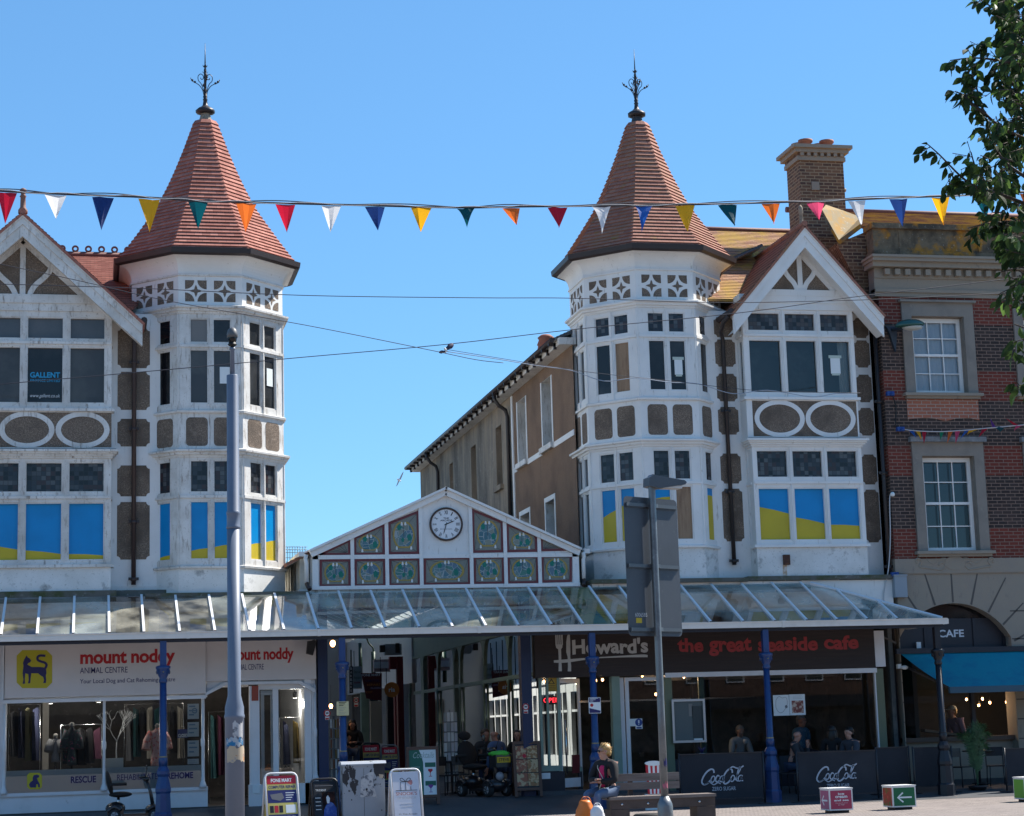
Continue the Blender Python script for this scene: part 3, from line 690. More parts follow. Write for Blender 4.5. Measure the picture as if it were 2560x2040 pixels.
# lettering on the office window
CYAN = M('cyan window lettering', (.02, .30, .52), .5); WLET = M('white window lettering', (.6, .62, .62), .5)
wn = [c for c in LP.children if c.name.startswith('window')][-3]
f0 = frame_y(.085)
mb = MB(); q0, q1 = P('1', 213, 1543, .085), P('1', 426, 1505, .085)
text_into(mb, 'GALLENT', f0, q0.x, q1.x, q0.z, q1.z, .0, CYAN, bold=.03); q0, q1 = P('1', 215, 1573, .085), P('1', 426, 1555, .085)
text_into(mb, 'FINANCE LIMITED', f0, q0.x, q1.x, q0.z, q1.z, .0, CYAN, bold=.01); q0, q1 = P('1', 213, 1690, .085), P('1', 426, 1660, .085)
text_into(mb, 'www.gallent.co.uk', f0, q0.x, q1.x, q0.z, q1.z, .0, WLET, shear=.3); mb.build('lettering', wn)

# ---- the pavilion by the seaside cafe
RP = thing('timbered_pavilion', 'white half-timbered pavilion with lichened octagonal turret above the dark brown cafe fascia', 'building', (14, .5, .3), 'timbered pavilions flanking the arcade')
mb = MB(); wl = frame_y(.45)
mb.box(wl, 12.2, 18.14, 4.95, 11.3, -9, 0, WHITE)
for a, b in ((668, 710), (715, 772), (787, 845), (857, 915), (955, 1018), (1029, 1140)):
    p0, p1 = P('d', 1530, b, .45), P('d', 1530, a, .45)
    mb.poly(wl, scallop(14.25, 14.745, p0.z, p1.z, .07), 0, .006, PEBBLE)
    p0, p1 = P('d', 1830, b+2, .45), P('d', 1830, a+2, .45)
    mb.poly(wl, scallop(17.74, 18.12, p0.z, p1.z, .07), 0, .006, PEBBLE)
mb.build('upper_wall', RP)
lo = {-90: {'b': DARKGLASS, 'l': LEADED}, -45: {(0, 0): (.48, .62), (0, 1): (.66, .74)}, 0: {(0, 0): (.76, .80), (0, 1): PLY}, 45: {(0, 0): (.84, .84), (0, 1): (.8, .8)}, 90: {}}
hi = {-45: {(0, 1): PLY}, 0: {(0, 0): DARKGLASS, (0, 1): DARKGLASS}, 45: {(0, 0): DARKGLASS2}}
turret(RP, 12.945, ZR, TILE_OLD, M('dark turret collar', (.045, .045, .048), .6), {'lo': lo, 'hi': hi, 'top': LEADED, 'nhi': {0: [(.17, .36, 9.68, 10.05, 1)]}}, WHITE)
zb = (5.705, 8.0, 9.149, 11.25)
ru = [(9.262, 10.542, 'g'), (10.736, 11.193, 'l')]; rl = [(5.815, 7.049, 'b'), (7.271, 7.928, 'l')]
bay(RP, 14.80, 17.55, 0, zb, 4.98, ([(14.99, 15.735), (15.86, 16.595), (16.71, 17.455)], [(14.94, 15.72), (15.85, 16.60), (16.73, 17.44)]), rl, ru,
    {'b': (.55, .55), 'l': LEADED, (0, 0): (.65, .51), (0, 1): (.45, .32), (0, 2): (.30, .275)}, {'g': BAYGL, 'l': LEADED2, 'curtain': 1}, [(14.98, 16.21), (16.23, 17.47)], WHITE, lo_x=(14.88, 17.57), YW=.46,
    notices=[(16.96, 17.20, 9.75, 10.14, 1)])
gable(RP, 16.28, 13.18, 1.85, 2.115, 0, 4.3, .52, WHITE, TILE_OLD, 11.70, TILE_OLD, yr=3.2)
mb = MB()
slope_roof(mb, [(13.2, .5, 11.60), (18.2, .5, 11.60), (18.2, 4.6, 14.40), (13.2, 4.6, 14.40)], TILE_MOSS)
slope_roof(mb, [(18.2, 9.0, 11.35), (13.2, 9.0, 11.35), (13.2, 4.6, 14.40), (18.2, 4.6, 14.40)], TILE_MOSS)
mb.face([(13.2, .5, 11.3), (13.2, 4.6, 14.38), (13.2, 9.0, 11.3)], WHITE2)
mb.tube([(13.2, 4.6, 14.42), (18.2, 4.6, 14.42)], .07, RID, 8)
mb.build('main_roof', RP)
mb = MB(); mb.lathe((16.28, -.3, 0), [(.07, 13.2), (.05, 13.3), (.045, 13.52), (.06, 13.54), (.045, 13.6), (.06, 13.64), (.02, 13.72)], STONE_CAP, 8); mb.build('gable_finial', RP)
mb = MB(); v0, v1, v2 = P('b', 262, 600, 1.2), P('b', 392, 850, .4), P('b', 552, 735, .4)
GOLDL = M('lichened lead valley', (.24, .18, .09), .85, var=[(3, (.33, .18, .03), .45, .6), (9, (.36, .33, .27), .6, .72)])
lo_ = [P('b', x, y, .5) for x, y in ((272, 640), (392, 858), (552, 738))]; hi_ = [P('b', x, y, 1.9) for x, y in ((300, 606), (430, 650), (548, 694))]
for i in range(2): mb.face([lo_[i], lo_[i+1], hi_[i+1], hi_[i]], GOLDL); mb.face([lo_[i]-Vector((0, 0, .13)), lo_[i+1]-Vector((0, 0, .13)), lo_[i+1], lo_[i]], PARAPET)
mb.box(frame_y(.55), 17.9, 18.35, 11.3, v1.z-.05, -1.5, 0, BRICK_CHIM); mb.box(frame_y(1.95), 17.5, 18.6, 11.3, v2.z+.02, -.4, 0, BRICK_CHIM); mb.poly(frame_y(.56), [(v1.x, v1.z-.08), (18.35, 11.3), (18.45, v2.z-.1)], -1.4, 0, BRICK_CHIM); mb.build('valley_coping', RP)
px = 14.42
downpipe(RP, [(14.36, -.35, 11.02), (14.30, -.1, 10.9), (14.33, .2, 10.74), (14.41, .32, 10.6), (px, .36, 10.45), (px+.02, .36, 5.3)], PIPE, [(8.9, px, .36), (7.0, px, .36), (5.4, px+.02, .36)])
downpipe(RP, [(18.13, .1, 11.0), (18.13, .1, 3.2)], PIPE, [(9.1, 18.13, .1), (7.4, 18.13, .1), (5.2, 18.13, .1)])
mb = MB(); mb.tube([(14.38, -.5, 11.08), (14.38, 3.2, 11.08)], .075, GUTTER, 8); mb.build('gutter', RP)
mb = MB(); mb.box(frame_y(-.02), 14.6, 18.14, 4.90, 5.0, -.4, .06, MOSSY); mb.box(frame_y(-.06), 10.9, 14.6, 4.88, 4.97, -.9, .07, MOSSY); mb.build('canopy_flashing', RP)
mb = MB(); mb.box(frame_y(.02), 15.95, 16.85, 3.8, 4.9, -.4, 0, WHITE); mb.box(frame_y(.0), 10.95, 18.14, 3.9, 4.89, -.4, 0, WHITE); mb.build('canopy_backboard', RP)
mb = MB(); RUST = M('rusty iron', (.07, .03, .02), .8, var=[(20, (.16, .07, .03), .5, .7)]); q = P('9', 1768, 988); mb.box(FRONT, q.x-.06, q.x+.09, q.z-.13, q.z+.10, 0, .08, RUST)
mb.poly(FRONT, [(q.x-.08, q.z-.42), (q.x-.02, q.z-.5), (q.x+.02, q.z-.38), (q.x+.03, q.z-.13), (q.x-.07, q.z-.13)], 0, .003, M('rust stain', (.46, .33, .22), .8, var=[(9, (.66, .60, .55), .45, .65)])); mb.build('rusty_bracket', RP)
# chimney stack with two pots
ch = MB(); cf = frame_y(3.0)
def stack(x0, x1, y0, y1, z0, z1, m): ch.box(frame_y(y0), x0, x1, z0, z1, -(y1-y0), 0, m)
stack(17.60, 18.80, 3.0, 3.9, 13.0, 15.86, BRICK_CHIM)
for i, (g, a, b) in enumerate(((.05, 15.86, 15.97), (.03, 15.97, 16.06), (.12, 16.06, 16.16), (.20, 16.16, 16.25))): stack(17.60-g, 18.80+g, 3.0-g, 3.9+g, a, b, SANDSTONE if i != 1 else BRICK_CHIM)
for i in range(7): x = 17.62+i*.18; ch.box(frame_y(2.97), x, x+.09, 15.97, 16.06, 0, .07, SANDSTONE)
for x in (18.0,): ch.box(frame_y(3.0), x-.1, x+.1, 15.08, 15.30, 0, .04, SANDSTONE)
ch.tube([(18.8, 3.3, 15.2), (18.95, 3.3, 15.2)], .05, SANDSTONE, 8)
stk = ch.build('chimney', RP)
POT = M('terracotta pot', (.28, .10, .06), .75)
for x, y in ((17.92, 3.3), (18.5, 3.3), (17.86, 3.65), (18.42, 3.65)):
    mb = MB(); mb.lathe((x, y, 0), [(.17, 16.24), (.15, 16.34), (.15, 16.42), (.19, 16.44), (.19, 16.50), (.14, 16.50), (.13, 16.35)], POT, 12); mb.build('chimney_pot', stk)

# ---------------------------------------------------------------- ground
PAVER = brick_mat('street pavers', (.29, .25, .225), (.20, .17, .155), (.075, .068, .062), .24, .12, .012, stains=[(.5, (.22, .19, .175), .45, .7), (3, (.14, .125, .12), .58, .78), (11, (.10, .09, .085), .68, .76)], coords='POS', bump=.5)
FLAG = brick_mat('grey walkway slabs', (.085, .09, .096), (.07, .074, .08), (.045, .047, .05), .6, .6, .004, stains=[(.9, (.06, .063, .068), .45, .7), (7, (.13, .13, .13), .68, .8)], coords='POS', bump=.2, rough=.6)
def sheet(xs, ys, m, dz=0):
    mb = MB()
    for i in range(len(xs)-1):
        for j in range(len(ys)-1):
            q = [(xs[i], ys[j]), (xs[i+1], ys[j]), (xs[i+1], ys[j+1]), (xs[i], ys[j+1])]
            mb.face([(x, y, gz(x, y)+dz) for x, y in q], m)
    return mb
structure('ground', sheet([-900, -200, -60, -20, 0, 10, 20, 40, 80, 250, 900], [-900, -250, -90, -60, -44, -36, -30, -20, -14, -9, -5, -3.6, -2.4, 0, 4, 8, 30, 90, 250, 900], PAVER))
structure('pavement', sheet([-14, -6, -2, 0, 2, 4, 6, 8, 10, 12, 14, 16, 18, 20, 24, 34], [-3.3, -2.4, -2.0, -1.5, -1, -.5, 0, 1, 2, 4, 6, 8, 14, 20, 30, 45], FLAG, .004))

# ---------------------------------------------------------------- glazed canopy over the shopfronts
ALU = M('white painted glazing bar', (.72, .73, .75), .4, spec=.5)
CGLASS = glass_mat('canopy glass', (.84, .90, .88), ior=1.95, dirt=(1.1, (.52, .56, .49), .32, .70, .62))
CGLASS_DIRTY = glass_mat('streaked canopy glass', (.80, .85, .80), ior=1.95, dirt=(1.6, (.42, .40, .32), .40, .70, .75))
CGLASS_MOSS = glass_mat('mossy canopy glass', (.45, .52, .36), ior=1.6, dirt=(1.4, (.14, .16, .075), .25, .60, .95))
CREAM = M('cream gutter', (.66, .63, .58), .5, var=[(2, (.54, .52, .47), .5, .75)])
DARKBLUE = M('dark blue soffit beam', (.012, .016, .03), .5)
CAN = thing('glass_canopy', 'long sloping glass canopy with white glazing bars above the shopfronts', 'canopy', (8, -1, 3.8))
YG, YB = -2.1, -.07
def zt(x): return 4.74+.0055*x
HX0, HX1 = 16.1, 18.35
def ctop(x):
    if x <= HX0: return Vector((x, YB, zt(x)))
    t = (x-HX0)/(HX1-HX0); return Vector((x, YB+(YG-YB)*t, zt(HX0)+(3.86-zt(HX0))*t))
def cbot(x): return Vector((x, YG, 3.86))
bx = [P('d', x, y, YB).x for x, y in ((12.5, 1259), (84.6, 1258), (156.8, 1257), (228.6, 1255), (297.8, 1253), (369, 1252), (439.4, 1251), (509, 1250), (577.5, 1248), (646, 1247), (712.7, 1250), (780.4, 1248), (847.8, 1246), (914.6, 1245), (981.4, 1244), (1046.7, 1242), (1112.6, 1240), (1175.9, 1239), (1240.4, 1236), (1302.7, 1233), (1367, 1232), (1431.9, 1230), (1497.2, 1229), (1561, 1228), (1624.9, 1227), (1685.7, 1228))]
bx = [bx[0]-.74*k for k in range(6, 0, -1)]+bx
for k in range(1, 3): bx.append(bx[-1]+.70)
cn = Vector((0, -(3.86-4.8), 1)).cross(Vector((1, 0, 0))); cn = Vector((0, -1.0, 2.05)).normalized()
ends = [bx[0]-.3]+bx+[HX1-.02]
for i in range(len(ends)-1):
    a, b = ends[i], ends[i+1]; mb = MB()
    mm = CGLASS_MOSS if i == 24 else (CGLASS_DIRTY if i in (5, 6, 7, 10, 11, 12, 23, 25, 26) else CGLASS)
    mb.face([cbot(a), cbot(b), ctop(b), ctop(a)], mm)
    o = mb.build('glass_pane', CAN)
    if i == 24: o['label'] = 'pane green with moss'
for x in bx:
    mb = MB(); mb.bar(ctop(x)+Vector((0, .03, .02)), cbot(x)+Vector((0, -.07, .018-.02)), .048, .05, ALU, up=cn)
    mb.bar(cbot(x)+Vector((0, -.068, 0)), cbot(x)+Vector((0, -.085, -.012)), .05, .052, GUTTER, up=cn); mb.build('glazing_bar', CAN)
mb = MB(); mb.bar(ctop(HX0), ctop(HX1), .07, .06, ALU, up=cn); mb.build('hip_bar', CAN)
mb = MB(); mb.face([(HX0, YB, zt(HX0)), (HX1, YG, 3.86), (HX1, YB, 3.86)], CGLASS); mb.build('end_pane', CAN)
mb = MB(); gf = frame_y(YG-.09)
gx0, gx1 = -5.2, HX1+.05
mb.box(gf, gx0, gx1, 3.73, 3.75, -.10, .05, CREAM); mb.box(gf, gx0, gx1, 3.75, 3.84, .035, .05, CREAM); mb.box(gf, gx0, gx1, 3.835, 3.855, .03, .065, CREAM); mb.box(gf, gx0, gx1, 3.72, 3.80, .05, .058, CREAM); mb.box(gf, gx0, gx1, 3.75, 3.85, -.10, -.09, CREAM)
mb.box(gf, gx1, gx1+.02, 3.73, 3.85, -.10, .06, CREAM)
for x in (1.9, 4.55, 7.9, 11.3, 14.6): mb.box(gf, x-.03, x+.03, 3.715, 3.86, .03, .068, CREAM)
mb.box(Frame((gx1, 0, 0), u=(0, 1, 0), n=(1, 0, 0)), YG-.1, YB, 3.73, 3.84, -.06, .06, CREAM)
mb.build('gutter', CAN)
mb = MB(); mb.box(frame_y(YG), gx0, HX1, 3.655, 3.725, -.06, .04, DARKBLUE); mb.build('soffit_beam', CAN)
mb = MB(); mb.box(frame_y(-.07), gx0, HX0, zt(8)-.15, zt(8)-.04, -.06, .02, LEAD); mb.build('wall_plate', CAN)
# an arched rafter under the glass at each column
PBLUE = M('blue column paint', (.010, .042, .15), .35, spec=.5, var=[(7, (.008, .03, .10), .5, .75), (26, (.10, .11, .14), .7, .78)])
PBLACK = M('black column paint', (.012, .013, .018), .4)
GOLD = M('gold band', (.26, .22, .13), .5, .4)
def column(x, y, m, label, ring=GOLD, name='canopy_column'):
    z0 = gz(x, y); t = thing(name, label, 'column', (x, y, z0), 'cast-iron columns of the glass canopy')
    def L(n, pr, mm, seg=16, sm=True):
        mb = MB(); mb.lathe((x, y, 0), pr, mm, seg, 22.5, sm); return mb.build(n, t)
    L('base', [(.19, z0-.02), (.19, z0+.22), (.165, z0+.26), (.15, z0+.62), (.165, z0+.66), (.165, z0+.72), (.11, z0+.95), (.135, z0+1.0), (.135, z0+1.06), (.085, z0+1.16)], m, 8, False)
    L('shaft', [(.085, z0+1.15), (.09, z0+1.30), (.075, z0+1.34), (.068, 2.86)], m)
    L('collar', [(.078, 1.36), (.083, 1.365), (.083, 1.385), (.078, 1.39)], ring)
    mb = MB(); mb.lathe((x, y, 0), [(.072, 2.84), (.085, 2.86), (.085, 2.90), (.07, 2.93), (.10, 2.99), (.13, 3.10), (.15, 3.13), (.15, 3.17), (.10, 3.19)], m, 16)
    for k in range(4):
        f = frame_rot((x, y, 0), 90*k); mb.poly(f, circ(0, 3.06, .045, .045, 10), .11, .135, m); mb.lathe(f.p(0, 3.06, .135), [(.02, 0), (.012, .012)], ring, 6, axis=f.n)
    mb.build('capital', t)
    mb = MB(); mb.box(frame_y(y), x-.065, x+.065, 3.17, 3.68, -.065, .065, m); mb.build('head_post', t)
    return t
cX = {k: P(z, x, y, YG).x for k, (z, x, y) in {'a': ('3', 1157, 560), 'b': ('4', 440, 620), 'c': ('5', 512, 580), 'd': ('5', 1742, 560), 'e': ('6', 1268, 500)}.items()}
column(cX['a'], YG, PBLUE, 'blue cast-iron column in front of the animal centre fascia, beside the parked scooter')
column(cX['b'], YG, PBLUE, 'blue cast-iron column with a yellow notice at the arcade entrance')
column(cX['c'], YG, PBLUE, 'blue cast-iron column with a white and blue notice behind the seated woman')
column(cX['d'], YG, PBLUE, 'blue cast-iron column between the two black drink banners')
column(cX['e'], YG, PBLACK, 'black column at the hipped end of the canopy, in front of the turquoise awning', ring=PBLACK)

# ---------------------------------------------------------------- arcade: gable, roof, side walls
AY = .12
ARC = thing('arcade_entrance', 'low white arcade gable with rows of red-bordered stained glass between the pavilions', 'building', (7.6, .2, .3))
af = frame_y(AY)
def A7(x, y): q = P('7', x, y, AY); return (q.x, q.z)
mb = MB()
L0, L1, apx, R1, R0 = A7(232, 1045), A7(228, 800), A7(1172, 385), A7(2118, 790), A7(2118, 1015)
LM, RM = (L0[0], L1[1]), (R0[0], R1[1])
mb.poly(af, [L0, R0, RM, apx, LM], -.16, 0, WHITE)
cells = [[(275, 818), (500, 818), (500, 700), (275, 808)], [(523, 818), (745, 816), (742, 590), (523, 688)], [(768, 812), (989, 808), (985, 498), (766, 585)],
         [(1363, 801), (1585, 797), (1582, 578), (1360, 487)], [(1607, 797), (1825, 793), (1822, 672), (1605, 588)], [(1848, 790), (2063, 785), (2063, 777), (1845, 682)],
         [(280, 1042), (502, 1042), (502, 845), (280, 845)], [(527, 1042), (748, 1040), (748, 842), (527, 843)], [(772, 1036), (994, 1034), (994, 836), (772, 839)],
         [(1018, 1030), (1350, 1026), (1350, 828), (1018, 832)], [(1373, 1024), (1590, 1021), (1590, 823), (1373, 827)], [(1612, 1020), (1832, 1017), (1832, 819), (1612, 822)], [(1853, 1013), (2070, 1007), (2070, 813), (1853, 817)]]
cells = [[A7(*p) for p in c] for c in cells]
# glazing bars between the panels
zmid = A7(640, 829)[1]; 
mb.box(af, L0[0], R0[0], zmid-.045, zmid+.045, 0, .035, WHITE); mb.box(af, L0[0]-.02, R0[0]+.02, L0[1]-.06, L0[1]+.02, -.1, .06, WHITE)
for a, b in ((228, 270), (2074, 2118)): u0, u1 = A7(a, 900)[0], A7(b, 900)[0]; mb.box(af, u0, u1, L0[1], LM[1]-.02, 0, .035, WHITE)
for xx, top in ((512, 690), (757, 580), (1000, 470), (1355, 470), (1597, 580), (1838, 670)):
    u = A7(xx, 820)[0]; mb.box(af, u-.04, u+.04, L0[1], A7(xx, top)[1], .0, .045, WHITE)
for s, a, b in ((-1, LM, apx), (1, RM, apx)):
    mb.bar(af.p(a[0]+s*.03, a[1]-.045, .02), af.p(b[0], b[1]+.03, .02), .16, .12, WHITE, up=(s*.5, 0, 1))
    mb.bar(af.p(a[0]+s*.06, a[1]+.04, .0), af.p(b[0]-s*.02, b[1]+.135, .0), .34, .05, WHITE, up=(s*.5, 0, 1))
mb.build('gable_frame', ARC)
RED = M('oxblood glass border', (.14, .02, .024), .3, spec=.5); SGREY = M('obscured grey glass', (.20, .20, .165), .25, spec=.5, var=[(30, (.16, .17, .15), .4, .7)])
SGOLD = M('amber glass', (.34, .235, .05), .3); SGREEN = M('emerald glass', (.0, .15, .105), .2, spec=.5); SWHITE = M('white lily glass', (.62, .64, .62), .35); SLEAD = M('window lead', (.05, .05, .05), .5)
def mosaic():
    m = bpy.data.materials.new('blue green mosaic glass'); m.use_nodes = True; t = m.node_tree; b = t.nodes['Principled BSDF']; L = t.links
    tc = _n(t, 'ShaderNodeTexCoord'); v = _n(t, 'ShaderNodeTexVoronoi'); v.inputs['Scale'].default_value = 8.5; L.new(tc.outputs['UV'], v.inputs['Vector'])
    v2 = _n(t, 'ShaderNodeTexVoronoi', feature='DISTANCE_TO_EDGE'); v2.inputs['Scale'].default_value = 8.5; L.new(tc.outputs['UV'], v2.inputs['Vector'])
    sp = _n(t, 'ShaderNodeSeparateColor'); L.new(v.outputs['Color'], sp.inputs[0])
    cr = _n(t, 'ShaderNodeValToRGB'); cr.color_ramp.interpolation = 'CONSTANT'; e = cr.color_ramp.elements
    cols = [(.075, .16, .19), (.05, .13, .16), (.11, .19, .19), (.19, .21, .17), (.06, .18, .15), (.09, .155, .21)]
    e[0].color = (*cols[0], 1); e[1].position = .86; e[1].color = (*cols[5], 1)
    for i in range(1, 5): x = e.new(i/6); x.color = (*cols[i], 1)
    L.new(sp.outputs[0], cr.inputs[0])
    ls = _n(t, 'ShaderNodeMath', operation='LESS_THAN'); ls.inputs[1].default_value = .035; L.new(v2.outputs['Distance'], ls.inputs[0])
    mx = _n(t, 'ShaderNodeMix', data_type='RGBA'); L.new(ls.outputs[0], mx.inputs[0]); L.new(cr.outputs[0], mx.inputs[6]); mx.inputs[7].default_value = (.30, .33, .33, 1)
    L.new(mx.outputs[2], b.inputs['Base Color']); b.inputs['Roughness'].default_value = .2; return m
MOSAIC = mosaic()
def inset(c, d):
    k = len(c); out = []
    for i in range(k):
        p, q, r = Vector(c[i-1]), Vector(c[i]), Vector(c[(i+1) % k])
        a, b = (q-p).normalized(), (r-q).normalized(); na, nb = Vector((-a.y, a.x)), Vector((-b.y, b.x)); bi = na+nb
        out.append(tuple(q+bi*(d/max(.3, bi.dot(na)*1.0))))
    return out
def stained(c, i):
    mb = MB(); inn = inset(c, .055)
    if len(set(inn)) < 3: return
    mb.ring(af, c, inn, .002, .012, RED)
    mb.face([af.p(*p, .004) for p in inn], SGREY, inn)
    xs, ys = [p[0] for p in inn], [p[1] for p in inn]; cx, cy = sum(xs)/4, sum(ys)/4
    small = i in (0, 5)
    if small:
        for k in range(5):
            a = inn[1 if i == 0 else 0]; t = .2+.16*k; q = Vector(inn[0 if i == 0 else 1]).lerp(Vector(inn[2 if i == 0 else 3]), t); stroke(mb, af, [tuple(Vector(a).lerp(q, .1)), tuple(q)], .009, .005, .007, SLEAD)
    else:
        y0 = min(ys); top = sum(sorted(ys)[2:])/2 if i > 5 else min(sorted(ys)[2:])+.10
        H = top-y0; rx = (max(xs)-min(xs))/2*.82; ry = H*.455; cy = y0+H*.51
        # arched medallion with a notch at the head and a flat foot
        out_ = [(cx+rx*math.cos(math.radians(a)), cy+ry*max(-.86, math.sin(math.radians(a))-(.12 if abs(a-90) < 12 else 0))) for a in range(0, 360, 12)]
        in_ = [(cx+(p[0]-cx)*.86, cy+(p[1]-cy)*.87) for p in out_]
        for q in range(0, 30, 5): stroke(mb, af, [out_[q], tuple(Vector(out_[q]).lerp(Vector(min(inn, key=lambda v: (v[0]-out_[q][0])**2+(v[1]-out_[q][1])**2)), .97))], .008, .005, .0065, SLEAD)
        mb.ring(af, out_, in_, .005, .009, SGOLD); mb.face([af.p(*p, .0062) for p in in_], MOSAIC, [(p[0]+i*1.7, p[1]) for p in in_])
        for gx, gy, s in ((-.42, .55, .07), (.52, -.15, .075), (-.1, -.3, .05), (.12, .2, .05))[:2 if i % 2 else 3]:
            g = [(cx+gx*rx+s*a, cy+gy*ry+s*b) for a, b in ((-.5, -.9), (.45, -1.0), (.8, .1), (.1, 1.1), (-.7, .5))]
            mb.face([af.p(*p, .0075) for p in g], SGREEN, g)
        for px_, py_, s in ((-.04, .80, .034), (.04, .80, .034), (-rx*.66, -ry*.86, .034), (rx*.66, -ry*.86, .034)):
            yy = cy+(py_*ry if abs(px_) < .1 else py_)
            mb.poly(af, [(cx+px_+s*math.cos(math.radians(a))*(1 if math.sin(math.radians(a)) < 0 else .6), yy+s*1.25*math.sin(math.radians(a))) for a in range(0, 360, 45)], .008, .011, SWHITE)
        stroke(mb, af, [(cx, top-.08), (cx, cy-ry*.1)], .01, .008, .010, SLEAD)
    mb.build('stained_glass_panel', ARC)
for i, c in enumerate(cells): stained(c, i)
# glazed ridge roof running back, eaves and side walls
AGL = glass_mat('arcade roof glass', (.93, .96, .95), ior=1.4, dirt=(1.2, (.5, .5, .46), .45, .75, .3))
YE = 40
mb = MB()
ridge0, ridge1 = Vector((apx[0], AY+.1, apx[1]+.08)), Vector((apx[0], YE, apx[1]+.08))
eL, eR = LM[0]-.2, RM[0]+.2; ez = LM[1]-.02
mb.face([(eL, AY+.1, ez), tuple(ridge0), tuple(ridge1), (eL, YE, ez)], AGL); mb.face([tuple(ridge0), (eR, AY+.1, ez), (eR, YE, ez), tuple(ridge1)], AGL)
rg = mb.build('roof_glazing', ARC)
mb = MB()
for k in range(0, 34):
    y = AY+.4+k*1.17; mb.bar((eL, y, ez+.02), (apx[0], y, apx[1]+.1), .05, .06, WHITE); mb.bar((eR, y, ez+.02), (apx[0], y, apx[1]+.1), .05, .06, WHITE)
mb.bar(ridge0, ridge1, .12, .08, LEAD); mb.build('roof_frame', ARC)
mb = MB()
mb.bar((eL-.03, AY, ez), (eL-.03, YE, ez), .12, .1, WHITE); mb.bar((eR+.03, AY, ez), (eR+.03, YE, ez), .12, .1, WHITE)
for xx, s in ((L0[0]-.13, -1), (R0[0]+.13, 1)):
    mb.tube([(xx, AY+.02, ez-.02), (xx+.02*s, AY+.02, ez-.12), (xx, AY+.02, ez-.2), (xx, AY+.02, 5.0)], .045, WHITE, 8); mb.tube([(xx, AY-.02, 4.98), (xx-.05*s, AY-.14, 4.84)], .05, GUTTER, 8)
mb.build('gutter', ARC)
# low slated lean-to with pale boards, glimpsed to the side of the gable
mb = MB(); BOARD = M('cream weatherboard', (.58, .55, .47), .7, var=[(4, (.42, .40, .34), .45, .7)])
mb.box(Frame((4.45, 0, 0), u=(0, -1, 0), n=(-1, 0, 0)), -16, -.4, 4.3, 5.55, -.2, 0, BOARD)
for k in range(26): mb.box(Frame((4.45, 0, 0), u=(0, -1, 0), n=(-1, 0, 0)), -15.9+k*.6, -15.85+k*.6, 4.3, 5.55, 0, .03, BOARD)
slope_roof(mb, [(4.15, 16, 5.45), (4.15, .4, 5.45), (4.75, .4, 5.75), (4.75, 16, 5.75)], TILE_OLD); mb.build('side_lantern', ARC)
# entrance piers and fascia beam
mb = MB(); DBLUE = M('navy pier paint', (.010, .025, .075), .4)
for z_, a, b in (('4', 272, 342), ('4', 1718, 1790)):
    u0, u1 = P(z_, a, 900, -.02).x, P(z_, b, 900, -.02).x; pm = MB(); pm.box(frame_y(-.02), u0, u1, gz(u0, 0)-.02, 4.7, -.28, 0, DBLUE); pm.box(frame_y(-.02), u0-.02, u1+.02, gz(u0, 0), gz(u0, 0)+.3, -.29, .015, DBLUE); pm.build('entrance_pier', ARC)
mb.box(af, 4.4, 10.8, 4.45, 4.86, -.2, -.01, WHITE2); mb.build('entrance_beam', ARC)

# clock
ck = thing('arcade_clock', 'round white clock with Roman numerals and brown rim on the arcade gable', 'clock', tuple(af.p(*A7(1177, 598), .03)))
cc = A7(1177, 598); r = (A7(1295, 598)[0]-A7(1059, 598)[0])/2
mb = MB(); mb.lathe(af.p(*cc, 0), [(r*.9, 0), (r, .005), (r, .05), (r*.955, .075), (r*.9, .06), (r*.885, .035)], M('brown clock rim', (.06, .035, .028), .4), 48, axis=(0, -1, 0)); mb.build('rim', ck)
mb = MB(); mb.poly(af, circ(*cc, r*.89, None, 48), .02, .036, M('clock face', (.70, .72, .74), .5))
BLK = M('black enamel', (.012, .012, .014), .5)
for k, t in enumerate(('XII', 'I', 'II', 'III', 'IIII', 'V', 'VI', 'VII', 'VIII', 'IX', 'X', 'XI')):
    a = math.radians(90-30*k); wd = {1: .05, 2: .085, 3: .12, 4: .16}.get(len(t), .12)*r*1.25
    if t in ('V', 'X'): wd = r*.13
    if t == 'XII': wd = r*.2
    c0 = (cc[0]+r*.70*math.cos(a), cc[1]+r*.70*math.sin(a)); rot = a-math.pi/2
    def wp(u, v, c0=c0, rot=rot): x, y = u-c0[0], v-c0[1]; return c0[0]+x*math.cos(rot)-y*math.sin(rot), c0[1]+x*math.sin(rot)+y*math.cos(rot)
    text_into(mb, t, af, c0[0]-wd/2, c0[0]+wd/2, c0[1]-r*.115, c0[1]+r*.115, .0375, BLK, bold=.02, warp=wp)
for k in range(60):
    a = math.radians(6*k); q = [(cc[0]+rr*math.cos(a+d), cc[1]+rr*math.sin(a+d)) for rr, d in ((r*.845, -.007), (r*.87, -.007), (r*.87, .007), (r*.845, .007))]; mb.face([af.p(*p, .0375) for p in q], BLK)
text_into(mb, 'THE', af, cc[0]-r*.17, cc[0]+r*.17, cc[1]+r*.29, cc[1]+r*.40, .0375, BLK, bold=.02)
text_into(mb, 'ARCADE', af, cc[0]-r*.36, cc[0]+r*.36, cc[1]+r*.17, cc[1]+r*.27, .0375, BLK, bold=.02)
text_into(mb, 'BOGNOR REGIS', af, cc[0]-r*.36, cc[0]+r*.36, cc[1]-r*.32, cc[1]-r*.26, .0375, BLK); mb.build('dial', ck)
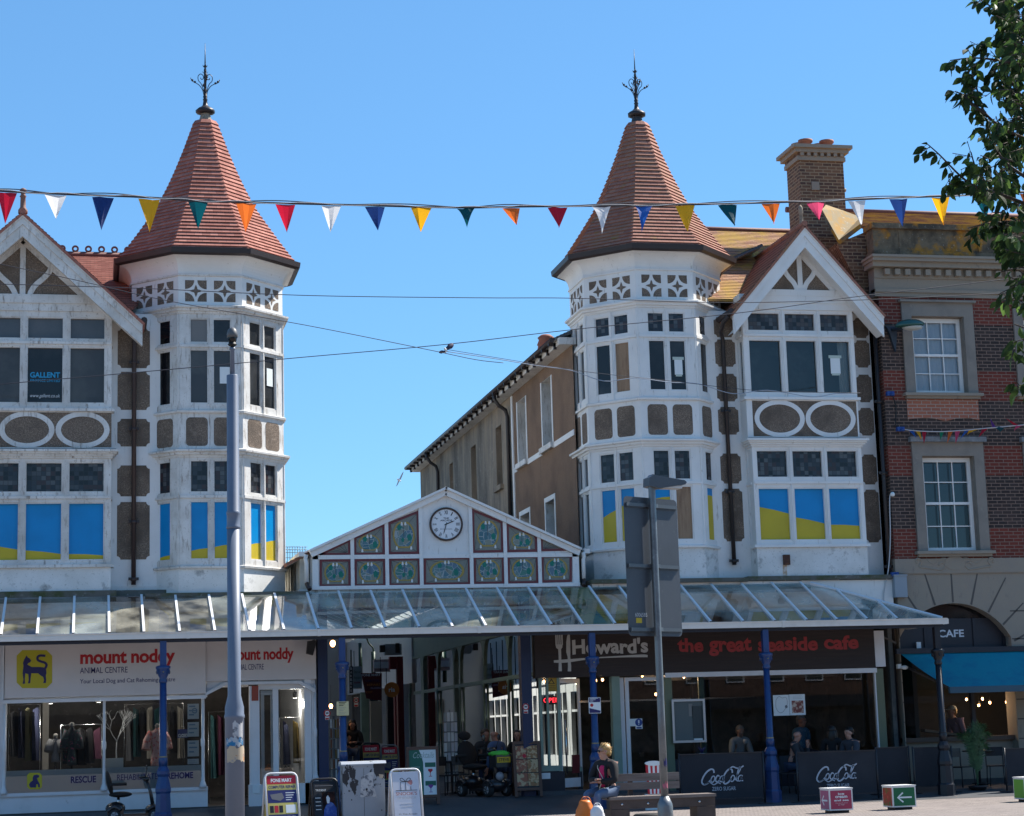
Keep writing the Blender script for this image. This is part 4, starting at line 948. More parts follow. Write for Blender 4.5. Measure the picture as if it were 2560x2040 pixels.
for nm, ang, ln, wd in (('hour_hand', 68, .55, .06), ('minute_hand', 197, .66, .045)):
    a = math.radians(90-ang); d = Vector((math.cos(a), math.sin(a))); p = Vector((-d.y, d.x)); c_ = Vector(cc); mb = MB()
    q = [c_-d*r*.12-p*r*wd*.4, c_+d*r*ln*.7-p*r*wd*.5, c_+d*r*ln, c_+d*r*ln*.7+p*r*wd*.5, c_-d*r*.12+p*r*wd*.4]; mb.poly(af, [tuple(v) for v in q], .042, .046, BLK); mb.build(nm, ck)

# ---------------------------------------------------------------- rear wing behind the cafe pavilion
WG = thing('rear_wing', 'long receding wing, brown roughcast then blackened grey render, behind the cafe turret', 'building', (11.2, 14, .3))
X = 11.2; wf = Frame((X, 0, 0), u=(0, -1, 0), n=(-1, 0, 0))       # u = -Y
EZ = 10.82; YS = 8.9; YFAR = 24.2
def WW(z, x, y): q = PX(z, x, y, X); return (q.y, q.z)
opens = []
def hole_wall(mb, y0, y1, z0, z1, holes, m, depth=.22):
    # wall slab with real recessed openings; holes: (ya, yb, za, zb)
    ys = sorted({y0, y1, *[h[0] for h in holes], *[h[1] for h in holes]}); zs = sorted({z0, z1, *[h[2] for h in holes], *[h[3] for h in holes]})
    for a, b in zip(ys, ys[1:]):
        for c, d in zip(zs, zs[1:]):
            if any(h[0] <= a and b <= h[1] and h[2] <= c and d <= h[3] for h in holes): continue
            mb.face([wf.p(-a, c), wf.p(-a, d), wf.p(-b, d), wf.p(-b, c)][::-1], m, [(-a, c), (-a, d), (-b, d), (-b, c)][::-1])
ww = {k: (WW('w', *a), WW('w', *b)) for k, (a, b) in {'u1': ((1055, 520), (1140, 1125)), 'u2': ((1248, 390), (1345, 1010)), 'l1': ((1080, 1390), (1160, 1600)), 'l2': ((1280, 1280), (1365, 1690)),
      'g1': ((515, 985), (553, 1370)), 'g2': ((685, 850), (738, 1310)), 'g3': ((882, 690), (942, 1180))}.items()}
def rect(k):
    (a, za), (b, zb_) = ww[k]; return (min(a, b), max(a, b), min(za, zb_), max(za, zb_))
zu0, zu1 = 8.75, 10.45; zl0, zl1 = 5.2, 7.35; zg0, zg1 = 8.5, 10.2
HU = [(*rect(k)[:2], zu0, zu1) for k in ('u1', 'u2')]; HLW = [(*rect(k)[:2], zl0, zl1) for k in ('l1', 'l2')]; HG = [(*rect(k)[:2], zg0, zg1) for k in ('g1', 'g2', 'g3')]
mb = MB(); hole_wall(mb, 2.0, YS, 4.0, EZ, HU+HLW, PEBBLE_WALL); hole_wall(mb, YS, YFAR, 4.0, EZ, HG, GREY_RENDER)
mb.face([(X, YFAR, 4), (X, YFAR, EZ), (X+5, YFAR, EZ+2.4), (X+5, YFAR, 4)], GREY_RENDER)
mb.box(Frame((X+.35, 0, 0), u=(0, -1, 0), n=(-1, 0, 0)), -YFAR, -2.0, 4, EZ, -.3, 0, MATS['black window glass'])
mb.build('wall', WG)
mb = MB()
for h in HU+HLW+HG:
    grey = h in HG; m = GREY_RENDER if grey else WHITE2; wm = MB()
    for q in ((-h[1], -h[1]+.005, h[2], h[3]), (-h[0]-.005, -h[0], h[2], h[3])): wm.box(wf, *q, -.26, -.002, m)
    wm.box(wf, -h[1], -h[0], h[3]-.005, h[3], -.26, -.002, m); wm.box(wf, -h[1], -h[0], h[2], h[2]+.02, -.26, -.002, m)
    if not grey:
        wm.box(wf, -h[1]-.1, -h[1], h[2], h[3], 0, .012, WHITE); wm.box(wf, -h[0], -h[0]+.1, h[2], h[3], 0, .012, WHITE)
        if h in HLW: wm.box(wf, -h[1]-.1, -h[0]+.1, h[3], h[3]+.12, 0, .014, WHITE)
    wm.box(wf, -h[1]-.12, -h[0]+.12, h[2]-.14, h[2], -.2, .10, GREY_RENDER if grey else WHITE2)
    wo = wm.build('window', WG); pm = MB(); pm.box(wf, -h[1]+.005, -h[0]-.005, h[2]+.02, h[3]-.005, -.29, -.265, WHITE2 if not grey else GREY_RENDER)
    for k in (0, 1):
        a = -h[1]+.06; b = -h[0]-.06; c = h[2]+.06+(h[3]-h[2])*.5*k; pm.box(wf, a, b, c, c+(h[3]-h[2])*.5-.1, -.264, -.262, DARKGLASS)
    pm.build('sash', wo)
mb.box(wf, -HU[0][0]-5, -1.3, zu0-.14, zu0-.001, 0, .02, WHITE) if False else None
for a, b in ((2.1, HU[1][0]-.13), (HU[1][1]+.13, HU[0][0]-.13), (HU[0][1]+.13, YS)): sm = MB(); sm.box(wf, -b, -a, zu0-.16, zu0-.02, 0, .02, WHITE); sm.build('string_course', WG)
mb.box(wf, -YS-.09, -YS+.09, 4.0, EZ-.1, 0, .03, WHITE); mb.build('corner_strip', WG)
mb = MB(); mb.box(wf, -YFAR-.3, -2.0, EZ-.05, EZ+.12, -.1, .32, WHITE2); mb.build('fascia', WG)
mb = MB(); SL = M('grey slate', (.075, .08, .09), .55, var=[(6, (.12, .12, .12), .5, .75)])
slope_roof(mb, [(X-.42, YFAR+.3, EZ+.13), (X-.42, 2.2, EZ+.13), (X+5, 2.2, EZ+2.6), (X+5, YFAR+.3, EZ+2.6)], SL); mb.build('roof', WG)
mb = MB(); mb.tube([(X-.45, 2.2, EZ+.09), (X-.45, YFAR+.35, EZ+.09)], .065, GUTTER, 8)
for k in range(30): y = 2.4+k*.75; mb.box(frame_y(y), X-.5, X-.3, EZ-.02, EZ+.05, -.03, .03, GUTTER); mb.box(frame_y(y), X-.37, X-.3, EZ-.10, EZ+.05, -.03, .03, GUTTER)
mb.build('gutter', WG)
for y in (YS+.35, WW('w', 445, 1300)[0]):
    mb = MB(); mb.tube([(X-.42, y, EZ+.05), (X-.42, y, EZ-.12), (X-.3, y, EZ-.3), (X-.12, y, EZ-.42), (X-.07, y, EZ-.6), (X-.07, y, 4.5)], .055, PIPE, 8); mb.build('downpipe', WG)
mb = MB(); q = PX('w', 1290, 240, 12.6); mb.lathe((12.6, q.y, 0), [(.20, 11.5), (.20, q.z), (.25, q.z+.05), (.23, q.z+.12), (.26, q.z+.16), (.20, q.z+.3), (.24, q.z+.36), (.14, q.z+.44)], POT, 14); mb.build('chimney_pot', WG)

# ---------------------------------------------------------------- banded brick building with the turquoise-awning cafe
BB = thing('brick_building', 'banded red and dark brick building with stone parapet over the turquoise awning', 'building', (21, .5, .3))
bf = frame_y(0); BX0, BX1 = 18.24, 25.5
def win_z(a, b): return a, b
holes = [(19.02, 20.36, 9.30, 11.15), (19.06, 20.38, 5.55, 7.78), (21.9, 23.2, 9.30, 11.15), (21.9, 23.2, 5.55, 7.78)]
def wall_holes(mb, fr, u0, u1, w0, w1, hs, m, n=0.0):
    us = sorted({u0, u1, *[h[0] for h in hs], *[h[1] for h in hs]}); ws = sorted({w0, w1, *[h[2] for h in hs], *[h[3] for h in hs]})
    for a, b in zip(us, us[1:]):
        for c, d in zip(ws, ws[1:]):
            if any(h[0] <= a and b <= h[1] and h[2] <= c and d <= h[3] for h in hs): continue
            mb.face([fr.p(a, c, n), fr.p(b, c, n), fr.p(b, d, n), fr.p(a, d, n)], m, [(a, c), (b, c), (b, d), (a, d)])
mb = MB(); wall_holes(mb, bf, BX0, BX1, 5.36, 11.62, holes, BRICK)
mb.box(frame_y(.30), BX0, BX1, 4.6, 13.0, -9, 0, MATS['black window glass'])
mb.face([(BX0, 0, 5.3), (BX0, 9, 5.3), (BX0, 9, 13), (BX0, 0, 13)], BRICK, [(0, 0), (9, 0), (9, 8), (0, 8)]); mb.build('brick_wall', BB)
mb = MB(); mb.poly(bf, [(18.78, 8.66), (19.2, 8.70), (19.45, 8.68), (19.75, 8.62), (20.0, 8.68), (20.35, 8.70), (20.60, 8.64), (20.60, 9.14), (18.78, 9.14)], 0, .02, BRICK_RED); mb.build('brick_apron', BB)
for h in holes:
    up = h[2] > 8; a0, a1 = h[0]-.24, h[1]+.25; top = h[3]+.33; s0 = h[2]-.02
    wm = MB()
    wm.box(bf, a0, h[0], s0, top, -.1, .06, STONE); wm.box(bf, h[1], a1, s0, top, -.1, .06, STONE); wm.box(bf, h[0], h[1], h[3], top, -.1, .06, STONE)
    wm.box(bf, h[0]-.01, h[0]+.02, s0, h[3], -.28, -.1, STONE); wm.box(bf, h[1]-.02, h[1]+.01, s0, h[3], -.28, -.1, STONE); wm.box(bf, h[0], h[1], h[3]-.02, h[3]+.01, -.28, -.1, STONE)
    wm.box(bf, a0-.06, a1+.06, top, top+(.05 if up else .12), -.05, .14, LEAD if not up else STONE)
    wm.box(bf, a0-.02, a1+.02, s0-.13, s0-.002, -.25, .10, SANDSTONE); wm.box(bf, a0-.08, a1+.08, s0-.07, s0-.001, -.2, .17, SANDSTONE)
    wo = wm.build('sash_window', BB); fm = MB(); x0, x1, z0, z1 = h[0]+.02, h[1]-.02, h[2], h[3]-.02; zm = (z0+z1)/2+.02
    SW = MATS.get('sash paint') or M('sash paint', (.72, .72, .70), .45)
    fm.box(bf, x0, x0+.09, z0, z1, -.24, -.15, SW); fm.box(bf, x1-.09, x1, z0, z1, -.24, -.15, SW); fm.box(bf, x0+.09, x1-.09, z1-.10, z1, -.24, -.15, SW); fm.box(bf, x0+.09, x1-.09, z0, z0+.08, -.24, -.15, SW); fm.box(bf, x0+.09, x1-.09, zm-.03, zm+.03, -.235, -.14, SW)
    for k in (1, 2): x = x0+.09+(x1-x0-.18)*k/3; fm.box(bf, x-.012, x+.012, z0+.08, z1-.1, -.225, -.17, SW)
    for za, zb_ in ((z0+.08, zm-.03), (zm+.03, z1-.1)): fm.box(bf, x0+.09, x1-.09, (za+zb_)/2-.012, (za+zb_)/2+.012, -.222, -.172, SW)
    fm.build('sash', wo)
    pm = MB(); pm.face([bf.p(x0+.05, z0, -.20), bf.p(x1-.05, z0, -.20), bf.p(x1-.05, z1, -.20), bf.p(x0+.05, z1, -.20)], MATS.get('house glass') or glass_mat('house glass', (.86, .9, .9), ior=1.45)); pm.build('pane', wo)
    if up:
        cm = MB(); CUR = MATS.get('net curtain') or M('net curtain', (.62, .66, .74), .9); k = 26
        pts = [(x0+(x1-x0)*i/k, -.265-.012*math.sin(i*1.9)-.008*math.sin(i*.7)) for i in range(k+1)]
        for (ua, na), (ub, nb) in zip(pts, pts[1:]): cm.face([bf.p(ua, z0, na), bf.p(ub, z0, nb), bf.p(ub, z1, nb), bf.p(ua, z1, na)], CUR, smooth=True)
        cm.build('curtain', wo)
# carved bracket under the lower sill
mb = MB(); cx = 19.72
for s in (-1, 1):
    mb.tube([bf.p(cx+s*u, z, .03) for u, z in bez([(.95, 5.25), (.98, 5.33), (.90, 5.36), (.84, 5.28), (.9, 5.18), (.75, 5.15), (.55, 5.12), (.35, 5.10), (.25, 5.2), (.35, 5.27), (.42, 5.2)], 4)], .028, SANDSTONE, 6)
    mb.tube([bf.p(cx+s*u, z, .02) for u, z in bez([(.7, 5.34), (.55, 5.24), (.3, 5.36), (.12, 5.3)], 4)], .03, SANDSTONE, 6)
mb.poly(bf, circ(cx, 5.25, .26, .17, 16), 0, .05, SANDSTONE); mb.build('carved_bracket', BB)
# frieze, dentil cornice and parapet
mb = MB()
mb.box(bf, BX0-.1, BX1, 11.62, 12.06, -.3, .03, SANDSTONE); mb.box(bf, BX0-.1, BX1, 11.72, 11.80, -.2, .07, SANDSTONE); mb.box(bf, BX0-.1, BX1, 12.06, 12.30, -.3, .06, SANDSTONE)
for i in range(28): x = BX0+.12+i*.26; mb.box(bf, x, x+.13, 12.12, 12.26, .06, .20, SANDSTONE)
for i, (a, b, n) in enumerate(((12.30, 12.42, .26), (12.42, 12.50, .36), (12.50, 12.56, .40))): mb.box(bf, BX0-.2-.03*i, BX1, a, b, -.3, n, SANDSTONE)
mb.build('cornice', BB)
mb = MB(); mb.box(bf, BX0-.05, BX1, 12.56, 13.28, -.4, .0, PARAPET); mb.box(bf, BX0-.08, BX1, 12.56, 12.74, -.4, .06, PARAPET); mb.box(bf, BX0-.1, BX1, 13.28, 13.41, -.45, .10, PARAPET)
mb.box(bf, 18.85, 18.90, 12.75, 13.32, 0, .015, PARAPET); mb.box(bf, 20.88, 21.0, 12.75, 13.32, 0, .05, PARAPET); mb.build('parapet', BB)
mb = MB(); slope_roof(mb, [(BX0+.3, .3, 13.30), (BX1, .3, 13.30), (BX1, 5.0, 15.1), (BX0+.3, 5.0, 15.1)], TILE_MOSS); mb.tube([(BX0-.3, 5, 15.12), (BX1, 5, 15.12)], .08, RID, 8); mb.build('roof', BB)
# rusticated stone ground floor with a segmental arch
mb = MB(); SZ0 = .2
ac, ar, az = 19.62, 1.62, 2.70                                  # arch centre, radius, springing centre height
def arch_pt(a, r): return (ac+r*math.cos(math.radians(a)), az+r*math.sin(math.radians(a)))
A0, A1 = 30, 150
pL, pR = arch_pt(A1, ar), arch_pt(A0, ar)
ang = [A1-(A1-A0)*k/18 for k in range(19)]
for a, b in zip(ang, ang[1:]):
    p, q = arch_pt(a, ar), arch_pt(b, ar)
    mb.face([bf.p(*p), bf.p(*q), bf.p(q[0], 5.02), bf.p(p[0], 5.02)], SANDSTONE)
    mb.face([bf.p(*p), bf.p(*p, -.6), bf.p(*q, -.6), bf.p(*q)], SANDSTONE)
mb.box(bf, BX0, pL[0], SZ0, 5.02, -.5, 0, SANDSTONE); mb.box(bf, pR[0], BX1, SZ0, 5.02, -.5, 0, SANDSTONE)
mb.box(bf, BX0-.02, BX1, 5.02, 5.36, -.3, .04, SANDSTONE); mb.box(bf, BX0-.03, BX1, 5.0, 5.03, -.3, .025, SANDSTONE)
JN = M('stone joint', (.10, .09, .08), .95)
for k in range(9):
    a = 26+128*k/8; p0, p1 = arch_pt(a, ar+.02), arch_pt(a, ar+.02+(.95 if 1 < k < 7 else .75)); stroke(mb, bf, [(*p0, .05), (*p1, .028)], .03, .001, .004, JN)
for z in (4.1, 3.45, 2.95, 2.5, 2.05, 1.6, 1.15): mb.box(bf, BX0, pL[0], z, z+.03, 0, .004, JN); mb.box(bf, pR[0]+.02, BX1, z, z+.03, 0, .004, JN)
mb.build('stone_front', BB)
# cafe front inside the arch
NAVY = M('dark shopfront paint', (.014, .017, .026), .45)
mb = MB(); f2 = frame_y(.30)
mb.box(f2, pL[0]-.1, pR[0]+.1, 3.30, 3.98, -.1, 0, NAVY); mb.box(f2, pL[0]-.1, pR[0]+.1, 3.95, 4.35, -.1, -.03, MATS['black window glass'])
for x in (pL[0]+.02, pL[0]+.75, pR[0]-.82, pR[0]-.08): mb.box(f2, x, x+.07, 3.3, 3.98, 0, .03, NAVY)
mb.box(f2, pL[0]-.1, pR[0]+.1, 3.24, 3.32, -.1, .06, NAVY); mb.build('shop_fascia', BB)
q0, q1 = P('6', 1278, 440, .29), P('6', 1458, 382, .29)
lettering('CAFE', frame_y(.29), q0.x, q1.x, q0.z, q1.z, .0, M('pale sign lettering', (.55, .6, .65), .5), BB, bold=.025)
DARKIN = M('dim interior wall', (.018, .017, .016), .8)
mb = MB()
mb.box(f2, pL[0]-.05, pL[0]+.06, .3, 3.3, -.1, .02, NAVY); mb.box(f2, pR[0]+1.4, pR[0]+1.5, .3, 3.3, -.1, .02, NAVY); mb.box(f2, pL[0], BX1, 1.15, 1.25, -.3, .14, M('brown sill timber', (.09, .06, .045), .6)); mb.box(f2, pL[0], BX1, .2, 1.15, -.1, .0, SANDSTONE)
for x in (20.05, 21.1): mb.box(f2, x, x+.08, 1.25, 3.3, -.1, .02, NAVY)
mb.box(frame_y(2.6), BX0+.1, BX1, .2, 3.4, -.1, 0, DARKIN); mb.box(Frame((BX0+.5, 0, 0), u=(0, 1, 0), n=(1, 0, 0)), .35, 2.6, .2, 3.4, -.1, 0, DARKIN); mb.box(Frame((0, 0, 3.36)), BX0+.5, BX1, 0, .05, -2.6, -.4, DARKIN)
mb.build('shop_window_frame', BB)
mb = MB(); SHOPGL = glass_mat('shop glass', (.80, .84, .84)); mb.face([(pL[0]+.06, .36, 1.25), (20.05, .36, 1.25), (20.05, .36, 3.3), (pL[0]+.06, .36, 3.3)], SHOPGL); mb.build('shop_window_pane', BB)
# awning
AW = M('turquoise awning canvas', (.0, .21, .285), .75, var=[(2.5, (.0, .15, .25), .45, .7), (12, (.02, .23, .33), .6, .8)])
t = thing('awning', 'turquoise fabric awning pulled out over the dim cafe window', 'awning', (21, -.6, 3))
mb = MB(); b0, b1 = P('6', 1000, 552, -.05), P('6', 1362, 797, -1.35); zt_, zf = b0.z, b1.z
xl0, xl1 = b0.x, b1.x
for i in range(12):
    t0, t1 = i/12, (i+1)/12; sg = lambda t: -.05*math.sin(math.pi*t)
    def q(x, tt): return Vector((x, -.05-1.3*tt, zt_+(zf-zt_)*tt+sg(tt)))
    mb.face([q(xl0+(xl1-xl0)*t1, t1), q(BX1, t1), q(BX1, t0), q(xl0+(xl1-xl0)*t0, t0)], AW, smooth=True)
mb.build('canvas', t)
mb = MB(); mb.box(frame_y(-1.33), xl1-.02, BX1, zf-.13, zf+.01, -.04, .04, M('awning valance bar', (.03, .08, .12), .6)); mb.build('front_bar', t)
mb = MB(); mb.box(frame_y(0), xl0-.1, BX1, zt_-.02, zt_+.10, 0, .12, NAVY); mb.bar((xl0+.1, -.05, zt_-.3), (xl1+.05, -1.3, zf-.03), .05, .05, PIPE); mb.build('cassette', t)

# ---------------------------------------------------------------- shopfronts
def tz(z, x0, y0, x1, y1, body, Y, m, parent, mb=None, **k):
    a, b = P(z, x0, y1, Y), P(z, x1, y0, Y)
    if mb is not None: text_into(mb, body, frame_y(Y), a.x, b.x, a.z, b.z, 0, m, **k); return
    return lettering(body, frame_y(Y), a.x, b.x, a.z, b.z, 0, m, parent, **k)
def zz(z, x, y, Y): q = P(z, x, y, Y); return (q.x, q.z)
def zbox(mb, z, x0, y0, x1, y1, Y, n0, n1, m):
    a, b = P(z, x0, y1, Y), P(z, x1, y0, Y); mb.box(frame_y(Y), a.x, b.x, a.z, b.z, n0, n1, m)
def zpoly(mb, z, pts, Y, n0, n1, m):
    q = [zz(z, x, y, Y) for x, y in pts]
    ar = sum(q[i][0]*q[(i+1) % len(q)][1]-q[(i+1) % len(q)][0]*q[i][1] for i in range(len(q)))
    mb.poly(frame_y(Y), q if ar > 0 else q[::-1], n0, n1, m)
SIGNGREY = M('pale grey sign board', (.62, .58, .565), .6, var=[(1.2, (.57, .54, .525), .45, .7)])
SHOPWHITE = M('white shopfront gloss', (.66, .67, .69), .4, var=[(2, (.58, .59, .60), .5, .75), (7, (.36, .36, .35), .68, .8)])
SRED = M('red sign lettering', (.42, .012, .018), .5); SNAVY = M('navy sign lettering', (.018, .016, .10), .5); SYEL = M('yellow logo', (.46, .40, .02), .5)
AC = thing('animal_centre_shopfront', 'grey-signed animal centre shopfront with white colonettes and large display window', 'shopfront', (0, 0, .27))
Y1 = -.10
mb = MB(); zbox(mb, '3', 30, 400, 1458, 868, Y1, -.2, 0, SIGNGREY)
q = [zz('3', 20, 897, Y1), zz('3', 1460, 853, Y1)]
mb.bar(frame_y(Y1).p(q[0][0], (q[0][1]+q[1][1])/2, 0), frame_y(Y1).p(q[1][0], (q[0][1]+q[1][1])/2, 0), .06, .07, SHOPWHITE)
zbox(mb, '3', 16, 400, 32, 890, Y1, -.2, .03, SHOPWHITE); mb.build('fascia_board', AC)
mb = MB(); zbox(mb, '3', 1460, 400, 2238, 748, Y1+.06, -.2, 0, SIGNGREY)
Y2 = Y1+.05; zpoly(mb, '3', [(1455, 850), (1610, 772), (2120, 765), (2235, 830), (2235, 800), (2130, 745), (1600, 752), (1455, 828)], Y2, -.16, .03, SHOPWHITE)
zpoly(mb, '3', [(1605, 750), (2130, 745), (2235, 800), (2238, 740), (1470, 745), (1460, 830)], Y2, -.2, -.1, SHOPWHITE); mb.build('fascia_board', AC)
mb = MB(); YL = Y1-.004
tz('3', 568, 513, 1242, 655, 'mount noddy', YL, SRED, AC, bold=.035, space=.97); tz('3', 1622, 505, 2082, 625, 'mount noddy', YL+.06, SRED, AC, bold=.035, space=.97)
tz('3', 567, 642, 905, 692, 'ANIMAL CENTRE', YL, SNAVY, AC, bold=.002, space=1); tz('3', 1640, 622, 1870, 668, 'ANIMAL CENTRE', YL+.06, SNAVY, AC, bold=.002, space=1)
tz('3', 567, 716, 1242, 772, 'Your Local Dog and Cat Rehoming Centre', YL, SNAVY, AC, bold=.004)
mb = MB(); zpoly(mb, '3', [(158, 525), (330, 525), (370, 565), (370, 755), (330, 795), (158, 795), (118, 755), (118, 565)], Y1, 0, .004, SYEL)
cat = [(166, 640), (163, 615), (172, 590), (180, 578), (188, 562), (198, 578), (208, 582), (222, 598), (215, 612), (200, 618), (195, 628), (225, 645), (280, 645), (315, 648), (328, 665), (330, 690), (325, 705), (328, 735), (326, 758), (306, 760), (312, 738), (305, 715), (288, 705), (270, 690), (222, 690), (218, 720), (215, 760), (198, 762), (204, 735), (200, 695), (180, 690), (176, 730), (178, 763), (160, 765), (166, 735), (160, 690)]
zpoly(mb, '3', cat, Y1, .004, .006, SNAVY)
stroke(mb, frame_y(Y1), bez([zz('3', *p, Y1) for p in ((318, 660), (330, 632), (318, 615), (290, 606), (268, 594), (268, 574), (285, 564), (322, 566))], 5), .05, .004, .0065, SNAVY); mb.build('cat_emblem', AC)
# display window: three turned colonettes, lower frosted band, stall riser
YW1 = 0.0; wz0, wz1 = P('3', 700, 1520, YW1).z, P('3', 700, 878, YW1).z; wx0, wx1 = P('3', 45, 1200, YW1).x, P('3', 1425, 1200, YW1).x
riser_top = wz0; bnd = P('3', 700, 1362, YW1).z
mb = MB(); mb.box(frame_y(.03), wx0-.2, wx1+.14, .15, riser_top, -.2, 0, SHOPWHITE); mb.box(frame_y(.03), wx0-.2, wx1+.14, riser_top-.07, riser_top, 0, .05, SHOPWHITE)
mb.box(frame_y(.03), wx0-6, wx0-.05, .15, 4.0, -.2, -.01, SHOPWHITE)
mb.box(frame_y(.03), wx0-.2, wx1+.14, wz1, wz1+.25, -.15, -.02, SHOPWHITE)
for x in (wx0-.03, wx1+.05): mb.box(frame_y(.03), x-.03, x+.03, riser_top, wz1, -.1, 0, SHOPWHITE)
mb.build('window_frame', AC)
def colonette(x, y, z0, z1, root):
    h = z1-z0; mb = MB(); mb.lathe((x, y, 0), [(.07, z0), (.075, z0+.05), (.05, z0+.12), (.035, z0+.16), (.04, z0+.20), (.032, z0+.24), (.030, z0+h*.5-.1), (.045, z0+h*.5-.06), (.045, z0+h*.5+.06), (.03, z0+h*.5+.1), (.028, z1)], SHOPWHITE, 12); mb.build('colonette', root)
for z_, x in (('3', 30), ('3', 738), ('3', 1438)): colonette(P(z_, x, 1200, -.03).x, -.03, riser_top-.02, wz1, AC)
GLS = MATS['shop glass']
mb = MB(); xm = P('3', 738, 1200, YW1).x; mb.face([(wx0, YW1, wz0), (xm, YW1, wz0), (xm, YW1, wz1), (wx0, YW1, wz1)], GLS); mb.build('window_pane', AC)
mb = MB(); mb.face([(xm, YW1, wz0), (wx1, YW1, wz0), (wx1, YW1, wz1), (xm, YW1, wz1)], GLS); mb.build('window_pane', AC)
FROST = M('frosted window band', (.45, .50, .52), .5)
mb = MB(); mb.box(frame_y(.012), wx0, wx1, wz0, bnd, -.004, 0, FROST); mb.build('frosted_band', AC)
mb = MB(); tz('3', 502, 1415, 682, 1470, 'RESCUE', -.004, SNAVY, AC, bold=.03, space=1); tz('3', 830, 1398, 1118, 1450, 'REHABILITATE', -.004, SNAVY, AC, bold=.004, space=1); tz('3', 1185, 1388, 1370, 1440, 'REHOME', -.004, SNAVY, AC, bold=.03, space=1)
zpoly(mb, '3', [(210, 1395), (280, 1395), (298, 1412), (298, 1495), (280, 1512), (210, 1512), (192, 1495), (192, 1412)], -.004, 0, .003, SYEL)
zpoly(mb, '3', [(215, 1500), (205, 1480), (215, 1462), (232, 1450), (232, 1430), (240, 1412), (262, 1408), (280, 1415), (276, 1428), (262, 1434), (268, 1450), (282, 1475), (284, 1498), (272, 1500), (268, 1478), (258, 1476), (256, 1500)], -.004, .003, .005, SNAVY); mb.build('dog_emblem', AC)
# recessed entrance, glazed door and side window
mb = MB(); px0, px1 = P('3', 1772, 1200, 0).x, P('3', 1842, 1200, 0).x; hz = P('3', 1800, 780, 0).z
mb.box(frame_y(.0), px0, px1, .2, hz, -.2, 0, SHOPWHITE); mb.box(frame_y(-.02), px0-.03, px1+.03, .2, P('3', 1800, 1480, 0).z, -.2, .01, SHOPWHITE)
xr = P('4', 232, 1000, 0).x; mb.box(frame_y(0), px1, xr+.06, hz-.08, hz+.6, -.3, -.06, SHOPWHITE); mb.box(frame_y(0), px1, xr+.06, .2, .72, -.3, 0, SHOPWHITE)
mb.box(frame_y(.3), wx1+.1, px0, hz, hz+.5, -.3, 0, SHOPWHITE)
for x in (P('3', 1945, 1000, 0).x,): mb.box(frame_y(.0), x-.03, x+.09, .7, hz-.08, -.12, 0, SHOPWHITE)
mb.box(frame_y(0), xr-.02, xr+.02, .7, hz, -.1, 0, SHOPWHITE)
mb.box(Frame((4.62, 0, 0), u=(0, 1, 0), n=(1, 0, 0)), .0, 6, .2, 4.7, -.15, 0, SHOPWHITE); mb.build('entrance_surround', AC)
colonette(P('4', 248, 1000, -.02).x, -.02, .75, hz, AC)
mb = MB(); mb.face([(px1, .03, .72), (xr, .03, .72), (xr, .03, hz-.08), (px1, .03, hz-.08)], GLS); mb.build('window_pane', AC)
mb = MB(); zbox(mb, '3', 1785, 778, 1832, 885, -.01, 0, .006, M('red notice', (.30, .06, .04), .6)); zbox(mb, '3', 1790, 1480, 1842, 1542, -.04, 0, .01, PAPER); mb.build('wall_notice', AC)
mb = MB(); dx0, dx1 = P('3', 1853, 1200, .04).x, P('3', 1945, 1200, .04).x
for q in ((dx0, dx0+.07, .72, hz-.1), (dx1-.07, dx1, .72, hz-.1), (dx0+.07, dx1-.07, hz-.2, hz-.1), (dx0+.07, dx1-.07, .72, 1.0)): mb.box(frame_y(.06), *q, -.05, 0, SHOPWHITE)
mb.build('door', AC)
# the dim room behind
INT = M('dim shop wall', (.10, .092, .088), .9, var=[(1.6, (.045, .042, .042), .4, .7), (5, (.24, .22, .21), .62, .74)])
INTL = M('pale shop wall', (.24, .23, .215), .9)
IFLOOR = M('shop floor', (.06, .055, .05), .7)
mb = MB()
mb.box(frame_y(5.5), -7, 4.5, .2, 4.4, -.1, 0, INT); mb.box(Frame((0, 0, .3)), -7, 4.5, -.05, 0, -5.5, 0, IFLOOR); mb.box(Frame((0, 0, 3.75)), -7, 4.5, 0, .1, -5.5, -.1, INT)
mb.box(Frame((-6.9, 0, 0), u=(0, 1, 0), n=(1, 0, 0)), 0, 5.5, .2, 4.2, -.1, 0, INT); mb.box(frame_y(2.6), P('3', 300, 1200, 2.6).x, P('3', 345, 1200, 2.6).x, .3, 3.7, -.1, 0, INTL); mb.build('interior_shell', AC)
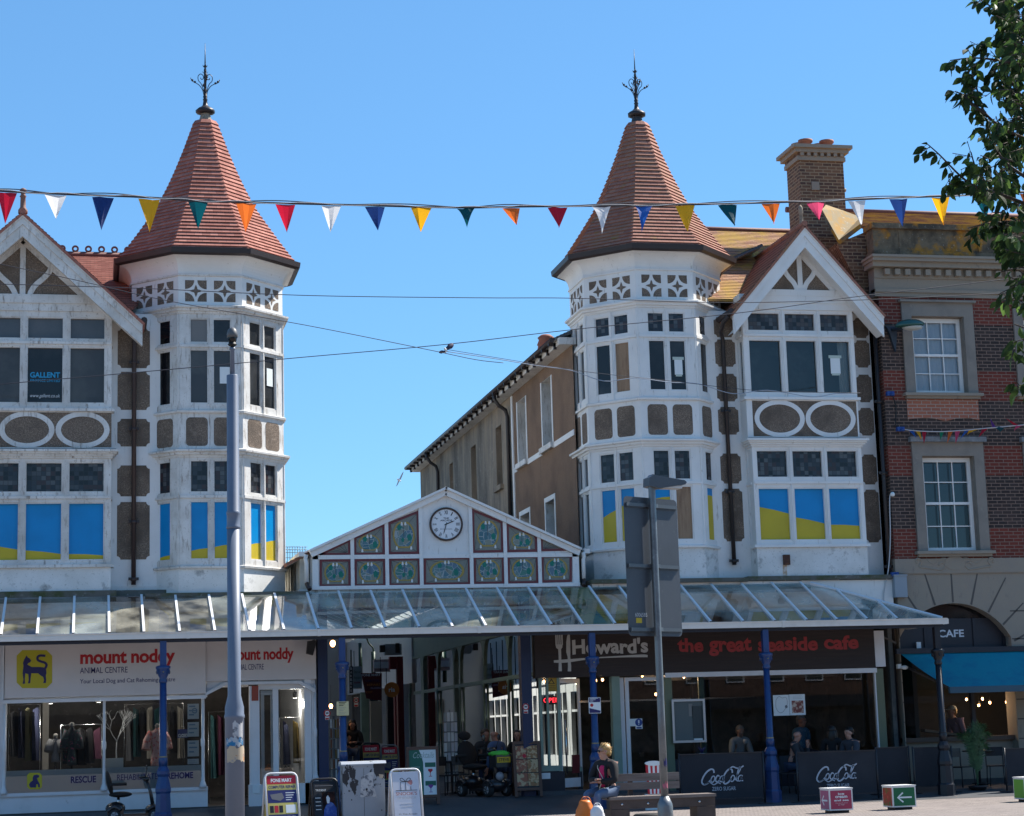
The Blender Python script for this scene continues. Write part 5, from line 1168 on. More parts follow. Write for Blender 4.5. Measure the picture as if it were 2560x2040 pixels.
def stock(name, root_label, z, x0, y0, x1, y1, Y, cols, group=None, seed=1):
    """A clothes rail: garments on hangers from a real rail, each garment a folded body of cloth."""
    rnd = random.Random(seed); a, b = P(z, x0, y1, Y), P(z, x1, y0, Y)
    t = thing(name, root_label, 'clothes rail', ((a.x+b.x)/2, Y, .3), group)
    mb = MB(); mb.tube([(a.x, Y, .3), (a.x, Y, b.z), (b.x, Y, b.z), (b.x, Y, .3)], .016, MATS['chrome'], 6); mb.build('rail', t)
    n = max(2, int((b.x-a.x)/.16))
    for i in range(n):
        x = a.x+(b.x-a.x)*(i+.5)/n; h = rnd.uniform(.75, .95)*(b.z-max(a.z, .35)); m = MATS[rnd.choice(cols)]; mb = MB(); zt2 = b.z-.06
        wv = [(x+.055*math.sin(k*1.3+i)+(k-3)*.014, Y+(k-3)*.075) for k in range(7)]
        for (ax, ay), (bx_, by_) in zip(wv, wv[1:]):
            mb.face([(ax, ay, zt2-h), (bx_, by_, zt2-h), (bx_, by_, zt2-abs(by_-Y)*.5), (ax, ay, zt2-abs(ay-Y)*.5)], m, smooth=True)
            mb.face([(ax+.05, ay, zt2-h), (bx_+.05, by_, zt2-h), (bx_, by_, zt2-abs(by_-Y)*.5), (ax, ay, zt2-abs(ay-Y)*.5)][::-1], m, smooth=True)
        mb.build('garment', t)
    return t
M('chrome', (.5, .5, .5), .2, 1)
for n_, c in (('olive cloth', (.16, .15, .08)), ('black cloth', (.015, .015, .018)), ('navy cloth', (.02, .025, .06)), ('plum cloth', (.10, .03, .06)), ('grey cloth', (.16, .16, .17)), ('rust cloth', (.22, .09, .04)), ('mustard cloth', (.22, .15, .04)), ('cream cloth', (.4, .37, .32)), ('teal cloth', (.03, .10, .11))): M(n_, c, .9)
M('dark floral cloth', (.014, .022, .03), .9, var=[(17, (.22, .03, .09), .60, .64), (13, (.03, .09, .08), .6, .66)])
M('coral floral cloth', (.48, .30, .28), .9, var=[(15, (.42, .09, .08), .53, .60), (24, (.55, .42, .36), .6, .68)])
stock('clothes_rail', 'rail of olive and black coats beyond the window frame of the animal centre', '3', 60, 910, 285, 1350, 1.2, ['olive cloth', 'black cloth', 'olive cloth', 'navy cloth'], 'clothes rails in the charity shop', 3)
stock('clothes_rail', 'rail of dark patterned dresses behind the middle colonette', '3', 430, 1050, 720, 1350, 1.0, ['dark floral cloth', 'black cloth', 'dark floral cloth', 'plum cloth'], 'clothes rails in the charity shop', 5)
stock('clothes_rail', 'rail of mixed jackets deep inside the shop behind the coral dress', '3', 880, 900, 1300, 1330, 3.4, ['grey cloth', 'black cloth', 'teal cloth', 'cream cloth', 'rust cloth'], 'clothes rails in the charity shop', 6)
stock('clothes_rail', 'rail with a mustard jacket inside the shop side window', '3', 1985, 1000, 2130, 1400, 1.0, ['mustard cloth', 'black cloth', 'plum cloth', 'navy cloth'], 'clothes rails in the charity shop', 8)
stock('clothes_rail', 'rail of dark clothes seen through the shop doorway', '3', 1480, 960, 1640, 1500, 2.2, ['black cloth', 'plum cloth', 'teal cloth', 'grey cloth'], 'clothes rails in the charity shop', 9)
# window dressing
def dress_form(z, xc, ytop, ybot, wpx, Y, m, label, head=True):
    c0 = P(z, xc, ybot, Y); c1 = P(z, xc, ytop, Y); hw = (P(z, xc+wpx/2, ytop, Y).x-c1.x); H = c1.z-c0.z
    t = thing('mannequin', label, 'mannequin', (c1.x, Y, .3), 'mannequins in the charity shop window'); mb = MB()
    mb.lathe((c1.x, Y, 0), [(.16, .3), (.16, .32), (.02, .33), (.02, c0.z+.05)], MATS['chrome'], 10); mb.build('stand', t)
    mb = MB(); o = (c1.x, Y, 0)
    pr = [(.80, 0), (.78, .12), (.66, .35), (.60, .5), (.68, .62), (.74, .78), (.66, .88), (.30, .94), (.2, .97), (.19, 1.0)]
    b = len(mb.v); mb.lathe(o, [(hw*.62*r, c0.z+H*h) for r, h in pr], m, 18)
    for v in mb.v[b:]: v.y = Y+(v.y-Y)*.62+.012*math.sin(v.z*30)
    for s in (-1, 1):
        mb.tube([(c1.x+s*hw*.42, Y, c0.z+H*.87), (c1.x+s*hw*.72, Y-.02, c0.z+H*.66), (c1.x+s*hw*.82, Y-.06, c0.z+H*.42)], [.075, .09, .10], m, 10)
    mb.build('dress', t)
    mb = MB(); mb.lathe(o, [(.05, c1.z-.02), (.045, c1.z+.05), (.02, c1.z+.07)], INTL, 10); mb.build('neck', t)
dress_form('3', 1115, 1070, 1345, 190, .55, MATS['coral floral cloth'], 'headless mannequin in a coral floral dress behind the blue column')
dress_form('3', 510, 1060, 1345, 130, .6, MATS['dark floral cloth'], 'headless mannequin in a dark dress with pink flowers')
dress_form('3', 395, 1140, 1320, 120, .9, MATS['grey cloth'], 'headless mannequin in a plain grey top')
t = thing('branch_tree', 'white ornamental branch tree on a pale box in the shop window', 'ornament', tuple(P('3', 826, 1290, .4)))
mb = MB(); TW = M('white twig paint', (.55, .55, .55), .6); rnd = random.Random(4); b0 = P('3', 826, 1300, .4)
def twig(p, d, l, r, k):
    e = p+d*l; mb.tube([p, p.lerp(e, .5)+Vector((rnd.uniform(-.02, .02), 0, 0)), e], [r, r*.8, r*.6], TW, 5)
    if k: [twig(e, (d+Vector((rnd.uniform(-.75, .75), rnd.uniform(-.5, .5), rnd.uniform(-.1, .4)))).normalized(), l*.72, r*.65, k-1) for _ in range(3 if k > 1 else 2)]
twig(b0, Vector((.02, 0, 1)), .38, .016, 4); mb.build('branches', t)
mb = MB(); zbox(mb, '3', 752, 1290, 875, 1372, .35, -.35, 0, M('pale blue box', (.40, .44, .46), .7)); tag(mb.build('display_box'), 'pale blue display box under the white branch tree', 'box')
for i, (y0, y1, lb) in enumerate(((905, 1015, 'leaflet with a round blue picture, top of the window stack'), (1035, 1140, 'leaflet with a blue and orange drawing in the shop window'), (1165, 1280, 'leaflet of blue print low in the shop window'), (1295, 1335, 'leaflet with a blue fish, lowest in the window stack'))):
    mb = MB(); zbox(mb, '3', 1330, y0, 1410, y1, .02, 0, .003, PAPER); pb = M('print %d' % i, (.25, .38, .50), .8)
    if i == 0: c = zz('3', 1380, 955, .017); mb.ring(frame_y(.017), circ(*c, .06, None, 16), circ(*c, .035, None, 16), 0, .001, pb)
    for k in range(3): zbox(mb, '3', 1340, y0+14+(y1-y0)*.27*k, 1340+[45, 58, 36][k], y0+14+(y1-y0)*(.27*k+.1), .016, 0, .001, pb)
    tag(mb.build('leaflet'), lb, 'leaflet', 'leaflets taped inside the shop window')
t = thing('closed_sign', 'blue closed sign hung inside the animal centre window', 'sign', tuple(P('3', 1300, 1120, .5))); mb = MB(); zbox(mb, '3', 1258, 1085, 1335, 1150, .5, 0, .01, M('blue shop sign', (.02, .03, .12), .5)); mb.build('board', t)
tz('3', 1264, 1118, 1330, 1144, 'CLOSED', .488, PAPER, t, bold=.02)
t = thing('floodlight', 'black floodlight fixed at the end of the animal centre sign', 'light', tuple(P('4', 215, 500, -.3))); mb = MB(); zpoly(mb, '4', [(195, 462), (262, 455), (232, 562), (186, 550)], -.3, -.08, .08, MATS['black enamel']); mb.build('housing', t); mb = MB(); mb.bar(P('4', 225, 470, -.28), P('4', 250, 440, 0), .03, .03, MATS['black enamel']); mb.build('bracket', t)
# bottom stock items on the side window sill
for i, (x, c, lb) in enumerate(((1905, 'rust cloth', 'small brown bag on the side window sill'), (1960, 'cream cloth', 'cream bag on the side window sill'), (2035, 'black cloth', 'black bag at the end of the side window sill'))):
    mb = MB(); q = P('3', x, 1380, .3); mb.ball((q.x, .3, q.z), (.12, .1, .075), MATS[c], 10, 6); mb.tube([(q.x-.06, .3, q.z+.05), (q.x, .3, q.z+.14), (q.x+.06, .3, q.z+.05)], .012, MATS[c], 5); tag(mb.build('bag'), lb, 'bag')

# lit ceiling spots over the window display
for x, y, lb in ((360, 905, 'lit ceiling spotlight over the coats in the charity shop window'), (700, 895, 'lit ceiling spotlight by the middle colonette of the charity shop'), (1200, 872, 'lit ceiling spotlight above the coral floral dress'), (2092, 866, 'lit ceiling spotlight in the charity shop side window')):
    q = P('3', x, y, .75); t = thing('ceiling_spotlight', lb, 'light', tuple(q), 'ceiling spotlights of the charity shop'); mb = MB(); mb.lathe((q.x, q.y, q.z), [(.045, 0), (.05, .02), (.05, .12), (.03, .14)], BLK, 12); mb.tube([(q.x, q.y, q.z+.13), (q.x, q.y, q.z+.4)], .012, BLK, 6); mb.build('housing', t)
    mb = MB(); mb.lathe((q.x, q.y, q.z), [(.04, -.004), (.04, .0)], M('spot lens', (.8, .8, .75), .4, emit=((1, .93, .8), 5)) if 'spot lens' not in MATS else MATS['spot lens'], 12); mb.build('lens', t)
    l = bpy.data.lights.new('spot_lamp', 'POINT'); l.energy = 15; l.color = (1, .92, .82); l.shadow_soft_size = .06; lo2 = bpy.data.objects.new('spot_lamp', l); COL.objects.link(lo2); lo2.location = (q.x, q.y+.1, q.z-.12)

# ---- seaside cafe
HW = thing('cafe_shopfront', 'dark brown seaside cafe shopfront with sage green frames and wide glazing', 'shopfront', (14, 0, .27))
BROWN = M('dark brown fascia boards', (.020, .011, .010), .55, var=[(3, (.030, .018, .015), .45, .7, (.4, 1, 8))]); SAGE = M('sage green frame paint', (.20, .275, .225), .5, var=[(3, (.16, .23, .19), .5, .75)]); SAGE2 = M('olive green pilaster', (.14, .165, .105), .5)
hb = P('5', 600, 712, -.08).z; hb2 = P('5', 1600, 672, -.08).z; fx0, fx1 = P('5', 108, 600, -.08).x, P('6', 820, 500, -.08).x; xs_ = P('5', 1025, 600, -.08).x
mb = MB(); mb.box(frame_y(-.08), fx0, xs_, hb, 4.2, -.3, 0, BROWN); mb.box(frame_y(-.08), xs_, fx1, hb2, 4.2, -.3, 0, BROWN)
for z in (hb2+.22, hb2+.44, hb2+.66): mb.box(frame_y(-.08), fx0, fx1, z, z+.008, 0, .003, MATS['black enamel'])
mb.build('fascia_board', HW)
HLET = M('off white sign lettering', (.47, .46, .44), .5); HRED = M('dull red sign lettering', (.34, .035, .038), .5)
mb = MB(); Yh = -.085
def bounce(k): return lambda u, v: (u, v+.012*math.sin(u*k))
tz('5', 372, 438, 905, 558, "Howard's", Yh, HLET, HW, mb, bold=.035, warp=bounce(9))
stroke(mb, frame_y(Yh), [(*zz('5', x, y, Yh), w_) for x, y, w_ in bez([(240, 606, .05), (330, 602, .07), (520, 582, .03), (700, 572, .035), (860, 566, .06), (905, 568, .05)], 6)], .04, -.001, .001, HLET)
for a, b in ((252, 259), (266, 272), (280, 286), (294, 301)): zbox(mb, '5', a, 408, b, 490, Yh, -.001, .0, HLET)
zpoly(mb, '5', [(252, 485), (301, 485), (300, 505), (291, 520), (293, 600), (297, 675), (273, 675), (275, 600), (271, 520), (256, 508)], Yh, -.001, .0005, HLET)
zpoly(mb, '5', [(345, 408), (352, 408), (356, 470), (357, 540), (356, 575), (363, 640), (362, 676), (338, 676), (340, 640), (338, 575), (328, 540), (328, 470), (334, 425)], Yh, -.001, .0005, HLET)
mb.build('sign_lettering', HW)
mb = MB(); 
for body, x0, y0, x1, y1 in (('the', 1118, 437, 1297, 540), ('great', 1342, 437, 1640, 572), ('seaside', 1690, 425, 2108, 535)): tz('5', x0, y0, x1, y1, body, Yh, HRED, HW, bold=.035, warp=bounce(7))
tz('6', 460, 420, 702, 527, 'cafe', Yh, HRED, HW, bold=.035, warp=bounce(7))
# right end post, pilasters, big window
mb = MB(); zbox(mb, '6', 815, 390, 885, 650, -.06, -.2, 0, SHOPWHITE); ex0, ex1 = P('6', 838, 900, -.03).x, P('6', 895, 900, -.03).x; mb.box(frame_y(-.03), ex0, ex1, .2, hb2-.02, -.2, 0, SAGE2); mb.box(frame_y(-.06), xs_, ex0+.02, hb2-.11, hb2-.005, -.1, .03, SHOPWHITE)
mb.box(frame_y(-.05), ex0-.035, ex0-.002, .9, hb2-.1, -.1, 0, SHOPWHITE)
p0, p1 = P('5', 1030, 900, -.03).x, P('5', 1082, 900, -.03).x; mb.box(frame_y(-.03), p0, p1, .2, hb2-.1, -.2, 0, SAGE2)
p2, p3 = P('5', 655, 900, -.03).x, P('5', 712, 900, -.03).x; mb.box(frame_y(-.03), p2, p3, .2, hb, -.2, 0, SAGE)
mb.box(frame_y(0), p1, ex0, .2, .95, -.2, 0, NAVY); mb.box(frame_y(0), P('5', 1275, 900, 0).x, P('5', 1312, 900, 0).x, .9, hb2-.1, -.1, -.02, SAGE)
mb.build('window_frame', HW)
mb = MB(); mb.face([(p1, .02, .95), (ex0, .02, .95), (ex0, .02, hb2-.1), (p1, .02, hb2-.1)], GLS); mb.build('window_pane', HW)
# left light, open door, entrance, poster door
mb = MB(); l0, l1 = P('5', 138, 900, .0).x, P('5', 285, 900, .0).x; lz = P('5', 200, 1385, 0).z
for q in ((l0, l0+.06, lz, hb), (l1-.06, l1, lz, hb), (l0+.06, l1-.06, lz, lz+.12), (P('5', 190, 900, 0).x, P('5', 205, 900, 0).x, lz+.12, hb)): mb.box(frame_y(0), *q, -.1, 0, SAGE)
mb.box(frame_y(.0), l0-.1, l1+.05, .2, lz-.01, -.15, 0, NAVY); mb.build('side_light_frame', HW)
mb = MB(); mb.face([(l0, .04, lz), (l1, .04, lz), (l1, .04, hb), (l0, .04, hb)], GLS); mb.build('window_pane', HW)
dt = MB(); h0 = P('5', 290, 1400, .05); h1 = P('5', 445, 1400, .55); du = Vector((h1.x-h0.x, .5, 0)).normalized(); df = Frame((h0.x, .05, 0), u=du, n=(du.y, -du.x, 0)); dl = math.hypot(h1.x-h0.x, .5)
for q in ((0, .08, .42, hb-.02), (dl-.07, dl, .42, hb-.02), (.08, dl-.07, .42, .62), (.08, dl-.07, hb-.12, hb-.02)): dt.box(df, *q, -.05, 0, SHOPWHITE)
dt.face([df.p(.08, .6, -.025), df.p(dl-.07, .6, -.025), df.p(dl-.07, hb-.1, -.025), df.p(.08, hb-.1, -.025)], GLS); dt.tube([df.p(.16, .7, .05), df.p(.16, 1.9, .05)], .02, MATS['chrome'], 8)
dt.box(df, dl*.55, dl*.9, .72, 1.12, -.02, -.01, M('dark red poster', (.12, .015, .02), .6)); dt.build('open_door', HW)
mb = MB(); d0, d1 = P('5', 712, 900, .1).x, P('5', 775, 900, .1).x; d2 = P('5', 1022, 900, .1).x
for q in ((d0, d0+.09, .35, hb-.03), (d0+.12, d1, .35, hb-.03), (d2-.07, d2, .35, hb-.03), (d1, d2-.07, hb-.11, hb-.03), (d1, d2-.07, .35, .5)): mb.box(frame_y(.1), *q, -.06, 0, SHOPWHITE)
mb.build('side_door', HW)
mb = MB(); mb.face([(d1, .12, .5), (d2, .12, .5), (d2, .12, hb-.1), (d1, .12, hb-.1)], GLS); mb.build('window_pane', HW)
mb = MB(); mb.box(Frame((0, 0, .36)), l0, d2, -.2, 0, -1.2, .05, FLAG); mb.build('door_step', HW)
PARASOL_REFL = M('pale parasol reflection', (.36, .36, .37), .9); CW = M('dark teal cafe wall', (.05, .062, .066), .8, var=[(1.1, (.11, .11, .105), .5, .66), (3, (.025, .03, .034), .55, .7)])
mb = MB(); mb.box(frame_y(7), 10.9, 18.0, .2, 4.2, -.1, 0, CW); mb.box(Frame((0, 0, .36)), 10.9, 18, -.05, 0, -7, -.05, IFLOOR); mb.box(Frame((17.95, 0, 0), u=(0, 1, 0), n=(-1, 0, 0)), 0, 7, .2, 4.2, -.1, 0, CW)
mb.poly(Frame((p1, 0, 0), u=(0, 1, 0), n=(1, 0, 0)), [(.3, 3.3), (2.4, 2.75), (2.4, 2.85), (.3, 3.4)], 0, ex0-p1, PARASOL_REFL); mb.box(Frame((0, 0, 3.9)), 10.9, 18, 0, .1, -7, -.3, CW)  # pale slope added to imitate white parasols reflected in the cafe window
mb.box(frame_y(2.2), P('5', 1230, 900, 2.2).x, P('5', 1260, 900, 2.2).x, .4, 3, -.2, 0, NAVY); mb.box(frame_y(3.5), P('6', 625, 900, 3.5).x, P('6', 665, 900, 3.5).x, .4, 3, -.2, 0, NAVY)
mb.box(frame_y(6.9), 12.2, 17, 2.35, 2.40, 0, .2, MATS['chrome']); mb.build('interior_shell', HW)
# OPEN neon, menu case, posters, warning plates
NEON = M('red neon', (.3, .01, .01), .4, emit=((1.0, .03, .05), 2.2))
t = thing('open_sign', 'red neon open sign glowing in the cafe side light', 'sign', tuple(P('5', 215, 880, .2))); mb = MB()
tz('5', 168, 862, 280, 898, 'OPEN', .2, NEON, t, mb, bold=-.005); mb.build('neon_tube', t); mb = MB(); mb.poly(frame_y(.21), circ(*zz('5', 222, 880, .21), .22, .10, 24), -.02, -.01, MATS['black enamel']); mb.build('backing', t)
WPL = M('yellow warning plate', (.38, .24, .03), .6)
t = thing('warning_plate', 'yellow warning plate with black triangle above the open sign', 'sign', tuple(P('5', 222, 770, .03))); mb = MB(); zbox(mb, '5', 188, 722, 258, 820, .03, 0, .008, WPL); mb.build('plate', t); mb = MB(); zpoly(mb, '5', [(222, 727), (247, 765), (197, 765)], .02, 0, .003, MATS['black enamel']); zpoly(mb, '5', [(222, 738), (238, 761), (206, 761)], .016, 0, .002, WPL)
for y in (775, 787, 799, 809): zbox(mb, '5', 196, y, 250, y+4, .02, 0, .002, MATS['black enamel'])
mb.build('printing', t)
t = thing('menu_case', 'silver-framed glazed menu case on the cafe window', 'menu case', tuple(P('5', 1192, 1030, -.08))); mb = MB()
c0, c1 = P('5', 1083, 1185, -.08), P('5', 1305, 870, -.08); SIL = M('brushed aluminium', (.45, .47, .48), .35, .8)
mb.ring(frame_y(-.08), [(c0.x, c0.z), (c1.x, c0.z), (c1.x, c1.z), (c0.x, c1.z)], [(c0.x+.05, c0.z+.05), (c1.x-.05, c0.z+.05), (c1.x-.05, c1.z-.05), (c0.x+.05, c1.z-.05)], 0, .05, SIL); mb.build('frame', t)
mb = MB(); mb.box(frame_y(-.08), c0.x+.05, c1.x-.05, c0.z+.05, c1.z-.05, 0, .008, M('menu backing', (.10, .125, .125), .4)); zbox(mb, '5', 1235, 1150, 1295, 1168, -.09, 0, .002, PAPER)
zbox(mb, '5', 1198, 905, 1222, 995, -.09, 0, .002, INTL); zbox(mb, '5', 1228, 920, 1290, 1150, -.09, 0, .002, M('menu sheet', (.05, .06, .06), .5)); mb.build('menu', t)
mb = MB(); zbox(mb, '5', 1800, 842, 1905, 992, -.0, 0, .004, PAPER); LINE = M('grey print', (.22, .23, .24), .8)
stroke(mb, frame_y(-.006), bez([zz('5', x, y, -.006) for x, y in ((1815, 880), (1835, 855), (1860, 865), (1885, 860), (1895, 890), (1890, 925), (1862, 965), (1835, 965), (1815, 930), (1815, 880))], 4), .008, 0, .001, LINE); mb.poly(frame_y(-.006), circ(*zz('5', 1888, 926, -.006), .035, None, 10), 0, .001, LINE)
tag(mb.build('poster'), 'white poster with a line drawing of a heart in the cafe window', 'poster', 'posters in the cafe window')
mb = MB(); zbox(mb, '5', 1915, 837, 2018, 988, -.0, 0, .004, PAPER); zbox(mb, '5', 1930, 882, 2008, 972, -.005, 0, .001, M('food picture', (.20, .05, .04), .6, var=[(9, (.55, .42, .33), .5, .58)]))
for y in (848, 858, 868): zbox(mb, '5', 1935, y, 1998, y+3, -.005, 0, .001, LINE)
tag(mb.build('poster'), 'white poster with a red food picture in the cafe window', 'poster', 'posters in the cafe window')
mb = MB(); zbox(mb, '5', 775, 1012, 825, 1066, .10, 0, .003, PAPER); zbox(mb, '5', 820, 1010, 866, 1085, .099, 0, .003, PAPER); mb.poly(frame_y(.094), circ(*zz('5', 842, 1038, .094), .085, None, 16), 0, .002, M('safety blue', (.02, .06, .25), .5)); zbox(mb, '5', 838, 1022, 846, 1045, .092, 0, .002, PAPER); mb.ball(frame_y(.09).p(*zz('5', 842, 1053, .09)), .012, PAPER, 6, 4); zbox(mb, '5', 826, 1070, 862, 1082, .094, 0, .002, MATS['safety blue']); tag(mb.build('door_notice'), 'blue mandatory-action notice on the glazed cafe side door', 'sign')
mb = MB(); zbox(mb, '5', 148, 1395, 214, 1440, -.02, 0, .01, PAPER); tag(mb.build('wall_plate'), 'small white plate below the cafe side light', 'sign')
BULB = M('lit filament bulb', (.6, .3, .1), .4, emit=((1.0, .5, .2), 6))
def bulb(z, x, y, Y, label, group, r=.035):
    t = thing('light_bulb', label, 'light bulb', tuple(P(z, x, y, Y)), group); q = P(z, x, y, Y); mb = MB(); mb.ball(q, (r, r, r*1.25), BULB, 10, 6); mb.build('glass_bulb', t)
    mb = MB(); mb.lathe((q.x, q.y, q.z), [(.018, r), (.018, r+.05), (.004, r+.06), (.004, r+.5)], MATS['black enamel'], 6); mb.build('lamp_holder', t)
    l = bpy.data.lights.new('bulb_light', 'POINT'); l.energy = r*110; l.color = (1, .68, .40); l.shadow_soft_size = r; lo2 = bpy.data.objects.new('bulb_light', l); COL.objects.link(lo2); lo2.location = (q.x, q.y, q.z-r*1.6)
for z, x, y, Y, lb in (('5', 170, 748, .5, 'lit bulb beside the yellow warning plate'), ('5', 867, 704, .6, 'lit bulb over the glazed cafe side door'), ('5', 1162, 714, .6, 'lit bulb above the menu case'), ('5', 536, 740, 2, 'lit bulb in the dark cafe doorway, beside the column'), ('5', 585, 735, 2.6, 'lit bulb deepest in the dark cafe doorway'), ('5', 963, 838, 2.2, 'lit bulb low behind the cafe side door glass')): bulb(z, x, y, Y, lb, 'filament bulbs in the cafe', .03)
for i, (x, y) in enumerate(((1478, 882), (1592, 878), (1566, 925), (1645, 905), (1764, 902), (1828, 880))): bulb('6', x, y, .9, ['small bulb at the near end of the awning cafe string', 'pale bulb second along the awning cafe string', 'tiny low bulb of the awning cafe string', 'orange bulb between the two awning cafe window posts', 'orange bulb before the last along the awning cafe string', 'last orange bulb along the awning cafe string'][i], 'string bulbs of the awning cafe', .028)

# ---------------------------------------------------------------- inside the arcade
AI = thing('arcade_shopfront', 'sage green glazed cafe side wall with slim colonettes running back into the arcade', 'shopfront', (10.6, 10, .3), 'shopfronts inside the arcade')
XA = 10.60; gw = Frame((XA, 0, 0), u=(0, -1, 0), n=(-1, 0, 0))
def AG(x, y): q = PX('4', x, y, XA); return q.y, q.z
Yend = 22.8; tz0 = 3.05; tops = 4.25
mb = MB(); mb.box(gw, -Yend, -.5, .25, .75, -.1, 0, NAVY); mb.box(gw, -Yend, -.5, .75, .85, -.1, .03, SAGE); mb.box(gw, -Yend, -.5, tz0-.05, tz0+.05, -.08, .03, SAGE); mb.box(gw, -Yend, -.5, tops, 5.6, -.2, 0, SAGE); mb.box(gw, -Yend, -.5, tops-.06, tops+.02, -.1, .05, SAGE)
ups = [(AG(x, 900)[0], w_) for x, w_ in ((890, .25), (925, .08), (1020, .5), (1125, .07), (1245, .16), (1285, .07), (1455, .07), (1630, .07))]
for y, w_ in ups:
    if w_ > .1: mb.box(gw, -y-w_/2, -y+w_/2, .3, tops, -.1, .04, SAGE)
    else: mb.lathe((XA-.02, y, 0), [(.05, .85), (.06, .95), (.035, 1.0), (.035, tz0-.15), (.055, tz0-.1), (.04, tz0)], SAGE, 8)
    for s in (-1, 1):
        mb.poly(gw, [(-y+s*.03, tops), (-y+s*.03, tops-.75), (-y+s*.09, tops-.45), (-y+s*.24, tops-.18), (-y+s*.5, tops-.03), (-y+s*.5, tops)][::(1 if s > 0 else -1)], -.03, .02, SAGE)
    mb.box(gw, -y-.03, -y+.03, tz0, tops, -.05, .02, SAGE)
mb.build('glazing_frame', AI)
mb = MB(); ARCGL = glass_mat('arcade shop glass', (.75, .8, .8), refl=1.0, ior=1.7); mb.face([(XA+.03, .5, .85), (XA+.03, Yend, .85), (XA+.03, Yend, tops), (XA+.03, .5, tops)], ARCGL); mb.build('window_pane', AI)
mb = MB(); mb.box(Frame((XA+2.2, 0, 0), u=(0, -1, 0), n=(-1, 0, 0)), -Yend, -7.2, .2, 4.6, -.1, 0, CW); mb.build('interior_wall', AI)
# opposite side: white shopfronts (seen mirrored in the green glazing)
AO = thing('arcade_shopfront', 'white panelled shopfronts on the far side of the arcade, seen mirrored in the glass', 'shopfront', (4.8, 10, .3), 'shopfronts inside the arcade')
XO = 4.82; ow = Frame((XO, 0, 0), u=(0, 1, 0), n=(1, 0, 0)); mb = MB(); ABRT = M('white arcade paint', (.52, .53, .53), .5)
mb.box(ow, .4, 40, 3.0, 5.6, -.15, 0, ABRT); mb.box(ow, .4, 40, .25, .8, -.15, 0, ABRT); mb.box(ow, .4, 40, 3.35, 3.5, 0, .06, ABRT)
for k in range(34): y = .6+k*1.2; mb.box(ow, y, y+(.14 if k % 4 else .6), .8, 3.0, -.15, 0, ABRT); mb.box(ow, y, y+1.2, 2.3, 2.38, -.1, -.02, ABRT); mb.box(ow, y+.5, y+.56, 3.55, 5.4, 0, .03, NAVY)
mb.build('shop_frames', AO)
mb = MB(); mb.box(ow, .4, 40, .8, 3.0, -.3, -.2, DARKGLASS2); mb.build('window_pane', AO)
mb = MB(); mb.box(frame_y(40), 4.6, 10.9, .2, 5.8, -.2, 0, M('arcade end wall', (.35, .36, .36), .8)); mb.build('end_wall', AO)
# further shops on the cafe side
AF = thing('arcade_shopfront', 'dark red framed shop with pale fascia deeper in the arcade', 'shopfront', (10.4, 26, .4), 'shopfronts inside the arcade')
CRIM = M('crimson shop paint', (.16, .012, .018), .5)
mb = MB()
def PF(x, y, Y): return P('4', x, y, Y)
zbox(mb, '4', 845, 570, 872, 1380, 22.6, -.3, 0, CRIM); zbox(mb, '4', 780, 570, 866, 660, 22.7, -.3, 0, CRIM); mb.box(Frame((10.55, 0, 0), u=(0, -1, 0), n=(-1, 0, 0)), -40, -22.9, 3.4, 5.6, -.2, 0, SHOPWHITE)
mb.box(Frame((10.75, 0, 0), u=(0, -1, 0), n=(-1, 0, 0)), -40, -22.9, .3, 3.4, -.2, 0, INT)
for y, m_ in ((24.5, SHOPWHITE), (26.2, CRIM), (28, NAVY), (30, SHOPWHITE), (32.5, NAVY), (35, SAGE)): mb.box(Frame((10.55, 0, 0), u=(0, -1, 0), n=(-1, 0, 0)), -y-.3, -y, .3, 3.4, -.2, .1, m_)
mb.build('shop_frames', AF)
mb = MB(); zbox(mb, '4', 665, 590, 780, 680, 23.4, -.2, 0, M('pale pink shop sign', (.50, .40, .38), .6)); zbox(mb, '4', 668, 608, 775, 655, 23.38, 0, .02, PAPER); mb.build('fascia_board', AF)
mb = MB(); zbox(mb, '4', 645, 885, 722, 1190, 24.5, -.1, 0, M('pale wood panel', (.52, .42, .29), .7)); mb.build('door_panel', AF)
def hang(z, x0, y0, x1, y1, Y, m, label, name='hanging_sign', lines=(), tm=None, pts=None):
    t = thing(name, label, 'sign', tuple(P(z, (x0+x1)/2, y0, Y)), 'signs hanging in the arcade'); mb = MB()
    if pts: zpoly(mb, z, pts, Y, -.04, 0, m)
    else: zbox(mb, z, x0, y0, x1, y1, Y, -.06, 0, m)
    mb.build('board', t)
    mb = MB(); a = P(z, x0+8, y0, Y); b = P(z, x1-8, y0, Y); mb.tube([a, a+Vector((0, 0, .5))], .012, IRON, 5); mb.tube([b, b+Vector((0, 0, .5))], .012, IRON, 5); mb.build('hanger', t)
    for (a0, b0_, a1, b1_, s, c) in lines: tz(z, a0, b0_, a1, b1_, s, Y-.012, c, t, bold=.02)
    return t
OR = M('orange sign print', (.45, .16, .03), .6); LIL = M('lilac sign print', (.35, .30, .42), .6)
hang('4', 575, 688, 722, 885, 18.5, M('maroon sign board', (.09, .008, .014), .6), 'maroon phone shop banner with coloured lettering in the arcade', lines=[(580, 692, 712, 712, 'FONE MART', PAPER), (602, 733, 706, 752, 'COMPUTERS', SNAVY), (618, 762, 712, 780, 'REPAIRS', OR), (640, 786, 714, 802, 'UNLOCKING', LIL), (612, 815, 656, 832, 'COST', OR)], pts=[(575, 688), (722, 688), (722, 885), (612, 868)])
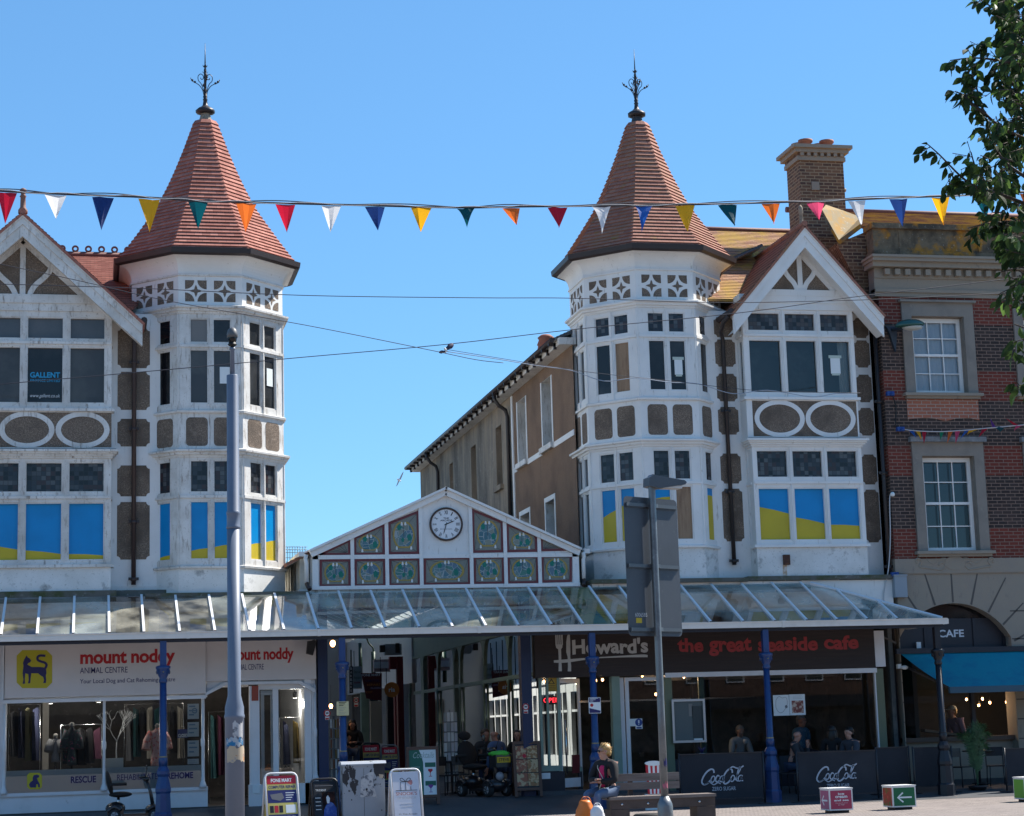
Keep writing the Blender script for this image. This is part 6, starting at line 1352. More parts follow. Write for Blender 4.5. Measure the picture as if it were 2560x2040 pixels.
t = hang('4', 747, 772, 838, 842, 16.5, M('grey white light box', (.40, .42, .42), .5), 'square white sign with an orange disc in the arcade'); mb = MB(); mb.poly(frame_y(16.49), circ(*zz('4', 793, 806, 16.49), .23, None, 24), 0, .004, OR); tz('4', 772, 790, 815, 822, 'ria', 16.48, PAPER, t, mb, bold=.02); mb.build('disc', t)
t = hang('4', 518, 640, 580, 800, 21, M('pale hanging board', (.36, .38, .36), .6), 'tall pale hanging board with faded print in the arcade', lines=[(524, 665, 572, 690, 'See us', SAGE2), (524, 710, 574, 735, 'Repairs', SAGE2), (526, 745, 570, 762, 'inside', HRED)])
t = hang('4', 494, 640, 516, 830, 17, MATS['black enamel'], 'narrow black vertical sign with pale letters in the arcade', lines=[(499, 648+k*26, 511, 666+k*26, ch_, PAPER) for k, ch_ in enumerate('BARBERS')])
t = thing('light_box', 'grey light box with black speakers above the red arcade shop', 'sign', tuple(P('4', 790, 520, 20))); mb = MB(); zbox(mb, '4', 745, 480, 862, 560, 20, -.3, 0, M('pale grey box', (.33, .37, .38), .6)); mb.build('box', t); mb = MB(); zbox(mb, '4', 825, 475, 848, 545, 19.7, -.2, 0, MATS['black enamel']); zbox(mb, '4', 712, 490, 745, 540, 19.8, -.2, 0, MATS['black enamel']); mb.build('speaker', t)
t = thing('wall_lantern', 'ornate dark green lantern bracket inside the arcade', 'lamp', tuple(P('4', 610, 560, 24))); mb = MB(); q = P('4', 600, 600, 24)
mb.tube([q+Vector((x, 0, z)) for x, z in bez([(-.1, .9), (.1, 1.15), (.3, 1.0), (.2, .8), (.05, .9), (.15, .6), (.3, .4), (.28, .1)], 4)], .03, M('dark green iron', (.015, .05, .035), .5), 6); mb.tube([q+Vector((-.15, 0, -.7)), q+Vector((-.15, 0, .6))], .06, MATS['dark green iron'], 6); mb.tube([q+Vector((.3, 0, -.8)), q+Vector((.3, 0, .3))], .08, MATS['dark green iron'], 6); mb.build('bracket', t)
bulb('4', 374, 478, 8, 'round lit lamp under the canopy by the navy pier', 'lamps in the arcade', .07); bulb('4', 361, 922, 9, 'small orange lamp low beside the navy pier', 'lamps in the arcade', .05)
for z, x, y, lb in (('4', 335, 985, 'no-cycling notice on the navy pier by the animal centre'), ('4', 1743, 940, 'no-cycling notice on the navy pier by the cafe'), ('4', 540, 893, 'no-entry notice plate further inside the arcade')):
    Yn = -.03 if x != 540 else 12; mb = MB(); zbox(mb, z, x-14, y-35, x+14, y+35, Yn, 0, .006, PAPER); mb.ring(frame_y(Yn-.007), circ(*zz(z, x, y-12, Yn-.007), .075, None, 16), circ(*zz(z, x, y-12, Yn-.007), .052, None, 16), 0, .002, SRED); zbox(mb, z, x-9, y-18, x+9, y-8, Yn-.007, 0, .001, BLK); zbox(mb, z, x-12, y+20, x+12, y+33, Yn-.007, 0, .002, SRED); tag(mb.build('notice_plate'), lb, 'sign', 'small notice plates at the arcade')

# ---------------------------------------------------------------- people
SKIN = M('fair skin', (.42, .235, .17), .55); SKIN2 = M('ruddy skin', (.40, .20, .145), .55)
for n_, c in (('black jersey', (.012, .012, .014)), ('pink jersey', (.52, .02, .10)), ('denim', (.075, .115, .19)), ('dark denim', (.03, .045, .085)), ('black leather', (.015, .014, .014)), ('slate shirt', (.045, .05, .065)), ('pale cardigan', (.36, .40, .43)), ('striped blue jersey', (.07, .12, .24)), ('lilac hoodie', (.33, .22, .30)), ('white trainer', (.6, .6, .6)), ('charcoal jersey', (.03, .03, .034))): M(n_, c, .85)
M('blue print shirt', (.06, .17, .28), .85, var=[(26, (.20, .32, .38), .55, .62)])
BLOND = M('blond hair', (.42, .27, .10), .5, var=[(22, (.24, .13, .045), .5, .68)]); DARKH = M('dark hair', (.012, .009, .008), .45); GREYH = M('grey hair', (.22, .21, .20), .55); BROWNH = M('brown hair', (.06, .035, .02), .5)
def skin_mesh(name, parent, nodes, edges, m, root, level=2):
    names = list(nodes); me = bpy.data.meshes.new(name); base = world_loc(parent)
    me.from_pydata([tuple(Vector(nodes[n][0])-base) for n in names], [(names.index(a), names.index(b)) for a, b in edges], [])
    o = bpy.data.objects.new(name, me); COL.objects.link(o)
    o.modifiers.new('skin', 'SKIN').use_smooth_shade = True
    lay = me.skin_vertices[0] if me.skin_vertices else None
    if lay is None:
        dg = bpy.context.evaluated_depsgraph_get(); dg.update(); lay = me.skin_vertices[0]
    for i, n in enumerate(names):
        r = nodes[n][1]; lay.data[i].radius = (r, r) if not isinstance(r, tuple) else r; lay.data[i].use_root = (n == root)
    s = o.modifiers.new('sub', 'SUBSURF'); s.levels = s.render_levels = level
    dg = bpy.context.evaluated_depsgraph_get(); dg.update()
    me2 = bpy.data.meshes.new_from_object(o.evaluated_get(dg)); me2.materials.clear(); me2.materials.append(m)
    bpy.data.objects.remove(o); bpy.data.meshes.remove(me); me2.name = name
    for p in me2.polygons: p.use_smooth = True
    o = bpy.data.objects.new(name, me2); COL.objects.link(o); o.parent = parent; return o
def person(label, loc, facing, sit=None, lean=0.0, scale=1.0, head_turn=0.0, head_down=0.0, arms=None, top='black jersey', trousers='dark denim', shoes='black leather', hair=None, hairstyle='short', skin=None, sleeves=1.0, group=None, legs=None, extra=None):
    """Figure built from one skinned skeleton (body), with clothes and hair as parts. facing: degrees, 0 looks to the street."""
    skin = skin or SKIN; loc = Vector(loc); t = thing('person', label, 'person', tuple(loc), group)
    a = math.radians(facing); f = Vector((math.sin(a), -math.cos(a), 0)); r = Vector((-f.y, f.x, 0)); up = Vector((0, 0, 1))
    def Lc(x, y, z): return loc + (r*x + f*y)*scale + up*z*scale
    sl, cl = math.sin(lean), math.cos(lean); hz_ = (sit if sit is not None else .90)
    if sit is not None: sit /= scale; hz_ = sit+.09
    def T(x, y, z): return Lc(x, y*cl+z*sl, hz_+z*cl-y*sl)       # torso coordinates above the hips
    N = {'pelvis': (T(0, 0, .04), (.125, .105)), 'waist': (T(0, .0, .19), (.115, .09)), 'chest': (T(0, .01, .37), (.145, .105)), 'collar': (T(0, 0, .49), (.085, .07)), 'neck': (T(0, .012, .545), .05)}
    E = [('pelvis', 'waist'), ('waist', 'chest'), ('chest', 'collar'), ('collar', 'neck')]
    ht = math.radians(head_turn); hf = (f*math.cos(ht)+r*math.sin(ht)); hd = math.radians(head_down); hr = Vector((-hf.y, hf.x, 0))
    hfw = (hf*math.cos(hd)-up*math.sin(hd)); hup = (up*math.cos(hd)+hf*math.sin(hd)); hb = T(0, .02, .58)
    def H(x, y, z): return hb + (hr*x+hfw*y+hup*z)*scale
    N['jaw'] = (H(0, .03, .045), (.06, .066)); N['face'] = (H(0, .022, .115), (.076, .088)); N['crown'] = (H(0, .004, .185), (.066, .078)); N['nose'] = (H(0, .118, .085), .012); N['chin'] = (H(0, .082, .022), .022)
    N['ear_a'] = (H(.082, .0, .09), .014); N['ear_b'] = (H(-.082, .0, .09), .014)
    E += [('neck', 'jaw'), ('jaw', 'face'), ('face', 'crown'), ('face', 'nose'), ('jaw', 'chin'), ('face', 'ear_a'), ('face', 'ear_b')]
    arms = arms or {}
    for s, k in ((1, 'R'), (-1, 'L')):
        sh = T(s*.185, 0, .465); el, wr = arms.get(k, ((s*.24, .03, .18), (s*.22, .16, -.02)))
        el, wr = T(*el), T(*wr); d = (wr-el).normalized(); palm = wr+d*.075*scale
        N['sh'+k] = (sh, .062); N['el'+k] = (el, .042); N['wr'+k] = (wr, .028); N['palm'+k] = (palm, (.036, .02)); E += [('collar', 'sh'+k), ('sh'+k, 'el'+k), ('el'+k, 'wr'+k), ('wr'+k, 'palm'+k)]
        sd = d.cross(up); sd = sd.normalized() if sd.length > .1 else r.copy()
        cur = (-up*.6+f*.2)*.02
        for i, ln in enumerate((.075, .085, .08, .062)):
            b0 = palm+sd*(i-1.5)*.019*scale+d*.012; N[f'f{i}{k}'] = (b0+d*ln*.55*scale, .0088); N[f'g{i}{k}'] = (b0+d*ln*.95*scale+cur, .0075); E += [('palm'+k, f'f{i}{k}'), (f'f{i}{k}', f'g{i}{k}')]
        N['th'+k] = (wr+d*.03+sd*-.045*scale, .011); N['ti'+k] = (wr+d*.075*scale-sd*.06*scale, .009); E += [('wr'+k, 'th'+k), ('th'+k, 'ti'+k)]
        hip = T(s*.095, 0, .0)
        if legs and k in legs: kn, an = [Lc(*p) for p in legs[k]]
        elif sit is not None: kn, an = Lc(s*.13, .44, sit+.06), Lc(s*.13, .42, .09)
        else: kn, an = Lc(s*.10, .03, .49), Lc(s*.10, -.01, .085)
        N['hip'+k] = (hip, .088); N['kn'+k] = (kn, .058); N['an'+k] = (an, .038); N['toe'+k] = (an+f*.15*scale-up*.05*scale, .032); N['heel'+k] = (an-f*.05*scale-up*.045*scale, .03)
        E += [('pelvis', 'hip'+k), ('hip'+k, 'kn'+k), ('kn'+k, 'an'+k), ('an'+k, 'toe'+k), ('an'+k, 'heel'+k)]
    if scale != 1: N = {k: (p, tuple(q*scale for q in rr) if isinstance(rr, tuple) else rr*scale) for k, (p, rr) in N.items()}
    skin_mesh('body', t, N, E, skin, 'pelvis', 2)
    def grow(keys, g, over=None):
        o = {}
        for k in keys:
            p, rr = N[k]; rr = tuple(q+g for q in rr) if isinstance(rr, tuple) else rr+g; o[k] = ((over or {}).get(k, p), rr)
        return o
    tk = ['pelvis', 'waist', 'chest', 'collar']; te = [('pelvis', 'waist'), ('waist', 'chest'), ('chest', 'collar')]
    for k in 'RL':
        tk += ['sh'+k, 'el'+k]; te += [('collar', 'sh'+k), ('sh'+k, 'el'+k)]
        if sleeves > .5: tk.append('wr'+k); te.append(('el'+k, 'wr'+k))
    tn = grow(tk, .016)
    for k in 'RL':
        p, rr = tn['sh'+k]; tn['sh'+k] = (p, rr+.012); p, rr = tn['el'+k]; tn['el'+k] = (p, rr+.012)
        if sleeves > .5: p, rr = tn['wr'+k]; tn['wr'+k] = (N['el'+k][0].lerp(N['wr'+k][0], .93), rr+.006)
        else: tn['el'+k] = (N['sh'+k][0].lerp(N['el'+k][0], .75), tn['el'+k][1]+.01)
    skin_mesh('jacket' if top in ('black jersey', 'pale cardigan') else 'top', t, tn, te, MATS[top], 'pelvis', 2)
    lk = ['pelvis']; le = []
    for k in 'RL': lk += ['hip'+k, 'kn'+k, 'an'+k]; le += [('pelvis', 'hip'+k), ('hip'+k, 'kn'+k), ('kn'+k, 'an'+k)]
    skin_mesh('trousers', t, grow(lk, .014), le, MATS[trousers], 'pelvis', 2)
    for k in 'RL': skin_mesh('shoe', t, grow(['an'+k, 'toe'+k, 'heel'+k], .012), [('an'+k, 'toe'+k), ('an'+k, 'heel'+k)], MATS[shoes], 'an'+k, 2)
    R3 = Matrix((hr, hfw, hup)).transposed()
    def on_head(name, fn): mb = MB(); fn(mb); return mb.build(name, t)
    for s in (-1, 1):
        mb = MB(); mb.ball(H(s*.031, .098, .112), .0095*scale, MATS['black enamel'], 8, 6); mb.build('eye', t)
    mb = MB(); mb.ball(H(0, .094, .045), (.026*scale, .008, .006*scale), M('lip', (.32, .10, .09), .5) if 'lip' not in MATS else MATS['lip'], 8, 5, R3); mb.build('mouth', t)
    if hair:
        mb = MB(); rnd = random.Random(int(abs(loc.x*100)))
        ph = [rnd.uniform(0, 6.28) for _ in range(4)]
        def bump(v, q):
            k = 1+.05*math.sin(9*v.x+ph[0])*math.sin(8*v.z+ph[1])+.04*math.sin(15*v.y+ph[2])
            if hairstyle != 'long' and v.z < -.1 and v.y > -.2: q = Vector((q.x*.86, q.y, q.z*.55))
            if v.y > .45: q.y *= .84
            return q*k
        mb.ball(H(0, -.018, .15), Vector((.098, .112, .098))*scale, hair, 20, 14, R3, bump)
        if hairstyle == 'short': mb.ball(H(0, -.055, .09), Vector((.088, .07, .085))*scale, hair, 14, 8, R3, bump)
        if hairstyle == 'long':
            mb.ball(H(0, -.07, .0), Vector((.10, .07, .19))*scale, hair, 16, 10, R3)
            for s in (-1, 1): mb.ball(H(s*.085, -.01, .0), Vector((.04, .065, .17))*scale, hair, 12, 8, R3)
        if hairstyle == 'tuft':
            mb.ball(H(0, -.05, .09), Vector((.092, .08, .085))*scale, hair, 14, 8, R3, bump)
            for i in range(60):
                a_ = rnd.uniform(0, 6.28); z_ = rnd.uniform(.05, .26); rr = .095*math.sqrt(max(.05, 1-((z_-.15)/.13)**2)); x_, y_ = rr*math.cos(a_), rr*1.1*math.sin(a_)-.018
                if y_ > .05 and z_ < .16: continue
                p = H(x_, y_, z_); e = H(x_*1.18+rnd.uniform(-.02, .02), y_*1.12-.012, z_+rnd.uniform(-.03, .035)); mb.tube([p, p.lerp(e, .6), e], [.012*scale, .008*scale, .002], hair, 5)
        mb.build('hair', t)
    if extra: extra(t, T, H, Lc, R3, N)
    return t

# bench and the seated woman
BY = -10.0; BZ = P('5', 900, 1560, BY-.45).z
TIMB = M('weathered bench timber', (.20, .165, .145), .75, var=[(2, (.13, .105, .09), .4, .7, (1, 4, 8)), (9, (.26, .225, .20), .6, .8, (.4, 4, 8))]); TIMBD = M('dark bench timber', (.085, .062, .052), .7, var=[(3, (.05, .037, .03), .45, .7)])
bxl, bxr = P('5', 635, 1580, BY-.45).x, P('5', 1393, 1580, BY-.45).x
t = thing('park_bench', 'chunky brown timber bench with a two-plank backrest', 'bench', ((bxl+bxr)/2, BY, 0))
mb = MB()
for k in range(4): mb.box(frame_y(BY-.45+.125*k), bxl, bxr, BZ-.05, BZ, -.115, 0, TIMB)
mb.build('seat', t); mb = MB(); mb.box(frame_y(BY-.43), bxl+.02, bxr-.02, BZ-.20, BZ-.052, -.09, 0, TIMBD)
for x in (722, 907, 1272): q = P('5', x, 1597, BY-.43); mb.lathe((q.x, BY-.43, BZ-.125), [(.022, 0), (.022, .012), (.004, .016)], MATS['chrome'], 10, axis=(0, -1, 0))
mb.build('apron', t)
for x in (bxl+.02, bxr-.34):
    mb = MB(); mb.box(frame_y(BY-.44), x, x+.32, 0, BZ-.205, -.42, 0, TIMBD); mb.build('leg', t)
mb = MB(); b0, b1 = P('5', 690, 1450, BY+.05).x, P('5', 1130, 1450, BY+.05).x; zA, zB = P('5', 900, 1398, BY+.05).z, P('5', 900, 1512, BY+.05).z
mb.box(frame_y(BY+.05), b0, b1, zB, (zA+zB)/2-.01, -.05, 0, TIMB); mb.box(frame_y(BY+.05), b0, b1, (zA+zB)/2+.005, zA, -.05, 0, TIMB)
mb.build('backrest', t)
for x in (b0+.2, b1-.28): mb = MB(); mb.box(frame_y(BY+.10), x, x+.08, BZ-.05, zA-.04, -.05, 0, TIMBD); mb.build('backrest_post', t)
wx = P('5', 625, 1520, BY-.2).x
def woman_extra(t, T, H, Lc, R3, N):
    mb = MB(); SG = M('dark sunglasses', (.01, .01, .012), .15)
    for s in (-1, 1):
        mb.ball(H(s*.036, .104, .112), (.030, .010, .024), SG, 10, 6, R3); mb.bar(H(s*.064, .10, .116), H(s*.083, .0, .11), .006, .008, SG)
    mb.build('sunglasses', t)
    skin_mesh('pink_top', t, {'a': (T(0, .075, .06), (.10, .085)), 'b': (T(0, .072, .2), (.095, .075)), 'c': (T(0, .085, .37), (.10, .085)), 'd': (T(0, .055, .48), (.06, .05))}, [('a', 'b'), ('b', 'c'), ('c', 'd')], MATS['pink jersey'], 'a', 2)
    mb = MB(); BAG = M('cream shoulder bag', (.50, .46, .36), .6); c = T(.08, .22, .03)
    mb.ball(c, (.10, .05, .065), BAG, 12, 8, Matrix((Vector((.9, .3, 0)), Vector((-.3, .9, 0)), Vector((0, 0, 1)))))
    mb.tube([c+Vector((-.07, 0, .05)), T(.04, .16, .25), T(-.08, .13, .42), T(-.14, .03, .51), T(-.12, -.12, .45)], .009, BAG, 6); mb.build('shoulder_bag', t)
    mb = MB(); 
    for s in (-1, 1): mb.tube([T(s*.075, .115, .0), T(s*.085, .125, .2), T(s*.08, .12, .38), T(s*.06, .07, .49)], [.035, .03, .028, .02], MATS['black jersey'], 8)
    mb.build('cardigan_edge', t)
person('blond woman in a black cardigan, pink top and jeans seated on the timber bench', (wx, BY-.22, 0), -55, sit=BZ, lean=.10, scale=.97, head_turn=-30, arms={'R': ((.27, .12, .20), (.02, .24, .20)), 'L': ((-.27, .12, .20), (-.02, .26, .24))},
       top='black jersey', trousers='denim', shoes='white trainer', hair=BLOND, hairstyle='tuft', extra=woman_extra, legs={'R': ((.12, .44, BZ+.08), (.16, .56, .09)), 'L': ((-.14, .44, BZ+.09), (-.06, .38, .09))})
ORB = M('orange carrier bag', (.62, .16, .015), .45, spec=.5); WPB = M('white carrier bag', (.68, .68, .68), .5)
def bag_mesh(c, w, h, d, m, seed):
    rnd = random.Random(seed); mb = MB(); ph = [rnd.uniform(0, 6) for _ in range(6)]
    def crump(v, q):
        k = 1+.10*math.sin(5*v.x+ph[0]+3*v.z)+.07*math.sin(9*v.y+ph[1])*math.cos(7*v.z+ph[2])
        e = (1-v.z*v.z)**.22 if abs(v.z) < 1 else 0; b = math.hypot(v.x, v.y) or 1
        return Vector((v.x/b*w/2*e*k*(1-.12*max(0, v.z)), v.y/b*d/2*e*k, q.z))
    mb.ball((c[0], c[1], c[2]+h/2), (w/2, d/2, h/2), m, 26, 18, None, crump)
    for s in (-1, 1): mb.tube(bez([(c[0]+s*w*.3, c[1], c[2]+h*.93), (c[0]+s*w*.2, c[1]-.02, c[2]+h*1.04), (c[0]+s*w*.02, c[1], c[2]+h*1.09), (c[0]-s*w*.1, c[1], c[2]+h*.95)], 4), .006, m, 5)
    return mb
q = P('5', 472, 1680, BY-.75); tag(bag_mesh((q.x, BY-.7, 0), .32, .53, .24, ORB, 2).build('carrier_bag'), 'bulging orange carrier bag on the ground at the seated woman\'s feet', 'bag')
q = P('5', 548, 1680, BY-1.0); tag(bag_mesh((q.x, BY-1.0, 0), .24, .44, .2, WPB, 5).build('carrier_bag'), 'white plastic carrier bag knotted between the orange bag and her legs', 'bag')

# cafe customers and people in the arcade
def pat(z, x, y, Y): q = P(z, x, y, Y); return (q.x, Y, gz(q.x, Y))
person('bald man in a dark jacket seated at the cafe banner, chin on his hand', pat('6', 215, 1200, -1.1), 62, sit=.50, lean=.22, head_turn=8, top='charcoal jersey', skin=SKIN2, arms={'R': ((.20, .30, .22), (.10, .26, .50)), 'L': ((-.2, .2, .2), (-.1, .42, .18))})
person('dark-haired man in a slate shirt seated facing the bald man', pat('6', 660, 1200, -1.1), -65, sit=.50, lean=.12, top='slate shirt', hair=DARKH, hairstyle='short', arms={'R': ((.24, .16, .18), (.12, .40, .16)), 'L': ((-.24, .12, .16), (-.12, .38, .14))})
person('person with dark hair in black, seated with back turned between the two cafe men', pat('6', 515, 1200, -.75), 150, sit=.50, lean=.1, top='black jersey', hair=DARKH, hairstyle='long')
person('person in a bright blue print shirt seated behind the cafe glass', pat('6', 285, 1130, 1.1), 30, sit=.62, lean=.08, scale=1.05, top='blue print shirt', hair=GREYH, hairstyle='short', skin=SKIN2, sleeves=0)
person('woman in a pale cardigan holding a white cup behind the cafe glass', pat('5', 1548, 1200, 1.3), 5, sit=.48, lean=.18, head_down=14, top='pale cardigan', hair=GREYH, hairstyle='short', arms={'R': ((.25, .15, .16), (.10, .30, .20)), 'L': ((-.25, .15, .16), (-.03, .30, .17))})
mb = MB(); q = P('5', 1597, 1172, .95); CUP = M('white china', (.65, .66, .66), .25); mb.lathe((q.x, q.y, q.z-.06), [(.03, 0), (.045, .03), (.05, .11), (.046, .11), (.04, .04)], CUP, 14); mb.tube([(q.x+.045, q.y, q.z+.03), (q.x+.085, q.y, q.z+.02), (q.x+.08, q.y, q.z-.02), (q.x+.04, q.y, q.z-.03)], .008, CUP, 6); tag(mb.build('cup'), 'white cup held by the woman behind the cafe glass', 'cup')
person('man with short hair in a dark top facing out at the arcade cafe table', pat('4', 1445, 1200, 3.2), 12, sit=.50, scale=1.05, lean=.12, head_down=6, top='charcoal jersey', hair=BROWNH, hairstyle='short', skin=SKIN2)
person('balding man in a blue striped jersey seated with back turned in the arcade', pat('4', 1552, 1200, 2.2), 215, sit=.50, scale=1.05, lean=.15, top='striped blue jersey', skin=SKIN2)
person('dark-haired woman in black seated by the navy pier in the arcade', pat('4', 1690, 1200, 2.8), -25, sit=.50, lean=.05, top='black jersey', hair=DARKH, hairstyle='long')
person('long-haired person in a black hoodie and jeans standing in the arcade with a phone', pat('4', 515, 1200, 9.0), -6, head_down=22, scale=1.02, top='black jersey', trousers='denim', hair=DARKH, hairstyle='long', arms={'R': ((.24, .06, .18), (.06, .26, .22)), 'L': ((-.24, .06, .18), (-.05, .26, .22))})
def cap_extra(t, T, H, Lc, R3, N):
    mb = MB(); C = M('pale cap', (.50, .50, .46), .8); mb.ball(H(0, -.01, .185), (.10, .115, .075), C, 14, 8, R3); mb.ball(H(0, .13, .165), (.07, .075, .012), C, 12, 6, R3); mb.build('cap', t)
person('person in a pale cap and lilac hoodie leaning forward inside the awning cafe window', pat('6', 1430, 1120, .95), -72, sit=.80, lean=.32, head_turn=-5, top='lilac hoodie', hair=BLOND, hairstyle='short', extra=cap_extra)
mb = MB(); a, b = P('6', 1165, 1105, .8), P('6', 1400, 1135, .8); mb.bar((a.x, .8, a.z), (b.x, .8, b.z), .25, .06, M('pale timber ledge', (.30, .24, .18), .7)); tag(mb.build('window_ledge'), 'pale timber ledge inside the awning cafe window', 'ledge')

# ---------------------------------------------------------------- street furniture
GALV = M('galvanised steel', (.17, .185, .195), .42, .6, var=[(5, (.11, .12, .13), .45, .7), (18, (.24, .25, .26), .6, .75)]); COLGREY = M('blue grey column paint', (.135, .165, .22), .45, var=[(1.5, (.115, .14, .19), .45, .7), (19, (.11, .12, .14), .72, .8)])
def mid(z, x0, x1, y, Y): return (P(z, x0, y, Y).x+P(z, x1, y, Y).x)/2
# tall camera column
CYL = -14.0; cx_ = (mid('2', 1610, 1700, 900, CYL)+mid('3', 1597, 1730, 1300, CYL))/2
t = thing('camera_column', 'tall blue-grey steel column with flared base and torn posters', 'column', (cx_, CYL, 0))
zf_ = P('3', 1660, 1000, CYL).z; zr = P('2', 1655, 968, CYL).z; zt1 = P('1', 1645, 1525, CYL).z; zt2 = P('1', 1640, 1365, CYL).z
mb = MB(); mb.lathe((cx_, CYL, 0), [(.136, 0), (.136, zf_-.02), (.145, zf_-.01), (.145, zf_+.02), (.136, zf_+.04), (.134, zf_+.14), (.094, zf_+.30), (.093, zr-.12)], COLGREY, 28); mb.build('base_section', t)
mb = MB(); mb.lathe((cx_, CYL, 0), [(.098, zr-.12), (.101, zr-.10), (.098, zr-.08), (.094, zr-.07), (.094, zr+.08), (.099, zr+.09), (.102, zr+.11), (.098, zr+.13), (.089, zr+.14), (.086, zt1-.01), (.08, zt1), (.0, zt1)], COLGREY, 28); mb.build('upper_section', t)
mb = MB(); mb.lathe((cx_, CYL, 0), [(.034, zt1), (.03, zt2+.03), (.045, zt2+.04), (.045, zt2+.07)], COLGREY, 14); mb.build('mast', t)
tc_ = thing('dome_camera', 'black dome surveillance camera on top of the tall blue-grey column', 'camera', (cx_, CYL, zt2+.07)); zc_ = P('1', 1640, 1260, CYL).z
mb = MB(); mb.lathe((cx_, CYL, 0), [(.03, zt2+.07), (.03, zt2+.14), (.055, zt2+.15), (.055, zc_-.12), (.07, zc_-.10)], MATS['black enamel'], 14); mb.tube([(cx_-.02, CYL-.03, zt2+.14), (cx_-.07, CYL-.05, zt2+.2), (cx_-.02, CYL-.03, zc_-.1)], .012, MATS['black enamel'], 6); mb.build('bracket', tc_)
mb = MB(); mb.ball((cx_, CYL, zc_), (.07, .07, .095), M('smoked dome', (.008, .008, .01), .08), 18, 12); mb.build('dome', tc_)
mb = MB(); mb.lathe((cx_, CYL, 0), [(.078, zc_+.0), (.08, zc_+.06), (.062, zc_+.12), (.03, zc_+.15), (.0, zc_+.155)], M('grey camera hood', (.10, .105, .11), .5), 18); mb.build('hood', tc_)
def patch(x, y, r, a0, a1, z0, z1, m, seed):
    # paper stuck round a column, ragged along its edges
    rnd = random.Random(seed); mb = MB(); n = 12; A = [a0+(a1-a0)*k/n for k in range(n+1)]; lo = [z0+rnd.uniform(-.03, .03) for _ in A]; hi = [z1+rnd.uniform(-.03, .03) for _ in A]
    for k in range(n):
        q = []
        for kk, zs_ in ((k, lo), (k+1, lo), (k+1, hi), (k, hi)): a = math.radians(A[kk]); q.append((x+r*math.sin(a), y-r*math.cos(a), zs_[kk]))
        mb.face(q, m, smooth=True)
    return mb
TP = M('torn poster paper', (.46, .46, .46), .85, var=[(9, (.12, .13, .15), .55, .60), (22, (.30, .31, .33), .5, .7)]); TB = M('beige poster remnant', (.46, .37, .26), .85, var=[(8, (.42, .17, .06), .6, .66), (14, (.28, .27, .26), .56, .7)]); TBL = M('blue poster scrap', (.35, .40, .44), .8, var=[(7, (.02, .16, .32), .50, .56)])
for i, (za, zb_, m_, a0, a1, lb) in enumerate(((1145, 1040, TP, -15, 52, 'torn white poster with dark print, highest on the grey column'), (1205, 1150, TBL, -60, 55, 'blue scrawled poster scrap round the grey column'), (1312, 1215, TB, -55, 70, 'beige and orange poster remnant low on the grey column'))):
    tag(patch(cx_, CYL, .1375+.001*i, a0, a1, P('3', 1660, za, CYL).z, P('3', 1660, zb_, CYL).z, m_, i+2).build('torn_poster'), lb, 'poster', 'poster remnants on the column')
# street lamp with the back of a road sign on it
LY = -18.0; lx = (mid('9', 790, 850, 800, LY)+mid('5', 1000, 1058, 1300, LY))/2; lt = P('9', 805, 462, LY).z; lb_ = P('5', 1045, 1600, LY).z
t = thing('street_lamp', 'slim galvanised street lamp with flat grey lantern and flanged base', 'street lamp', (lx, LY, 0))
mb = MB(); mb.lathe((lx, LY, 0), [(.098, 0), (.098, lb_-.06), (.092, lb_-.02), (.052, lb_+.07)], GALV, 22); mb.build('base_section', t)
mb = MB(); mb.lathe((lx, LY, 0), [(.049, lb_+.06), (.047, lb_+1.1), (.046, lt-.02), (.046, lt)], GALV, 20); mb.build('post', t)
mb = MB(); h0 = Vector((lx-.05, LY, lt)); LG = M('lantern grey', (.085, .098, .11), .4, .3); f = frame_rot((lx, LY, lt), 8)
mb.poly(f, [(-.08, -.02), (.08, -.05), (.44, .005), (.46, .035), (.43, .06), (-.01, .12), (-.07, .09)], -.10, .10, LG); mb.poly(f, [(-.05, .08), (.40, .045), (.36, .07), (-.01, .135)], -.07, .07, LG); mb.build('lantern', t)
mb = MB(); mb.box(f, .14, .40, -.045, -.01, -.08, .08, M('lamp lens', (.55, .56, .55), .3)); mb.build('lens', t)
ra = 30; sc_ = Vector((lx, LY+.09, 0)); sf = frame_rot(sc_, ra); zt_s = P('9', 790, 553, LY+.08).z; zb_s = P('9', 850, 1533, LY+.08).z; hw_ = .50; SBK = M('grey sign back', (.062, .073, .088), .5, .3, var=[(1.5, (.05, .06, .072), .45, .7), (12, (.09, .10, .11), .62, .75)])
def rr(x0, x1, y0, y1, r): return [p for cx0, cy0, a in ((x1-r, y1-r, 0), (x0+r, y1-r, 90), (x0+r, y0+r, 180), (x1-r, y0+r, 270)) for p in circ(cx0, cy0, r, None, 4, a, a+90)]
ts = thing('road_sign', 'tall grey road sign seen from behind, fixed to the street lamp', 'sign', tuple(sc_+Vector((0, 0, zb_s))))
mb = MB(); mb.poly(sf, rr(-hw_, hw_, zb_s, zt_s, .06), -.004, 0, SBK); mb.build('plate', ts)
for k, fr_ in enumerate((.045, .5, .94)):
    z_ = zb_s+(zt_s-zb_s)*fr_; mb = MB(); mb.box(sf, -hw_+.03, hw_-.03, z_-.02, z_+.025, 0, .03, LG); mb.box(sf, -hw_+.03, hw_-.03, z_-.035, z_-.02, .0, .012, SBK); mb.box(sf, -.09, .09, z_-.02, z_+.03, .03, .05, GALV); mb.build('channel', ts)
mb = MB(); text_into(mb, '6006585', sf, -.37, -.15, zb_s+.245, zb_s+.295, .003, MATS['grey cloth'] if 0 else M('pale stencil', (.45, .48, .50), .6)); mb.box(sf, -.355, -.25, zb_s+.165, zb_s+.23, 0, .003, M('yellow sticker', (.45, .34, .02), .6)); mb.build('marking', ts)
